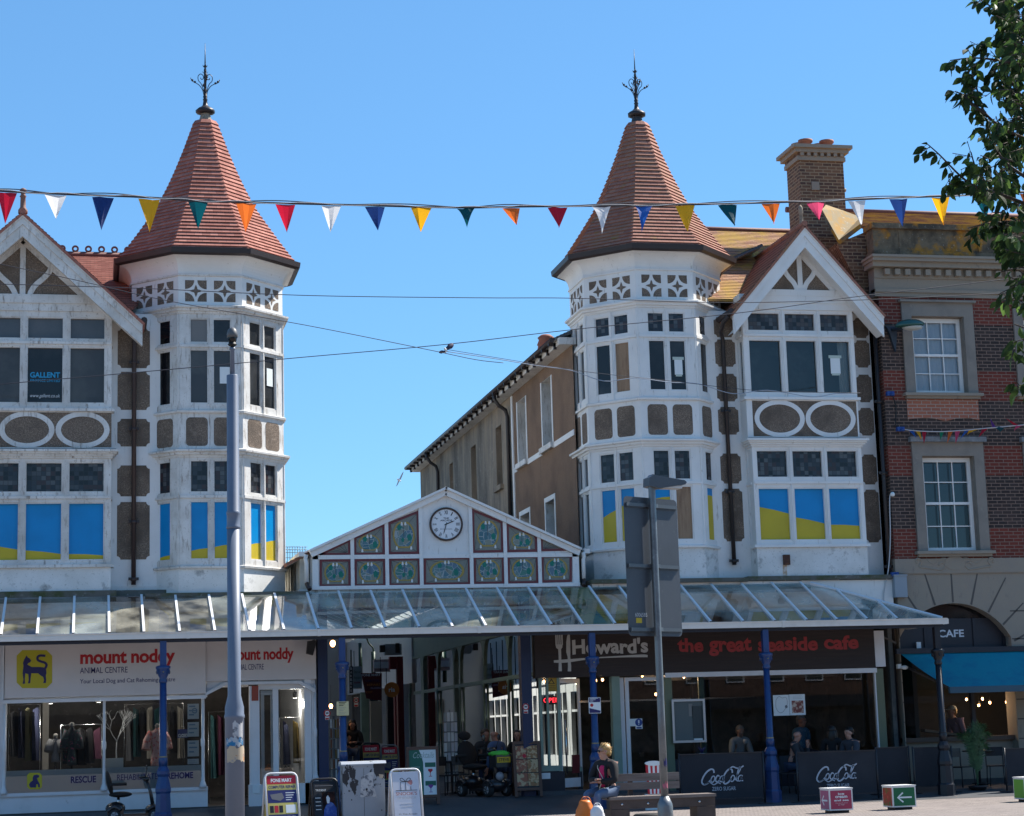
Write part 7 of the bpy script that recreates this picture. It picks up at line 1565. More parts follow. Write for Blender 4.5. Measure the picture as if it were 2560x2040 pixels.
tag(patch(lx, LY, .049, -10, 60, P('5', 1035, 1342, LY).z, P('5', 1035, 1300, LY).z, SNAVY, 9).build('sticker'), 'dark blue sticker on the street lamp post', 'sticker', 'stickers on the lamp post'); tag(patch(lx, LY, .0492, -40, 50, P('5', 1045, 1500, LY).z, P('5', 1045, 1462, LY).z, M('pink sticker', (.42, .12, .16), .6), 8).build('sticker'), 'torn pink sticker lower on the street lamp post', 'sticker', 'stickers on the lamp post')

# utility cabinet
UY = -4.6; u0, u1 = P('4', 443, 1500, UY).x, P('4', 748, 1500, UY).x; uz = P('4', 600, 1345, UY).z
UG = M('chipped cabinet paint', (.29, .315, .345), .5, var=[(1.8, (.25, .275, .30), .45, .7), (1.9, (.022, .022, .026), .535, .55, (1.7, 1, 1)), (14, (.36, .37, .38), .66, .74)])
t = thing('utility_cabinet', 'grey street cabinet with badly chipped dark paint and a torn poster', 'cabinet', ((u0+u1)/2, UY+.2, 0)); mb = MB(); uf = frame_y(UY)
mb.box(uf, u0+.01, u1-.01, 0, uz, -.42, 0, UG); mb.build('body', t)
mb = MB(); mb.box(uf, u0-.02, u1+.02, uz, uz+.035, -.44, .02, UG); mb.poly(Frame((u0-.02, 0, 0), u=(0, -1, 0), n=(-1, 0, 0)), [(-UY-.44, uz+.035), (-UY+.02, uz+.035), (-UY-.02, uz+.085), (-UY-.40, uz+.085)], -(u1-u0+.04), 0, M('pale cabinet lid', (.50, .52, .54), .5, var=[(8, (.20, .20, .2), .6, .68)])); mb.build('lid', t)
mb = MB(); mb.box(uf, (u0+u1)/2-.003, (u0+u1)/2+.003, .05, uz-.05, 0, .002, BLK); mb.ball(uf.p((u0+u1)/2+.05, uz*.6, .01), .02, BLK, 8, 6); mb.build('door_seam', t)
mb = MB(); zpoly(mb, '4', [(575, 1425), (665, 1380), (660, 1480), (690, 1570), (640, 1560), (570, 1570)], UY-.002, 0, .003, TP); tag(mb.build('torn_poster'), 'torn white poster on the street cabinet front', 'poster'); mb = MB(); zpoly(mb, '4', [(702, 1405), (733, 1408), (730, 1432), (704, 1430)], UY-.002, 0, .003, TB); tag(mb.build('sticker'), 'small orange and black sticker on the street cabinet', 'sticker')

# pavement boards
WFR = M('white tube frame', (.62, .63, .64), .4); BFR = M('black tube frame', (.02, .02, .024), .4)
def a_board(label, z, x0, x1, ytop, Y, frame_m, face_m, art, turn=0, h=None, wood=None, group='pavement advertising boards', tube=True):
    """Folding pavement board: two leaves leaning together, each a round-cornered frame round a poster."""
    a, b = P(z, x0, ytop+80, Y), P(z, x1, ytop+80, Y); zg = gz((a.x+b.x)/2, Y); top = P(z, (x0+x1)/2, ytop, Y+.1).z; W = (b.x-a.x)/2; H = top-zg
    c = Vector(((a.x+b.x)/2, Y+.12, zg)); t = thing('pavement_board', label, 'pavement board', tuple(c), group)
    tl = math.degrees(math.atan2(.30, H)); aa = math.radians(turn); nv = Vector((math.sin(aa), -math.cos(aa), 0))
    for sgn in (1, -1):
        fo = frame_rot(c+nv*(.30 if sgn > 0 else -.30), turn if sgn > 0 else turn+180, tl); L = H/math.cos(math.radians(tl)); mb = MB()
        if tube:
            R = .10; path = [(-W+.02, 0), (-W+.02, L-R)]+[(-W+.02+R-R*math.cos(math.radians(q)), L-R+R*math.sin(math.radians(q))) for q in (30, 60, 90)]+[(W-.02-R+R*math.sin(math.radians(q)), L-R+R*math.cos(math.radians(q))) for q in (0, 30, 60, 90)]+[(W-.02, 0)]
            mb.tube([fo.p(u, v) for u, v in path], .02, frame_m, 8)
        else:
            for q in ((-W, -W+.06, 0, L), (W-.06, W, 0, L), (-W+.06, W-.06, L-.07, L), (-W+.06, W-.06, .14, .20)): mb.box(fo, *q, -.02, .02, frame_m)
        lf = mb.build('leaf', t); i = .05; mb = MB(); mb.box(fo, -W+i, W-i, .12 if tube else .20, L-.05, -.008, .004, face_m); mb.build('poster', lf)
        if sgn > 0: mb = MB(); art(mb, fo, -W+i, W-i, .12 if tube else .20, L-.05); mb.build('artwork', lf)
    return t
def band(mb, fo, u0, u1, w0, w1, a, b, c, d, m, n=.006): mb.box(fo, u0+(u1-u0)*a, u0+(u1-u0)*b, w0+(w1-w0)*c, w0+(w1-w0)*d, .003, n, m)
def word(mb, s, fo, u0, u1, w0, w1, a, b, c, d, m, n=.0075, **k): text_into(mb, s, fo, u0+(u1-u0)*a, u0+(u1-u0)*b, w0+(w1-w0)*c, w0+(w1-w0)*d, n, m, **k)
BRED = M('bright red print', (.45, .015, .03), .5); BYEL = M('lemon print', (.52, .44, .12), .5); BNAV = M('navy print', (.02, .025, .12), .5); PHOTO = M('photo print', (.16, .13, .12), .6, var=[(11, (.40, .22, .10), .5, .58), (19, (.45, .42, .38), .6, .66)])
def fone(mb, *A):
    band(mb, *A, 0, 1, .82, 1, BRED); word(mb, 'FONE MART', *A, .14, .86, .86, .94, PAPER, bold=.03); band(mb, *A, 0, 1, .70, .81, BYEL); word(mb, 'COMPUTER REPAIR', *A, .04, .98, .725, .79, BNAV, bold=.03)
    band(mb, *A, 0, 1, .42, .69, BNAV); q = [(.08, .60), (.50, .63), (.56, .52), (.42, .46), (.14, .50)]; fo, u0, u1, w0, w1 = A; mb.poly(fo, [(u0+(u1-u0)*x, w0+(w1-w0)*y) for x, y in q][::-1], .006, .008, MATS['grey cloth'])
    for k in range(4): band(mb, *A, .62, .94-.05*k, .62-.05*k, .635-.05*k, PAPER, .008)
    band(mb, *A, 0, 1, .18, .41, BYEL)
    for k, m_ in enumerate((BLK, BRED, BLK)): band(mb, *A, .05+.16*k, .18+.16*k, .21, .36, m_, .008)
    band(mb, *A, .60, .94, .20, .37, PAPER, .008); band(mb, *A, 0, 1, 0, .17, BNAV); word(mb, 'WE FIX PHONES', *A, .08, .92, .09, .13, PAPER); word(mb, 'WHILE YOU WAIT', *A, .1, .9, .03, .07, BYEL)
a_board('white-framed phone and computer repair board in red, yellow and navy by the doorway', '3', 1872, 2118, 1398, -4.8, WFR, BYEL, fone, 6)
def trid(mb, *A):
    band(mb, *A, .04, .96, .05, .94, BLK); band(mb, *A, .36, .92, .06, .72, M('russet print', (.22, .06, .03), .6, var=[(6, (.06, .02, .015), .45, .6)])); fo, u0, u1, w0, w1 = A
    mb.poly(fo, [(u0+(u1-u0)*x, w0+(w1-w0)*y) for x, y in ((.38, .08), (.95, .08), (.95, .30), (.82, .42), (.70, .46), (.52, .38), (.42, .26))], .006, .009, M('royal blue print', (.03, .07, .30), .6, var=[(9, (.10, .16, .40), .5, .6)])); mb.poly(fo, [(u0+(u1-u0)*x, w0+(w1-w0)*y) for x, y in ((.56, .42), (.66, .42), (.70, .55), (.62, .63), (.54, .58))], .009, .011, PAPER)
    word(mb, 'TRIDENT', *A, .10, .56, .74, .79, PAPER, n=.011); word(mb, 'ANTIQUES AND INTERIORS', *A, .08, .90, .86, .89, PAPER, n=.011) if 0 else None
    for k in range(4): band(mb, *A, .07, .30, .56-.1*k, .575-.1*k, PAPER, .008)
    band(mb, *A, .08, .86, .875, .89, MATS['grey cloth'], .008)
a_board('black-framed board with a blue and russet picture beside the street cabinet', '4', 215, 418, 1438, -4.3, BFR, BLK, trid, 4)
def snook(mb, *A):
    fo, u0, u1, w0, w1 = A; S = lambda x, y: (u0+(u1-u0)*x, w0+(w1-w0)*y); ink = M('charcoal print', (.06, .055, .06), .6); rose = M('rose print', (.42, .18, .17), .6)
    for pts in ([(.30, .60), (.30, .78), (.68, .78)], [(.49, .60), (.49, .78)], [(.68, .60), (.68, .68)]): stroke(mb, fo, [S(*p) for p in pts], .012, .003, .006, ink)
    for s in (-1, 1): stroke(mb, fo, bez([S(.49, .79), S(.49+s*.12, .86), S(.49+s*.2, .84), S(.49+s*.14, .80), S(.49, .79)], 4), .012, .003, .006, ink)
    mb.poly(fo, [S(.56, .76), S(.70, .70), S(.76, .75), S(.74, .82), S(.60, .80)], .003, .006, rose); stroke(mb, fo, [S(.10, .595), S(.92, .595)], .012, .003, .006, ink)
    word(mb, "SNOOK'S", *A, .10, .90, .49, .565, rose, bold=.012); word(mb, 'OF BOGNOR', *A, .14, .86, .41, .46, M('faint grey print', (.45, .44, .44), .7)); band(mb, *A, .25, .75, .30, .31, MATS['faint grey print']); band(mb, *A, .28, .72, .24, .25, MATS['faint grey print']); word(mb, '21 The Arcade', *A, .15, .85, .07, .10, ink)
a_board("white-framed white board with a gift parcel drawing beside the street cabinet", '4', 780, 1005, 1370, -5.0, WFR, M('white board face', (.56, .56, .60), .6), snook, 2)
OAK = M('brown board frame', (.11, .055, .035), .6)
def cock(mb, *A):
    fo, u0, u1, w0, w1 = A; S = lambda x, y: (u0+(u1-u0)*x, w0+(w1-w0)*y); GR = M('bottle green print', (.03, .13, .085), .6); mb.poly(fo, [S(0, 0), S(.52, 0), S(.52, .70), S(.46, .86), S(.36, 1), S(0, 1)], .003, .006, GR)
    text_into(mb, 'Cocktails', fo, *[S(.16, 0)[0], S(.92, 0)[0], S(0, .80)[1], S(0, .93)[1]], .0075, M('sage print', (.35, .42, .38), .6), shear=.35)
    for y in (.60, .20): band(mb, *A, .58, .96, y, y+.10, GR, .007)
    for y0, m_ in ((.40, BRED), (.06, M('violet print', (.22, .05, .25), .6))):
        mb.poly(fo, [S(.68, y0+.13), S(.77, y0+.07), S(.86, y0+.13), S(.84, y0+.16), S(.70, y0+.16)], .006, .009, m_); stroke(mb, fo, [S(.77, y0+.08), S(.77, y0+.01)], .012, .006, .008, m_); stroke(mb, fo, [S(.71, y0), S(.83, y0)], .012, .006, .008, m_)
    for k in range(5): band(mb, *A, .08, .40-.03*(k % 3), .60-.045*k, .612-.045*k, MATS['sage print'], .0075)
a_board('brown-framed green and white cocktail menu board in the arcade mouth', '4', 903, 1130, 1210, -.6, OAK, PAPER, cock, -8, tube=False)
def food(mb, *A):
    for r_ in range(3):
        for c_ in range(2): band(mb, *A, .03+.48*c_, .49+.48*c_, .04+.31*r_, .33+.31*r_, M('food photo %d%d' % (r_, c_), (.30, .10+.04*c_, .05), .5, var=[(10+r_*3, (.50, .36, .20), .48, .56), (16, (.08, .10, .03), .6, .66)]))
    fo, u0, u1, w0, w1 = A; mb.poly(fo, circ(u0+(u1-u0)*.4, w0+(w1-w0)*.72, .045, None, 12), .007, .009, BRED)
a_board('dark wooden board of food photographs leaning beside the cafe side light', '4', 1658, 1850, 1172, -.1, OAK, BLK, food, -6, tube=False)
a_board('small phone repair board behind the street cabinet inside the arcade', '4', 575, 720, 1185, 6.0, BFR, BYEL, fone, 4); a_board('grey-framed phone shop board with rounded top inside the arcade', '4', 712, 848, 1200, 5.0, M('grey tube frame', (.2, .21, .22), .4), MATS['grey cloth'], fone, 2)

# mobility scooters
def scooter(label, loc, facing, big, plate=None):
    """Four-wheeled mobility scooter; facing 0 looks to the street."""
    t = thing('mobility_scooter', label, 'mobility scooter', loc, 'mobility scooters'); S = 1.22 if big else 1.0; a = math.radians(facing); f = Vector((math.sin(a), -math.cos(a), 0)); r = Vector((-f.y, f.x, 0)); o = Vector(loc); BL = MATS['black leather']; BP = MATS.get('black body panel') or M('black body panel', (.02, .018, .02), .3, coat=.5); RBR = MATS.get('tyre rubber') or M('tyre rubber', (.02, .02, .02), .8); GRY = MATS.get('grey hub') or M('grey hub', (.34, .34, .35), .5)
    G = lambda x, y, z: o+(r*x+f*y+Vector((0, 0, z)))*S
    R3 = Matrix((r, f, Vector((0, 0, 1)))).transposed(); fr = Frame(o, u=r, n=f)
    def bx(mb, x0, x1, y0, y1, z0, z1, m): mb.box(fr, x0*S, x1*S, z0*S, z1*S, y0*S, y1*S, m)
    for y, rad in ((-.36, .125), (.42, .11 if not big else .125)):
        for s in (-1, 1):
            mb = MB(); mb.lathe(G(s*.21, y, rad), [(rad*S*.62, -.045*S), (rad*S*.95, -.045*S), (rad*S, -.02*S), (rad*S, .02*S), (rad*S*.95, .045*S), (rad*S*.62, .045*S)], RBR, 24, axis=r); wl_ = mb.build('wheel', t)
            mb = MB(); mb.lathe(G(s*.21, y, rad), [(.0, -.046*S), (rad*S*.5, -.05*S), (rad*S*.63, -.04*S), (rad*S*.63, .04*S), (rad*S*.5, .05*S), (0, .046*S)], GRY, 18, axis=r)
            for k in range(5): q = math.radians(72*k); mb.bar(G(s*.262, y+.015*math.cos(q), rad+.015*math.sin(q)), G(s*.262, y+rad*.55*math.cos(q), rad+rad*.55*math.sin(q)), .02*S, .01*S, RBR)
            mb.build('hub', wl_)
    mb = MB(); bx(mb, -.15, .15, -.20, .34, .10, .15, BP); bx(mb, -.13, .13, -.50, -.18, .14, .26, BP); mb.ball(G(0, -.34, .26), (.19*S, .20*S, .13*S), BP, 16, 10, R3); mb.ball(G(0, .40, .20), (.20*S, .16*S, .12*S), BP, 16, 10, R3)
    for s in (-1, 1): mb.tube(bez([G(s*.22, -.50, .20), G(s*.22, -.38, .29), G(s*.22, -.24, .22)], 4), .05*S, BP, 8); mb.tube(bez([G(s*.21, .29, .2), G(s*.21, .42, .27), G(s*.21, .55, .18)], 4), .045*S, BP, 8)
    mb.build('chassis', t)
    mb = MB(); mb.tube([G(0, -.28, .30), G(0, -.28, .48)], .03*S, MATS['chrome'], 10); mb.build('seat_post', t)
    mb = MB(); mb.ball(G(0, -.24, .53), (.23*S, .235*S, .06*S), BL, 18, 10, R3); mb.build('seat', t)
    tilt = R3 @ Matrix.Rotation(math.radians(12), 3, 'X'); mb = MB(); mb.ball(G(0, -.46, .76), (.22*S, .055*S, .25*S), BL, 18, 12, tilt); mb.build('backrest', t)
    if big: mb = MB(); mb.ball(G(0, -.53, 1.09), (.14*S, .06*S, .085*S), BL, 14, 8, tilt); mb.tube([G(0, -.51, .95), G(0, -.52, 1.05)], .018*S, MATS['chrome'], 6); mb.build('headrest', t)
    for s in (-1, 1): mb = MB(); mb.tube([G(s*.25, -.46, .62), G(s*.255, -.44, .73), G(s*.255, -.12, .735)], [.02*S, .025*S, .028*S], BL, 8); mb.build('armrest', t)
    mb = MB(); mb.tube([G(0, .42, .2), G(0, .36, .55), G(0, .28, .80)], [.045*S, .035*S, .03*S], BP, 10); mb.ball(G(0, .27, .82), (.10*S, .07*S, .06*S), BP, 12, 8, R3); mb.build('tiller', t)
    mb = MB()
    for s in (-1, 1): mb.tube([G(0, .25, .84), G(s*.14, .24, .86), G(s*.21, .14, .85)], .016*S, RBR, 7); mb.tube([G(s*.12, .26, .86), G(s*.17, .28, 1.02)], .007*S, BP, 5); mb.ball(G(s*.175, .28, 1.05), (.045*S, .012*S, .06*S), BP, 10, 6, R3)
    mb.build('handlebar', t)
    if big:
        mb = MB(); bx(mb, -.17, .17, .42, .62, .52, .74, BP); mb.build('basket', t); mb = MB(); GN = M('lime green cover', (.10, .55, .06), .6); rnd = random.Random(1)
        mb.ball(G(0, .52, .76), (.21*S, .13*S, .05*S), GN, 18, 8, R3, lambda v, q: q*(1+.12*math.sin(7*v.x)+.1*math.sin(9*v.y+1))); mb.build('basket_cover', t); mb = MB(); bx(mb, -.15, .15, .622, .63, .60, .70, M('yellow number plate', (.52, .34, .01), .5)); pl = mb.build('name_plate', t)
        lettering(plate, Frame(o+f*.632*S, u=-r if False else r, n=f), -.12*S, .12*S, .622*S, .68*S, 0, BLK, t, bold=.02); mb = MB(); mb.ball(G(0, .50, .36), (.09*S, .05*S, .08*S), M('headlamp glass', (.3, .3, .32), .2), 12, 8, R3); mb.build('headlight', t)
    return t
sy = -1.35; sx = P('3', 940, 1600, sy).x; scooter('small black mobility scooter parked by the animal centre window', (sx, sy, gz(sx, sy)), 90, False)
sy = .6; sx = P('4', 1440, 1450, sy).x; scooter('large black mobility scooter with a lime cover and yellow name plate in the arcade', (sx, sy, gz(sx, sy)), 26, True, 'STEVE')

# banners round the cafe tables
BAN = M('black banner cloth', (.018, .021, .028), .8, var=[(1.5, (.026, .03, .038), .45, .7)]); SIGW = M('white script print', (.42, .46, .52), .7)
def script_logo(mb, fr, U, W):
    S = lambda p: tuple([U(p[0]), W(p[1])]+list(p[2:])); k = U(1)-U(0)
    def ln(pts, wd): stroke(mb, fr, [S(p) for p in bez(pts, 6)], wd*k, .001, .003, SIGW)
    def el(cx, cy, rx, ry, wd): stroke(mb, fr, [S((cx+rx*math.cos(math.radians(a))+ry*.28*math.sin(math.radians(a)), cy-ry*math.sin(math.radians(a)))) for a in range(0, 360, 20)], wd*k, .001, .003, SIGW, closed=True)
    ln([(96, 40), (92, 20), (72, 16), (42, 34), (16, 66), (5, 96), (20, 113), (48, 104), (74, 82)], 11); ln([(20, 113), (60, 100), (90, 116), (120, 104), (140, 112)], 7)
    el(86, 80, 13, 20, 7.5); ln([(134, 64), (122, 57), (108, 74), (106, 92), (118, 99), (136, 84)], 9); el(149, 80, 13, 19, 7.5); ln([(170, 62), (161, 92), (171, 97)], 8)
    ln([(228, 44), (226, 24), (208, 18), (184, 36), (164, 66), (158, 96), (172, 113), (196, 104), (218, 82)], 11); el(228, 80, 13, 20, 7.5); ln([(205, 22), (232, 4), (262, 14), (288, 12), (312, 0)], 9)
    ln([(244, 92), (268, 52), (288, 20), (284, 8), (272, 24), (260, 66), (256, 92), (268, 97)], 8); el(282, 80, 13, 19, 7.5); ln([(300, 60), (290, 92), (304, 96)], 9)
def banner(label, z, x0, x1, y0, Y, logo=None, group='black banners round the cafe terrace', turn=0):
    a, b = P(z, x0, y0, Y), P(z, x1, y0, Y); W_ = b.x-a.x; zg = gz(a.x, Y); H = a.z-zg; t = thing('terrace_banner', label, 'banner', ((a.x+b.x)/2, Y, zg), group); fr = frame_rot((a.x, Y, 0), turn); L = W_/max(.3, math.cos(math.radians(turn)))
    for u in (-.03, L+.03):
        mb = MB(); p = fr.p(u, 0); mb.tube([p+Vector((0, 0, zg)), p+Vector((0, 0, zg+H+.03))], .02, BFR, 8); mb.lathe((p.x, p.y, zg), [(.17, 0), (.17, .012), (.03, .02)], BFR, 14); mb.build('post', t)
    mb = MB(); mb.box(fr, -.03, L+.03, zg+H-.01, zg+H+.015, -.012, .012, BFR); mb.box(fr, -.03, L+.03, zg+.13, zg+.15, -.012, .012, BFR); mb.build('rail', t)
    mb = MB(); n = 14
    for i in range(n):
        u0, u1 = L*i/n, L*(i+1)/n; q = lambda u: .008*math.sin(u*5+x0)
        mb.face([fr.p(u0, zg+.15, q(u0)), fr.p(u1, zg+.15, q(u1)), fr.p(u1, zg+H, q(u1)), fr.p(u0, zg+H, q(u0))], BAN, smooth=True)
    mb.build('cloth', t)
    if logo:
        zz_, ox, oy, s_ = logo; mb = MB(); A_ = P(zz_, ox, oy, Y); B_ = P(zz_, ox+312*s_, oy+120*s_, Y); f3 = frame_y(Y-.012)
        script_logo(mb, f3, lambda x: A_.x+(B_.x-A_.x)*x/312, lambda y: A_.z+(B_.z-A_.z)*y/120); c = (A_.x+B_.x)/2; w_ = (B_.x-A_.x)*.275; k = (A_.z-B_.z)
        text_into(mb, 'ZERO SUGAR', f3, c-w_+.02, c+w_+.02, A_.z-k*1.30, A_.z-k*1.09, .002, SIGW, bold=.005); mb.build('script_logo', t)
    return t
YBN = -2.35
banner('black banner with white cola script between the menu case and the blue column', '5', 1135, 1712, 1268, YBN, ('5', 1278, 1356, 1.0)); banner('black banner with white cola script near the two seated men', '6', 268, 822, 1266, YBN, ('6', 395, 1353, .97))
banner('plain black banner across the foot of the drainpipe', '6', 832, 1068, 1232, -1.7, turn=8); banner('plain black banner behind the black column', '6', 1100, 1358, 1232, -1.7); tb = banner('dark banner cut by the picture edge beside the potted palm', '6', 1757, 2100, 1240, -2.0); mb = MB(); A_ = P('6', 1872, 1375, -2.0); k = .85/312
script_logo(mb, frame_y(-2.015), lambda x: A_.x+x*k, lambda y: A_.z-y*k); mb.build('script_logo', tb)
# chairs and tables
CH = thing('cafe_chair', 'black metal cafe chair in the arcade mouth, nearest the cocktail board', 'chair', (0, 0, 0), 'black cafe chairs')
def part(nm, fn): mb = MB(); fn(mb); return mb.build(nm, CH)
f0_ = Frame((0, 0, 0))
part('seat', lambda m: m.box(f0_, -.20, .20, .43, .46, -.20, .20, BFR)); part('backrest', lambda m: [m.box(f0_, -.19, .19, .66, .86, -.235, -.21, BFR)]+[m.box(f0_, -.2+.38*k, -.18+.38*k, .46, .86, -.23, -.205, BFR) for k in (0, 1)])
for sx_ in (-.18, .18):
    for sy_ in (-.17, .18): part('leg', lambda m: m.tube([(sx_, sy_, .44), (sx_*1.1, sy_*1.12, 0)], .013, BFR, 6))
def place_chair(x, y, rot, label, first=[True], z=None):
    o = CH if first[0] else copy_tree(CH); first[0] = False; o.location = (x, y, gz(x, y) if z is None else z); o.rotation_euler = (0, 0, math.radians(rot)); o['label'] = label
def px_(z, x, y, Y): return P(z, x, y, Y).x
for z, x, Y, rot, lb in (('4', 1175, 1.8, 30, 'black cafe chair nearest the cocktail board in the arcade mouth'), ('4', 1235, 3.6, -20, 'black cafe chair farther back beside the arcade glazing'), ('4', 1290, 2.2, 160, 'black cafe chair just beside the large scooter'), ('4', 1600, 2.6, 200, 'black cafe chair under the striped-jersey man'), ('4', 1450, 3.3, 10, 'black cafe chair under the man facing out of the arcade'), ('6', 195, -1.12, 60, 'black cafe chair under the bald man'), ('6', 680, -1.12, -65, 'black cafe chair under the dark-haired man in slate'), ('6', 515, -.7, 150, 'black cafe chair between the two seated cafe men'), ('6', 110, -1.0, 20, 'empty black chair behind the blue column'), ('6', 1440, -1.1, 20, 'tall-backed black chair before the potted palm'), ('6', 1690, -1.1, -15, 'black chair beyond the potted palm, by the picture edge')): place_chair(px_(z, x, 1300, Y), Y, rot, lb)
TT = M('dark table top', (.05, .04, .035), .4)
def table(label, x, y, w_=.35):
    z0 = gz(x, y); t = thing('cafe_table', label, 'table', (x, y, z0), 'cafe tables'); mb = MB(); mb.lathe((x, y, 0), [(w_, z0+.72), (w_+.01, z0+.735), (w_, z0+.75)], TT, 24); mb.build('top', t); mb = MB(); mb.lathe((x, y, 0), [(.2, z0), (.2, z0+.02), (.03, z0+.04), (.028, z0+.72)], BFR, 12); mb.build('pedestal', t)
table('round dark table between the bald man and the dark-haired man', px_('6', 435, 1250, -1.15), -1.15); table('round dark table between the two men in the arcade', px_('4', 1500, 1250, 2.7), 2.7); table('round dark table by the green arcade glazing', px_('4', 1215, 1250, 2.6), 2.6); table('round dark table beside the potted palm', px_('6', 1560, 1250, -.7), -.7)
mb = MB(); q = P('6', 428, 1240, -1.15); mb.lathe((q.x, -1.15, gz(q.x, -1.15)+.75), [(.035, 0), (.04, .01), (.034, .12), (.03, .12)], GALV, 12); tag(mb.build('glass_tumbler'), 'small glass on the table between the cafe men', 'glass')
# card racks
def rack(label, z, x0, x1, y0, Y, m, seed):
    a, b = P(z, x0, y0, Y), P(z, x1, y0, Y); zg = gz(a.x, Y); x = (a.x+b.x)/2; W_ = (b.x-a.x)/2; t = thing('card_rack', label, 'card rack', (x, Y, zg), 'card racks in the arcade'); rnd = random.Random(seed); mb = MB(); mb.tube([(x, Y, zg), (x, Y, a.z+.05)], .02, GALV, 8); mb.lathe((x, Y, zg), [(.25, 0), (.25, .02), (.03, .04)], GALV, 14); mb.build('stand', t)
    mb = MB(); f = frame_y(Y-.08); zz1 = a.z; rows = 7; rh = (zz1-zg-.25)/rows
    for r_ in range(rows):
        for c in range(4):
            u = x-W_+2*W_*c/4; dz = rnd.uniform(0, .03); mb.box(f, u+.01, u+W_*.5-.01, zg+.25+r_*rh, zg+.25+r_*rh+rh*.86+dz, -.01+.012*(c % 2), .006+.012*(c % 2), MATS[rnd.choice(m)])
        mb.box(f, x-W_, x+W_, zg+.24+r_*rh, zg+.26+r_*rh, -.1, .03, GALV)
    mb.build('cards', t)
rack('white rack of greeting cards added to imitate a reflection in the green arcade glazing', '4', 1152, 1252, 965, 3.0, ['white paper', 'white paper', 'pale grey box', 'white board face'], 3); rack('narrow rack of postcards beside the navy pier', '4', 350, 415, 1010, 1.2, ['cream cloth', 'white paper', 'rust cloth', 'mustard cloth', 'grey cloth'], 4)  # the white rack is added in place of a reflection in the glazing
# ice-cream tub shaped sign behind the bench
t = thing('tub_sign', 'red and white striped tub-shaped sign behind the bench', 'sign', tuple(P('5', 945, 1560, -3.2))); Yt = -3.2; q0, q1 = P('5', 890, 1330, Yt), P('5', 1003, 1330, Yt); zb0 = P('5', 945, 1545, Yt).z; w_ = (q1.x-q0.x)/2; xc = (q0.x+q1.x)/2; f = frame_y(Yt); mb = MB(); STR = [BRED, PAPER]
for k in range(7):
    a0, a1 = -1+2*k/7, -1+2*(k+1)/7; mb.poly(f, [(xc+w_*.8*a0, zb0), (xc+w_*.8*a1, zb0), (xc+w_*a1, q0.z), (xc+w_*a0, q0.z)], -.04, 0, STR[k % 2])
mb.build('tub', t); mb = MB(); mb.poly(f, circ(xc, q0.z, w_*1.05, w_*.3, 24), -.05, .02, PAPER); mb.build('rim', t); mb = MB(); mb.box(f, xc-w_*1.1, xc+w_*1.1, gz(xc, Yt), zb0, -.1, -.02, PAPER); mb.build('base', t)
mb = MB(); q = P('5', 915, 1648, -6.5); mb.lathe((q.x, -6.5, 0), [(.30, 0), (.31, .04), (.27, .08), (.05, .09)], MATS['tyre rubber'], 20); tag(mb.build('rubber_base'), 'round black rubber base lying under the bench', 'sign base')
q = P('5', 1300, 1260, -2.3); t = thing('table_plant', 'small spiky blue plant in a white pot above the first banner', 'plant', (q.x, -2.2, q.z-.09)); mb = MB(); mb.lathe((q.x, -2.2, q.z-.09), [(.05, 0), (.065, .1), (.055, .1), (.05, .02)], CUP, 12); mb.build('pot', t); mb = MB(); rnd = random.Random(3)
for k in range(14): a = rnd.uniform(0, 6.28); mb.tube([(q.x, -2.2, q.z), (q.x+.04*math.cos(a), -2.2+.04*math.sin(a), q.z+.08), (q.x+.09*math.cos(a), -2.2+.09*math.sin(a), q.z+rnd.uniform(.10, .17))], [.012, .009, .002], SNAVY, 5)
mb.build('leaves', t)
# illuminated wayfinding cubes
def cube(label, z, xa, xb, y0, Y, m1, m2, art):
    a, b = P(z, xa, y0, Y), P(z, xb, y0, Y); s = b.x-a.x; t = thing('sign_cube', label, 'sign', ((a.x+b.x)/2, Y+s/2, 0), 'wayfinding cubes on the street'); top = a.z; WH = MATS.get('white cube edge') or M('white cube edge', (.70, .69, .67), .5); x0, x1 = a.x, b.x; z0 = .05; f = frame_y(Y); lf = Frame((x0, 0, 0), u=(0, -1, 0), n=(-1, 0, 0))
    mb = MB(); mb.box(f, x0+.06, x1-.06, 0, z0, -s+.06, -.06, BLK); mb.build('plinth', t); mb = MB(); mb.box(f, x0, x1, z0, top, -s, 0, WH); mb.box(f, x0-.01, x1+.01, top, top+.02, -s-.01, .01, WH); mb.build('body', t)
    e = .025; mb = MB(); mb.box(f, x0+e, x1-e, z0+e, top-e, 0, .004, m2); art(mb, f, x0+e, x1-e, z0+e, top-e); mb.build('front_panel', t); mb = MB(); mb.box(lf, -Y-s+e, -Y-e, z0+e, top-e, 0, .004, m1)
    if m1.name.startswith('pink'): arrow(mb, lf, -Y-s+e, -Y-e, z0+e, top-e)
    mb.build('side_panel', t)
def arrow(mb, f, u0, u1, w0, w1):
    S = lambda x, y: (u0+(u1-u0)*x, w0+(w1-w0)*y)
    stroke(mb, f, [S(.85, .46), S(.18, .46)], .03, .003, .006, PAPER); stroke(mb, f, [S(.44, .72), S(.18, .46), S(.44, .20)], .03, .003, .0065, PAPER)
PNK = M('pink cube panel', (.34, .04, .085), .5); PNK2 = M('pink side panel', (.36, .10, .19), .5); GRN = M('green cube panel', (.006, .115, .045), .5); FLW = M('poppy side panel', (.30, .03, .02), .5, var=[(9, (.05, .14, .02), .52, .58), (6, (.45, .06, .05), .6, .66)])
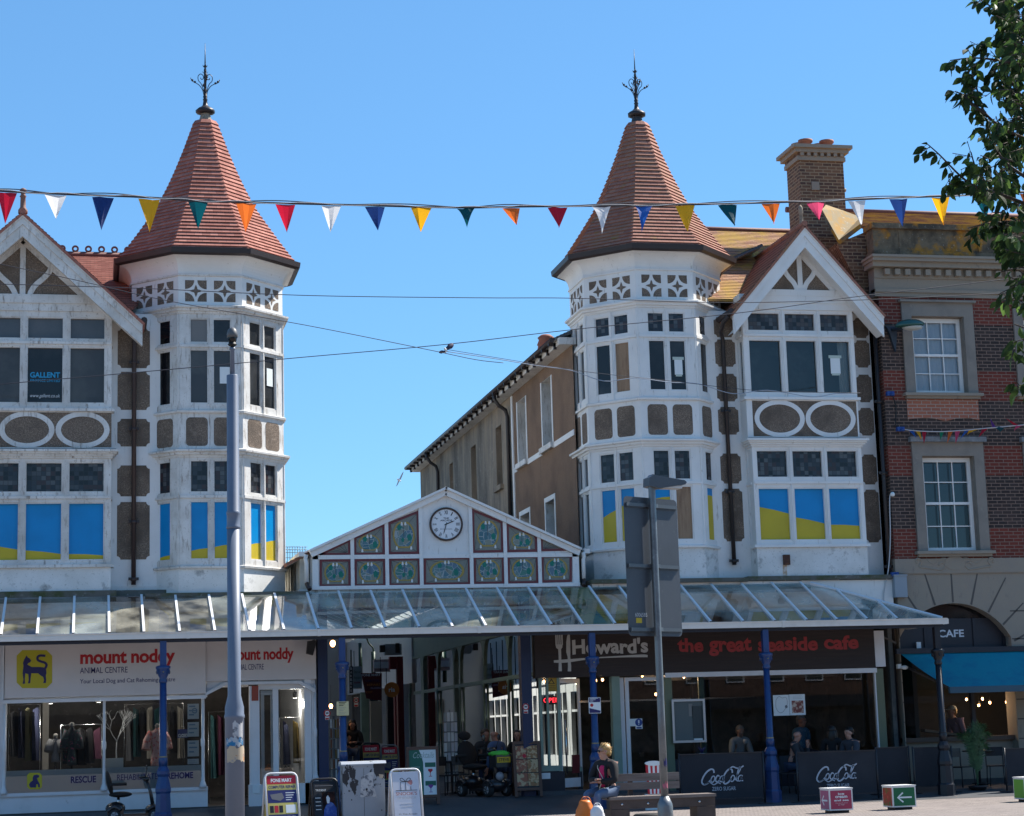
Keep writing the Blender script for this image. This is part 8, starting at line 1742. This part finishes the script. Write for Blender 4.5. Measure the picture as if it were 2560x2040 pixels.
def ice(mb, *A):
    for i, (s, a, b) in enumerate((('ice', .36, .66), ('cream', .22, .80), ('and sea', .16, .86))): word(mb, s, *A, a, b, .76-.17*i, .88-.17*i if s != 'and sea' else .87-.17*i, PAPER, bold=.03)
    word(mb, 'Thousands spend', *A, .2, .8, .29, .34, PAPER); word(mb, 'to visit', *A, .34, .64, .2, .25, PAPER)
cube('pink sign cube reading ice cream and sea', '6', 492, 660, 1528, -7.6, PNK2, PNK, ice); cube('green sign cube with a white arrow and a poppy side', '6', 944, 1112, 1508, -7.3, FLW, GRN, arrow)
cube('bright green sign cube cut by the picture edge', '6', 1888, 2045, 1448, -6.2, M('lime side panel', (.12, .33, .04), .5), M('lime cube panel', (.08, .30, .03), .5), lambda mb, *A: [word(mb, s, *A, .08, b, .62-.18*i, .74-.18*i, PAPER, bold=.02) for i, (s, b) in enumerate((('find', .5), ('your', .6), ('way', .5)))])
# notices on the columns
mb = MB(); x0 = cX['b']; n0 = YG-.085; a, b = P('4', 402, 995, n0), P('4', 487, 888, n0); mb.box(frame_y(n0), a.x, b.x, a.z, b.z, 0, .006, M('pale yellow notice', (.50, .46, .26), .7)); k = (b.z-a.z)/9
mb.box(frame_y(n0), a.x, b.x, a.z, a.z+.012, .006, .008, BLK)
for i in range(8): mb.box(frame_y(n0), a.x+.05, b.x-.05-.03*(i % 3), b.z-k*(i+.75), b.z-k*(i+.75)+k*(.42 if i < 3 else .22), .006, .008, MATS['grey print'] if i > 2 else BLK)
tag(mb.build('column_notice'), 'pale yellow notice with black print on the blue column at the arcade', 'sign', 'notices on the canopy columns')
mb = MB(); a, b = P('5', 489, 975, n0), P('5', 570, 860, n0); f = frame_y(n0); mb.box(f, a.x, b.x, a.z, b.z, 0, .006, PAPER); h = b.z-a.z; mb.box(f, a.x+.01, b.x-.01, b.z-h*.30, b.z-.01, .006, .008, SNAVY)
for i in range(3): mb.box(f, a.x+.03, b.x-.06-.05*i, b.z-h*(.08+.08*i), b.z-h*(.05+.08*i), .008, .009, PAPER)
mb.poly(f, circ(a.x+(b.x-a.x)*.25, b.z-h*.48, .035, None, 12), .006, .008, SRED); mb.poly(f, [(a.x+.01, a.z+.01), (b.x-.01, a.z+.01), (b.x-.01, a.z+h*.16), (a.x+.01, a.z+h*.34)], .006, .008, SNAVY)
tag(mb.build('column_notice'), 'white and navy notice with a red dot on the blue column behind the woman', 'sign', 'notices on the canopy columns')
# things fixed to the brick building
DG = M('dark green lamp enamel', (.012, .07, .06), .25, spec=.6); BKT = M('blue black bracket', (.03, .04, .055), .5)
q = P('c', 760, 372, -.35); t = thing('wall_lamp', 'dark green street lantern on a bracket beside the upper brick window', 'wall lamp', tuple(P('c', 700, 400, 0))); mb = MB(); wp_ = P('c', 700, 400, 0); mb.poly(FRONT, [(wp_.x-.12, wp_.z+.10), (wp_.x+.10, wp_.z+.10), (wp_.x+.14, wp_.z-.05), (wp_.x+.08, wp_.z-.52), (wp_.x-.05, wp_.z-.06)], 0, .10, BKT)
e = P('c', 850, 355, -.5); mb.tube([(wp_.x, -.05, wp_.z+.02), (wp_.x+.15, -.3, wp_.z-.0), (e.x-.1, -.5, e.z-.05)], .035, BKT, 8); mb.build('bracket', t); mb = MB(); mb.ball((e.x+.02, -.5, e.z), (.37, .20, .15), DG, 22, 12, Matrix.Rotation(math.radians(-4), 3, 'Y'), lambda v, q_: Vector((q_.x, q_.y, q_.z if v.z > 0 else q_.z*.35))); mb.build('hood', t); mb = MB(); mb.ball((e.x+.08, -.5, e.z-.04), (.26, .15, .08), M('lamp diffuser', (.42, .43, .40), .3), 18, 10); mb.build('diffuser', t)
mb = MB(); a, b = P('e', 725, 1075, 0), P('e', 810, 905, 0); mb.box(FRONT, a.x, b.x, a.z, b.z, 0, .16, M('grey meter box', (.26, .30, .34), .5)); mb.box(FRONT, a.x-.015, b.x+.015, b.z-.01, b.z+.02, 0, .18, MATS['grey meter box']); tag(mb.build('meter_box'), 'grey meter box on the stone front beside the black downpipe', 'meter box')
BSK = M('blue socket plastic', (.015, .06, .24), .45)
for z, x, y, lb in (('c', 710, 885, 'blue outdoor socket beside the upper brick window sill'), ('c', 790, 1162, 'blue outdoor socket where the small bunting starts'), ('e', 745, 892, 'blue outdoor socket on top of the grey meter box')):
    q = P(z, x, y, -.1); mb = MB(); mb.box(Frame((q.x, 0, q.z)), -.09, .09, -.05, .05, 0, .10, BSK); mb.ball((q.x+.03, -.12, q.z-.02), (.05, .05, .045), BSK, 10, 6); tag(mb.build('outdoor_socket'), lb, 'socket', 'blue outdoor sockets')
mb = MB(); a, b = P('c', 725, 910, -.03), P('c', 745, 1150, -.03); mb.tube(bez([a, (a.x+.06, -.03, (a.z*2+b.z)/3), (b.x, -.03, b.z)], 6), .012, BLK, 6); tag(mb.build('socket_cable'), 'black cable looped between the two blue sockets', 'cable')
mb = MB(); pts = [P('e', x, y, -.03) for x, y in ((722, 268), (700, 300), (705, 600), (690, 850), (655, 1040), (660, 1130))]; mb.tube(bez([tuple(p) for p in pts], 5), .013, M('white cable', (.5, .5, .5), .5), 6); tag(mb.build('wall_cable'), 'pale cable running down the brick beside the black downpipe', 'cable')
mb = MB(); q = P('e', 722, 268, -.05); mb.ball((q.x, -.05, q.z), (.055, .05, .055), PAPER, 12, 8); tag(mb.build('sensor'), 'small round white sensor on the dark brick', 'sensor'); mb = MB(); q = P('6', 1028, 655, -.1); mb.ball((q.x, -.15, q.z), (.09, .06, .05), PAPER, 12, 8); mb.box(Frame((q.x-.1, 0, q.z+.03)), -.04, .04, -.05, .05, 0, .12, PAPER); tag(mb.build('security_camera'), 'white security camera on the stone under the awning', 'camera')
mb = MB(); zbox(mb, '6', 1120, 473, 1148, 527, .2, 0, .03, PAPER); tag(mb.build('control_box'), 'small white control box beside the awning end', 'box')
# potted palm
YP = -1.6; q = P('6', 1560, 1500, YP); zg = gz(q.x, YP); t = thing('potted_palm', 'feathery green palm in a black pot before the brick cafe', 'plant', (q.x, YP, zg)); mb = MB(); pt = q.z; mb.lathe((q.x, YP, 0), [(.15, zg), (.20, pt-.04), (.215, pt-.03), (.215, pt), (.18, pt), (.17, pt-.03), (0, pt-.03)], BFR, 18); mb.build('pot', t); mb = MB(); PG = M('palm green', (.045, .12, .055), .55, var=[(6, (.02, .06, .03), .45, .65)]); rnd = random.Random(11); Ht = P('6', 1560, 1040, YP).z-pt
for k in range(17):
    a = rnd.uniform(0, 6.28); L_ = Ht*rnd.uniform(.65, 1.0); sp = rnd.uniform(.05, .27); st = bez([(q.x, YP, pt-.03), (q.x+math.cos(a)*sp*.25, YP+math.sin(a)*sp*.25, pt+L_*.5), (q.x+math.cos(a)*sp*.8, YP+math.sin(a)*sp*.8, pt+L_*.92), (q.x+math.cos(a)*sp*1.25, YP+math.sin(a)*sp*1.25, pt+L_*.95)], 7); mb.tube(st, [.009]*len(st), PG, 5)
    for i in range(5, len(st)-1):
        p = Vector(st[i]); d = (Vector(st[i+1])-p).normalized(); sd = d.cross(Vector((.3, .5, .8))).normalized()
        for s in (-1, 1):
            for j in range(2):
                e = p+d*(.10+.05*j)+sd*s*rnd.uniform(.08, .16)+Vector((0, 0, -rnd.uniform(.0, .05))); wv = d*.013; mb.face([p-wv, p+wv, p.lerp(e, .6)+wv*.8, e, p.lerp(e, .6)-wv*.8], PG)
mb.build('fronds', t)

# ---------------------------------------------------------------- bunting, wires, gull
FC = {'red': (.42, .008, .03), 'white': (.66, .66, .66), 'navy': (.010, .035, .15), 'yellow': (.72, .36, .01), 'teal': (.0, .065, .085), 'orange': (.62, .13, .02), 'blue': (.02, .10, .38), 'green': (.01, .22, .10), 'purple': (.10, .03, .22), 'pink': (.55, .06, .14)}
FM = {k: translucent(M(k+' flag cloth', c, .65), .45, 1.25) for k, c in FC.items()}
CORD = M('dark cord', (.03, .03, .04), .6)
def flag(parent, a, b, tip, m, curl=0.0, n=6, ph=0):
    # triangular pennant with a little billow; a curled one folds its tip up and back
    a, b, tip = Vector(a), Vector(b), Vector(tip); nv = (b-a).cross(tip-a).normalized(); mb = MB(); rows = []
    for i in range(n+1):
        t = i/n; p, q = a.lerp(tip, t), b.lerp(tip, t); row = []
        for k in range(4):
            s = k/3; v = p.lerp(q, s); d = (b-a).length*(.07*math.sin(2.5*t+1.7*s+ph)*t+.05*math.sin(6*s+ph))
            if curl: d += (b-a).length*curl*t*t
            row.append(v+nv*d)
        rows.append(row)
    for r0, r1 in zip(rows, rows[1:]):
        for k in range(3): mb.face([r0[k], r0[k+1], r1[k+1], r1[k]], m, smooth=True)
    o = mb.build('flag', parent); return o
YB_ = -22.0
t = thing('bunting', 'long string of large multicoloured pennants strung across the whole street', 'bunting', tuple(P('d', 1078, 434, YB_)))
cp = [tuple(P('d', x, y, YB_)) for x, y in ((-140, 392), (0, 402), (140, 409), (300, 415), (420, 423), (560, 427), (760, 432), (960, 437), (1100, 435), (1300, 433), (1480, 430), (1700, 424), (1900, 416), (2060, 410), (2300, 396))]
mb = MB(); cc_ = bez(cp, 8); mb.tube(cc_, .011, CORD, 6); mb.tube([(x, y-.015, z+.012*math.sin(i*.9)) for i, (x, y, z) in enumerate(cc_)], .0035, MATS['white cable'], 5); mb.tube([(x, y+.01, z+.018+.012*math.sin(i*.6+2)) for i, (x, y, z) in enumerate(cc_)], .006, CORD, 5); mb.build('cord', t)
def cy(x):
    k = [(0, 404), (140, 411), (300, 418), (420, 424), (560, 429), (760, 434), (960, 438), (1100, 437), (1300, 434), (1480, 431), (1700, 426), (1900, 418), (2060, 412), (2250, 402)]
    for (x0, y0), (x1, y1) in zip(k, k[1:]):
        if x <= x1: return y0+(y1-y0)*(x-x0)/(x1-x0)
    return 402
for i, (c, x0, x1, tx, ty) in enumerate((('red', -6, 36, 11, 472), ('white', 94, 140, 118, 461), ('navy', 194, 240, 213, 484), ('yellow', 291, 337, 315, 488), ('teal', 396, 438, 417, 482), ('orange', 497, 540, 517, 488), ('red', 580, 622, 604, 489), ('white', 677, 718, 696, 490), ('navy', 768, 810, 796, 486), ('yellow', 865, 908, 886, 488), ('teal', 962, 999, 986, 451), ('orange', 1058, 1095, 1088, 474), ('red', 1153, 1195, 1177, 480), ('white', 1245, 1286, 1272, 460), ('blue', 1337, 1374, 1356, 459), ('yellow', 1422, 1463, 1448, 487), ('teal', 1512, 1552, 1547, 476), ('orange', 1603, 1642, 1630, 472), ('pink', 1697, 1735, 1725, 463), ('white', 1785, 1822, 1814, 472), ('navy', 1873, 1911, 1900, 476), ('yellow', 1962, 2000, 1986, 473), ('teal', 2050, 2087, 2077, 466), ('orange', 2146, 2186, 2168, 464))):
    o = flag(t, P('d', x0, cy(x0)+1, YB_), P('d', x1, cy(x1)+1, YB_), P('d', tx, ty, YB_+random.uniform(-.2, .2)), FM[c], curl=.8 if c != 'navy' and ty < 462 and x0 > 900 and x0 < 1400 else 0, ph=i*1.3); o['label'] = c+' pennant'
t = thing('bunting', 'short string of small wind-twisted bright flags on the brick building', 'bunting', tuple(P('c', 1200, 1175, -.4)))
Ys = lambda x: -.12-.9*(x-800)/950
cp = [tuple(P('c', x, y, Ys(x))) for x, y in ((790, 1165), (870, 1174), (960, 1181), (1100, 1184), (1290, 1173), (1400, 1163), (1560, 1148), (1749, 1131), (1900, 1110))]
mb = MB(); mb.tube(bez(cp, 6), .012, M('pale string', (.55, .5, .5), .7), 5); mb.build('cord', t)
def sy_(x): 
    k = [(790, 1165), (870, 1174), (960, 1181), (1100, 1184), (1290, 1173), (1400, 1163), (1560, 1148), (1749, 1131), (1900, 1110)]
    for (x0, y0), (x1, y1) in zip(k, k[1:]):
        if x <= x1: return y0+(y1-y0)*(x-x0)/(x1-x0)
for i, (c, x0, x1, tx, ty) in enumerate((('blue', 846, 886, 910, 1228), ('yellow', 902, 938, 950, 1246), ('red', 953, 988, 968, 1280), ('green', 1090, 1124, 1096, 1252), ('orange', 1156, 1194, 1150, 1272), ('pink', 1208, 1252, 1216, 1274), ('blue', 1288, 1322, 1250, 1238), ('yellow', 1320, 1400, 1306, 1192), ('red', 1424, 1468, 1394, 1226), ('purple', 1500, 1532, 1482, 1078), ('teal', 1520, 1622, 1560, 1165), ('red', 1674, 1712, 1604, 1078), ('pink', 1690, 1752, 1672, 1162))):
    o = flag(t, P('c', x0, sy_(x0)+1, Ys(x0)), P('c', x1, sy_(x1)+1, Ys(x1)), P('c', tx, ty, Ys(tx)-.05), FM[c], curl=.25, ph=i*.9); o['label'] = c+' pennant'
def wire(label, z, pts, Y, r=.008, m=None, name='overhead_wire'):
    YY = Y if callable(Y) else (lambda x: Y); mb = MB(); mb.tube(bez([tuple(P(z, x, y, YY(x))) for x, y in pts], 5), r, m or CORD, 5); return tag(mb.build(name), label, 'wire', 'overhead wires')
wire('nearly level wire crossing both turret friezes', 'd', ((-60, 596), (0, 598), (297, 607), (640, 622), (1000, 627), (1215, 628), (1500, 637), (1720, 634), (1900, 628), (2220, 612)), -6)
wire('wire sagging from the upper gable window down across the turret toward the shoes', 'd', ((-60, 543), (0, 556), (166, 591), (356, 634), (640, 684), (900, 736), (1000, 757), (1060, 764)), -7, .007)
wire('double wire rising from the office window past the gable of the cafe pavilion', 'd', ((-60, 815), (0, 809), (208, 791), (445, 770), (640, 752), (940, 725), (1215, 693), (1500, 665), (1640, 648), (1800, 625), (2000, 602), (2220, 575)), -6.5, .008)
wire('loose pale wire looping along the upper windows of the cafe pavilion', '8', ((-640, 790), (-300, 840), (0, 890), (250, 925), (480, 1000), (700, 980), (960, 1010), (1150, 1020), (1400, 1090), (1640, 1065), (1950, 1112), (2120, 1090), (2300, 1085)), -1.2, .009, M('pale wire', (.36, .40, .46), .4, .4))
wire('thin dark wire strung tight above the looping pale wire', '8', ((-640, 775), (0, 880), (400, 940), (1000, 1005), (1600, 1070), (2300, 1085)), -1.3, .006)
SH = M('navy trainer', (.02, .02, .05), .7)
t = thing('hanging_shoes', 'pair of dark shoes slung over the wires above the arcade', 'shoes', tuple(P('w', 520, 190, -6.5)))
for a, b in (((548, 192), (487, 238)), ((440, 256), (492, 250))):
    p, q = P('w', *a, -6.5), P('w', *b, -6.55); d = (q-p); mb = MB(); R3 = Matrix((d.normalized(), Vector((0, 1, 0)).cross(d.normalized()), Vector((0, 1, 0)))).transposed()
    mb.ball(p.lerp(q, .5), (d.length*.58, d.length*.22, .05), SH, 14, 8, R3, lambda v, k: Vector((k.x, k.y*(1.25 if v.x < 0 else .8), k.z))); mb.ball(p.lerp(q, .95), (d.length*.12, d.length*.24, .05), PAPER, 10, 6, R3); mb.build('shoe', t)
mb = MB(); mb.tube([P('w', 548, 190, -6.5), P('w', 530, 186, -6.52), P('w', 490, 240, -6.55)], .006, CORD, 4); mb.build('lace', t)
YGL = 130.0; gc = P('d', 841, 1008, YGL); t = thing('seagull', 'white and grey gull gliding in the sky left of the rear wing', 'bird', tuple(gc)); mb = MB(); GW = M('gull white', (.66, .66, .66), .8); GG = M('gull grey', (.36, .37, .38), .8)
g = lambda x, y, dy=0: P('7', x, y, YGL)+Vector((0, dy, 0))
hd, tl_ = g(852, 290), g(832, 276); R3 = Matrix(((hd-tl_).normalized(), Vector((0, 1, 0)), (hd-tl_).normalized().cross(Vector((0, 1, 0))))).transposed(); mb.ball(hd.lerp(tl_, .5), ((hd-tl_).length*.6, .09, .09), GW, 12, 8, R3); mb.ball(hd, (.09, .07, .07), GW, 8, 6)
mb.build('body', t)
for pts in ([(846, 276), (858, 250), (868, 232), (876, 223), (874, 236), (866, 258), (854, 284)], [(838, 284), (834, 300), (828, 316), (822, 331), (832, 322), (840, 308), (846, 294)]):
    mb = MB(); q = [g(*p, .0) for p in pts]; n_ = Vector((0, .04, 0)); mb.face(q, GG); mb.face([v+n_ for v in q][::-1], GW)
    for a, b in zip(q, q[1:]+q[:1]): mb.face([a, a+n_, b+n_, b], GG)
    mb.build('wing', t)
t = thing('wire_fence', 'thin wire mesh fence above the lean-to beside the arcade gable', 'fence', tuple(P('2', 2090, 1280, 9))); mb = MB()
for k in range(9): a, b = P('2', 2020+k*18, 1152, 9), P('2', 2020+k*18, 1300, 9); mb.tube([a, b], .008, GALV, 4)
for y in (1155, 1175, 1195, 1232, 1262): mb.tube([P('2', 2015, y, 9), P('2', 2180, y, 9)], .007, GALV, 4)
mb.build('mesh_panel', t)

# ---------------------------------------------------------------- street tree at the right
YT = -29.0; TR = thing('street_tree', 'leafy street tree reaching into the upper corner in front of the brick parapet', 'tree', (8.3, YT, 0))
LEAF = M('dark leaf', (.034, .062, .018), .6, spec=.15, var=[(2.2, (.018, .034, .012), .42, .62), (5, (.05, .085, .02), .58, .72)]); LEAF_B = M('leaf backlit', (.065, .115, .025), .5); translucent(LEAF, .35); translucent(LEAF_B, .5, 1.5); BARK = M('tree bark', (.055, .042, .033), .9, bump=(40, .6, .02))
rnd = random.Random(21); lb = MB(); br = MB()
def leaf(p, d, s, roll):
    d = d.normalized(); sd = d.cross(Vector((math.sin(roll)*.6, math.cos(roll)*.9, .35))); sd = sd.normalized() if sd.length > .01 else Vector((1, 0, 0)); up_ = sd.cross(d)
    c = [(0, 0), (.18, .17), (.42, .27), (.68, .20), (.88, .08), (1.0, 0)]; mid_ = [p+d*(s*x)-up_*(s*.16*x*x) for x, _ in c]; m = LEAF if rnd.random() < .8 else LEAF_B
    for sg in (-1, 1):
        e = [p+d*(s*x)+sd*(sg*s*y)+up_*(s*.10*y/.27)-up_*(s*.16*x*x) for x, y in c]
        for k in range(5): lb.face([mid_[k], mid_[k+1], e[k+1], e[k]][::sg], m, smooth=True)
def twig_leaves(a, b, n, s=.088):
    d = (b-a)
    for k in range(n):
        t_ = (k+.6)/n; p = a.lerp(b, t_)+Vector((rnd.uniform(-.008, .008), rnd.uniform(-.02, .02), rnd.uniform(-.008, .008))); sg = 1 if k % 2 else -1
        v = d.normalized()*rnd.uniform(.2, .8)+Vector((sg*rnd.uniform(.1, .7), rnd.uniform(-.6, .6), -rnd.uniform(.35, 1.1))); st = p+v.normalized()*.02
        br.tube([p, st], .0022, BARK, 3, caps=False); leaf(st, v, s*rnd.uniform(.75, 1.25), rnd.uniform(0, 6.28))
def G_(x, y, dy=0): return P('g', x, y, YT+dy)
boughs = [([(900, 470), (805, 440), (640, 405), (470, 388), (310, 405)], 22), ([(900, 960), (700, 880), (545, 760), (490, 600), (455, 490)], 22), ([(545, 760), (460, 700), (405, 640), (345, 615)], 10), ([(900, 1240), (680, 1090), (590, 930), (545, 760)], 22), ([(900, 1400), (640, 1300), (500, 1260), (390, 1190), (240, 1040), (150, 960)], 30), ([(900, 250), (760, 140), (640, 80), (510, -5)], 18), ([(900, 1500), (700, 1490), (560, 1500), (430, 1530)], 14), ([(900, 320), (760, 300), (680, 230), (690, 160)], 14), ([(740, 330), (660, 285), (560, 300), (500, 320)], 9), ([(520, 410), (440, 470), (430, 530)], 7), ([(640, 440), (600, 480), (560, 540)], 7), ([(900, 700), (780, 640), (680, 590), (630, 560)], 14), ([(780, 640), (700, 520), (640, 430)], 10), ([(640, 1320), (560, 1240), (480, 1120), (450, 1020)], 14), ([(500, 1260), (380, 1240), (300, 1230)], 6), ([(900, 1750), (760, 1700), (660, 1640), (640, 1600)], 12)]
for pts, n in boughs:
    dy = rnd.uniform(-.5, .5); w_ = bez([tuple(G_(x, y, dy+rnd.uniform(-.1, .1))) for x, y in pts], 5); w_ = [Vector(p) for p in w_]; L_ = len(w_)
    br.tube(w_, [.013*(1-k/L_)+.003 for k in range(L_)], BARK, 5)
    for i in range(1, L_-1):
        if rnd.random() < .45:
            d = Vector((rnd.uniform(-.8, .3), rnd.uniform(-.7, .7), rnd.uniform(-.5, .5))).normalized()*rnd.uniform(.05, .16); e = w_[i]+d; br.tube([w_[i], e], .003, BARK, 4); twig_leaves(w_[i], e, rnd.randint(2, 4))
    twig_leaves(w_[max(0, L_//4)], w_[-1], 1); 
    for k in range(n): i = rnd.randint(1, L_-2); twig_leaves(w_[i], w_[i+1], 1)
def bnd_(y):
    k = [(-200, 600), (0, 610), (100, 700), (200, 690), (300, 690), (400, 700), (520, 690), (620, 690), (760, 600), (900, 590), (1000, 610), (1100, 500), (1200, 500), (1300, 520), (1420, 580), (1520, 520), (1600, 640), (1700, 720), (1850, 750), (1980, 770), (2080, 800), (2300, 800), (2500, 770), (2700, 800), (2900, 790), (3200, 830)]
    for (y0, x0), (y1, x1) in zip(k, k[1:]):
        if y <= y1: return x0+(x1-x0)*(y-y0)/(y1-y0)
    return 840
for k in range(640):
    y = rnd.uniform(-500, 2050) if k % 8 else rnd.uniform(2250, 3100); b_ = bnd_(y); x = b_+abs(rnd.gauss(0, 1))*260+25 if k % 2 else rnd.uniform(b_, 1500)
    if x > 1500: continue
    if rnd.random() < .30 and math.sin(x*.021+1)*math.sin(y*.017) > .25: continue
    a = G_(x, y, rnd.uniform(-1.1, 1.1)); e = a+Vector((rnd.uniform(-.16, .06), rnd.uniform(-.12, .12), rnd.uniform(-.08, .08))); br.tube([a, e], .0035, BARK, 4); twig_leaves(a, e, rnd.randint(3, 6))
for k in range(420):                                             # the rest of the crown, out of the picture
    a_ = rnd.uniform(0, 6.28); c_ = Vector((8.4+1.9*math.cos(a_)*rnd.uniform(.3, 1), YT+2.0*math.sin(a_)*rnd.uniform(.3, 1), rnd.uniform(4.2, 8.3)))
    if c_.x < 7.2: continue
    e = c_+Vector((rnd.uniform(-.2, .2), rnd.uniform(-.2, .2), rnd.uniform(-.1, .1))); br.tube([c_, e], .006, BARK, 4); twig_leaves(c_, e, 5, .11)
for k in range(34):
    y = rnd.uniform(100, 2000); e = G_(rnd.uniform(720, 1150), y, rnd.uniform(-.8, .8)); s0 = Vector((8.3, YT, rnd.uniform(3.6, 5.6))); mid_ = s0.lerp(e, .5)+Vector((.1, 0, .25)); br.tube(bez([tuple(s0), tuple(mid_), tuple(e)], 5), [.04, .035, .03, .028, .024, .02, .016, .012, .009, .007, .005], BARK, 6)
lb.build('crown', TR); br.build('branches', TR)
mb = MB(); mb.tube([(8.3, YT, -.02), (8.32, YT, 1.2), (8.28, YT+.03, 2.6), (8.33, YT, 4.2), (8.3, YT, 5.8), (8.25, YT, 7.4)], [.19, .15, .135, .12, .09, .04], BARK, 14); mb.build('trunk', TR)

# ---------------------------------------------------------------- unseen far side of the street, added to darken reflections in the shop glass
def terrace(label, x0, x1, h, m, seed):
    t = thing('added_terrace', label, 'building', ((x0+x1)/2, -78, 0), 'unseen buildings added across the street'); f = Frame((0, -74, 0), u=(-1, 0, 0), n=(0, 1, 0)); mb = MB(); mb.box(f, -x1, -x0, 3.4, h, -9, 0, m); mb.box(f, -x1, -x0, 0, 3.4, -9, -.6, INT); mb.build('wall', t)
    mb = MB(); mb.box(f, -x1, -x0, 2.7, 3.4, -.5, .15, NAVY); mb.build('fascia_board', t); mb = MB(); n = int((x1-x0)/2.6)
    for i in range(n):
        u = -x1+(x1-x0)*(i+.5)/n
        for z in (4.3, 6.9): wm = MB(); wm.box(f, u-.6, u+.6, z, z+1.6, -.1, .03, SHOPWHITE); wm.box(f, u-.5, u+.5, z+.1, z+1.5, .03, .04, DARKGLASS); wm.build('window', t)
    mb.poly(Frame((-x1, 0, 0) if 0 else (x0, 0, 0), u=(0, 1, 0), n=(-1, 0, 0)), [(-74.2, h), (-78.5, h+2.6), (-82.8, h)][::-1], -(x1-x0), 0, SL); mb.build('roof', t)
terrace('unseen brick terrace with shops, added across the street to darken the animal centre glass', -34, -10, 9.2, BRICK_RED, 1); terrace('unseen rendered terrace, added across the street to darken the cafe glass', -9.6, 14, 9.8, M('darkened render', (.14, .13, .115), .9), 2); terrace('unseen dark brick terrace, added across the street to darken the awning cafe glass', 14.4, 85, 9.6, M('darkened brick', (.12, .07, .055), .9), 3)  # wall colours kept dark so the shop glass mirrors little light
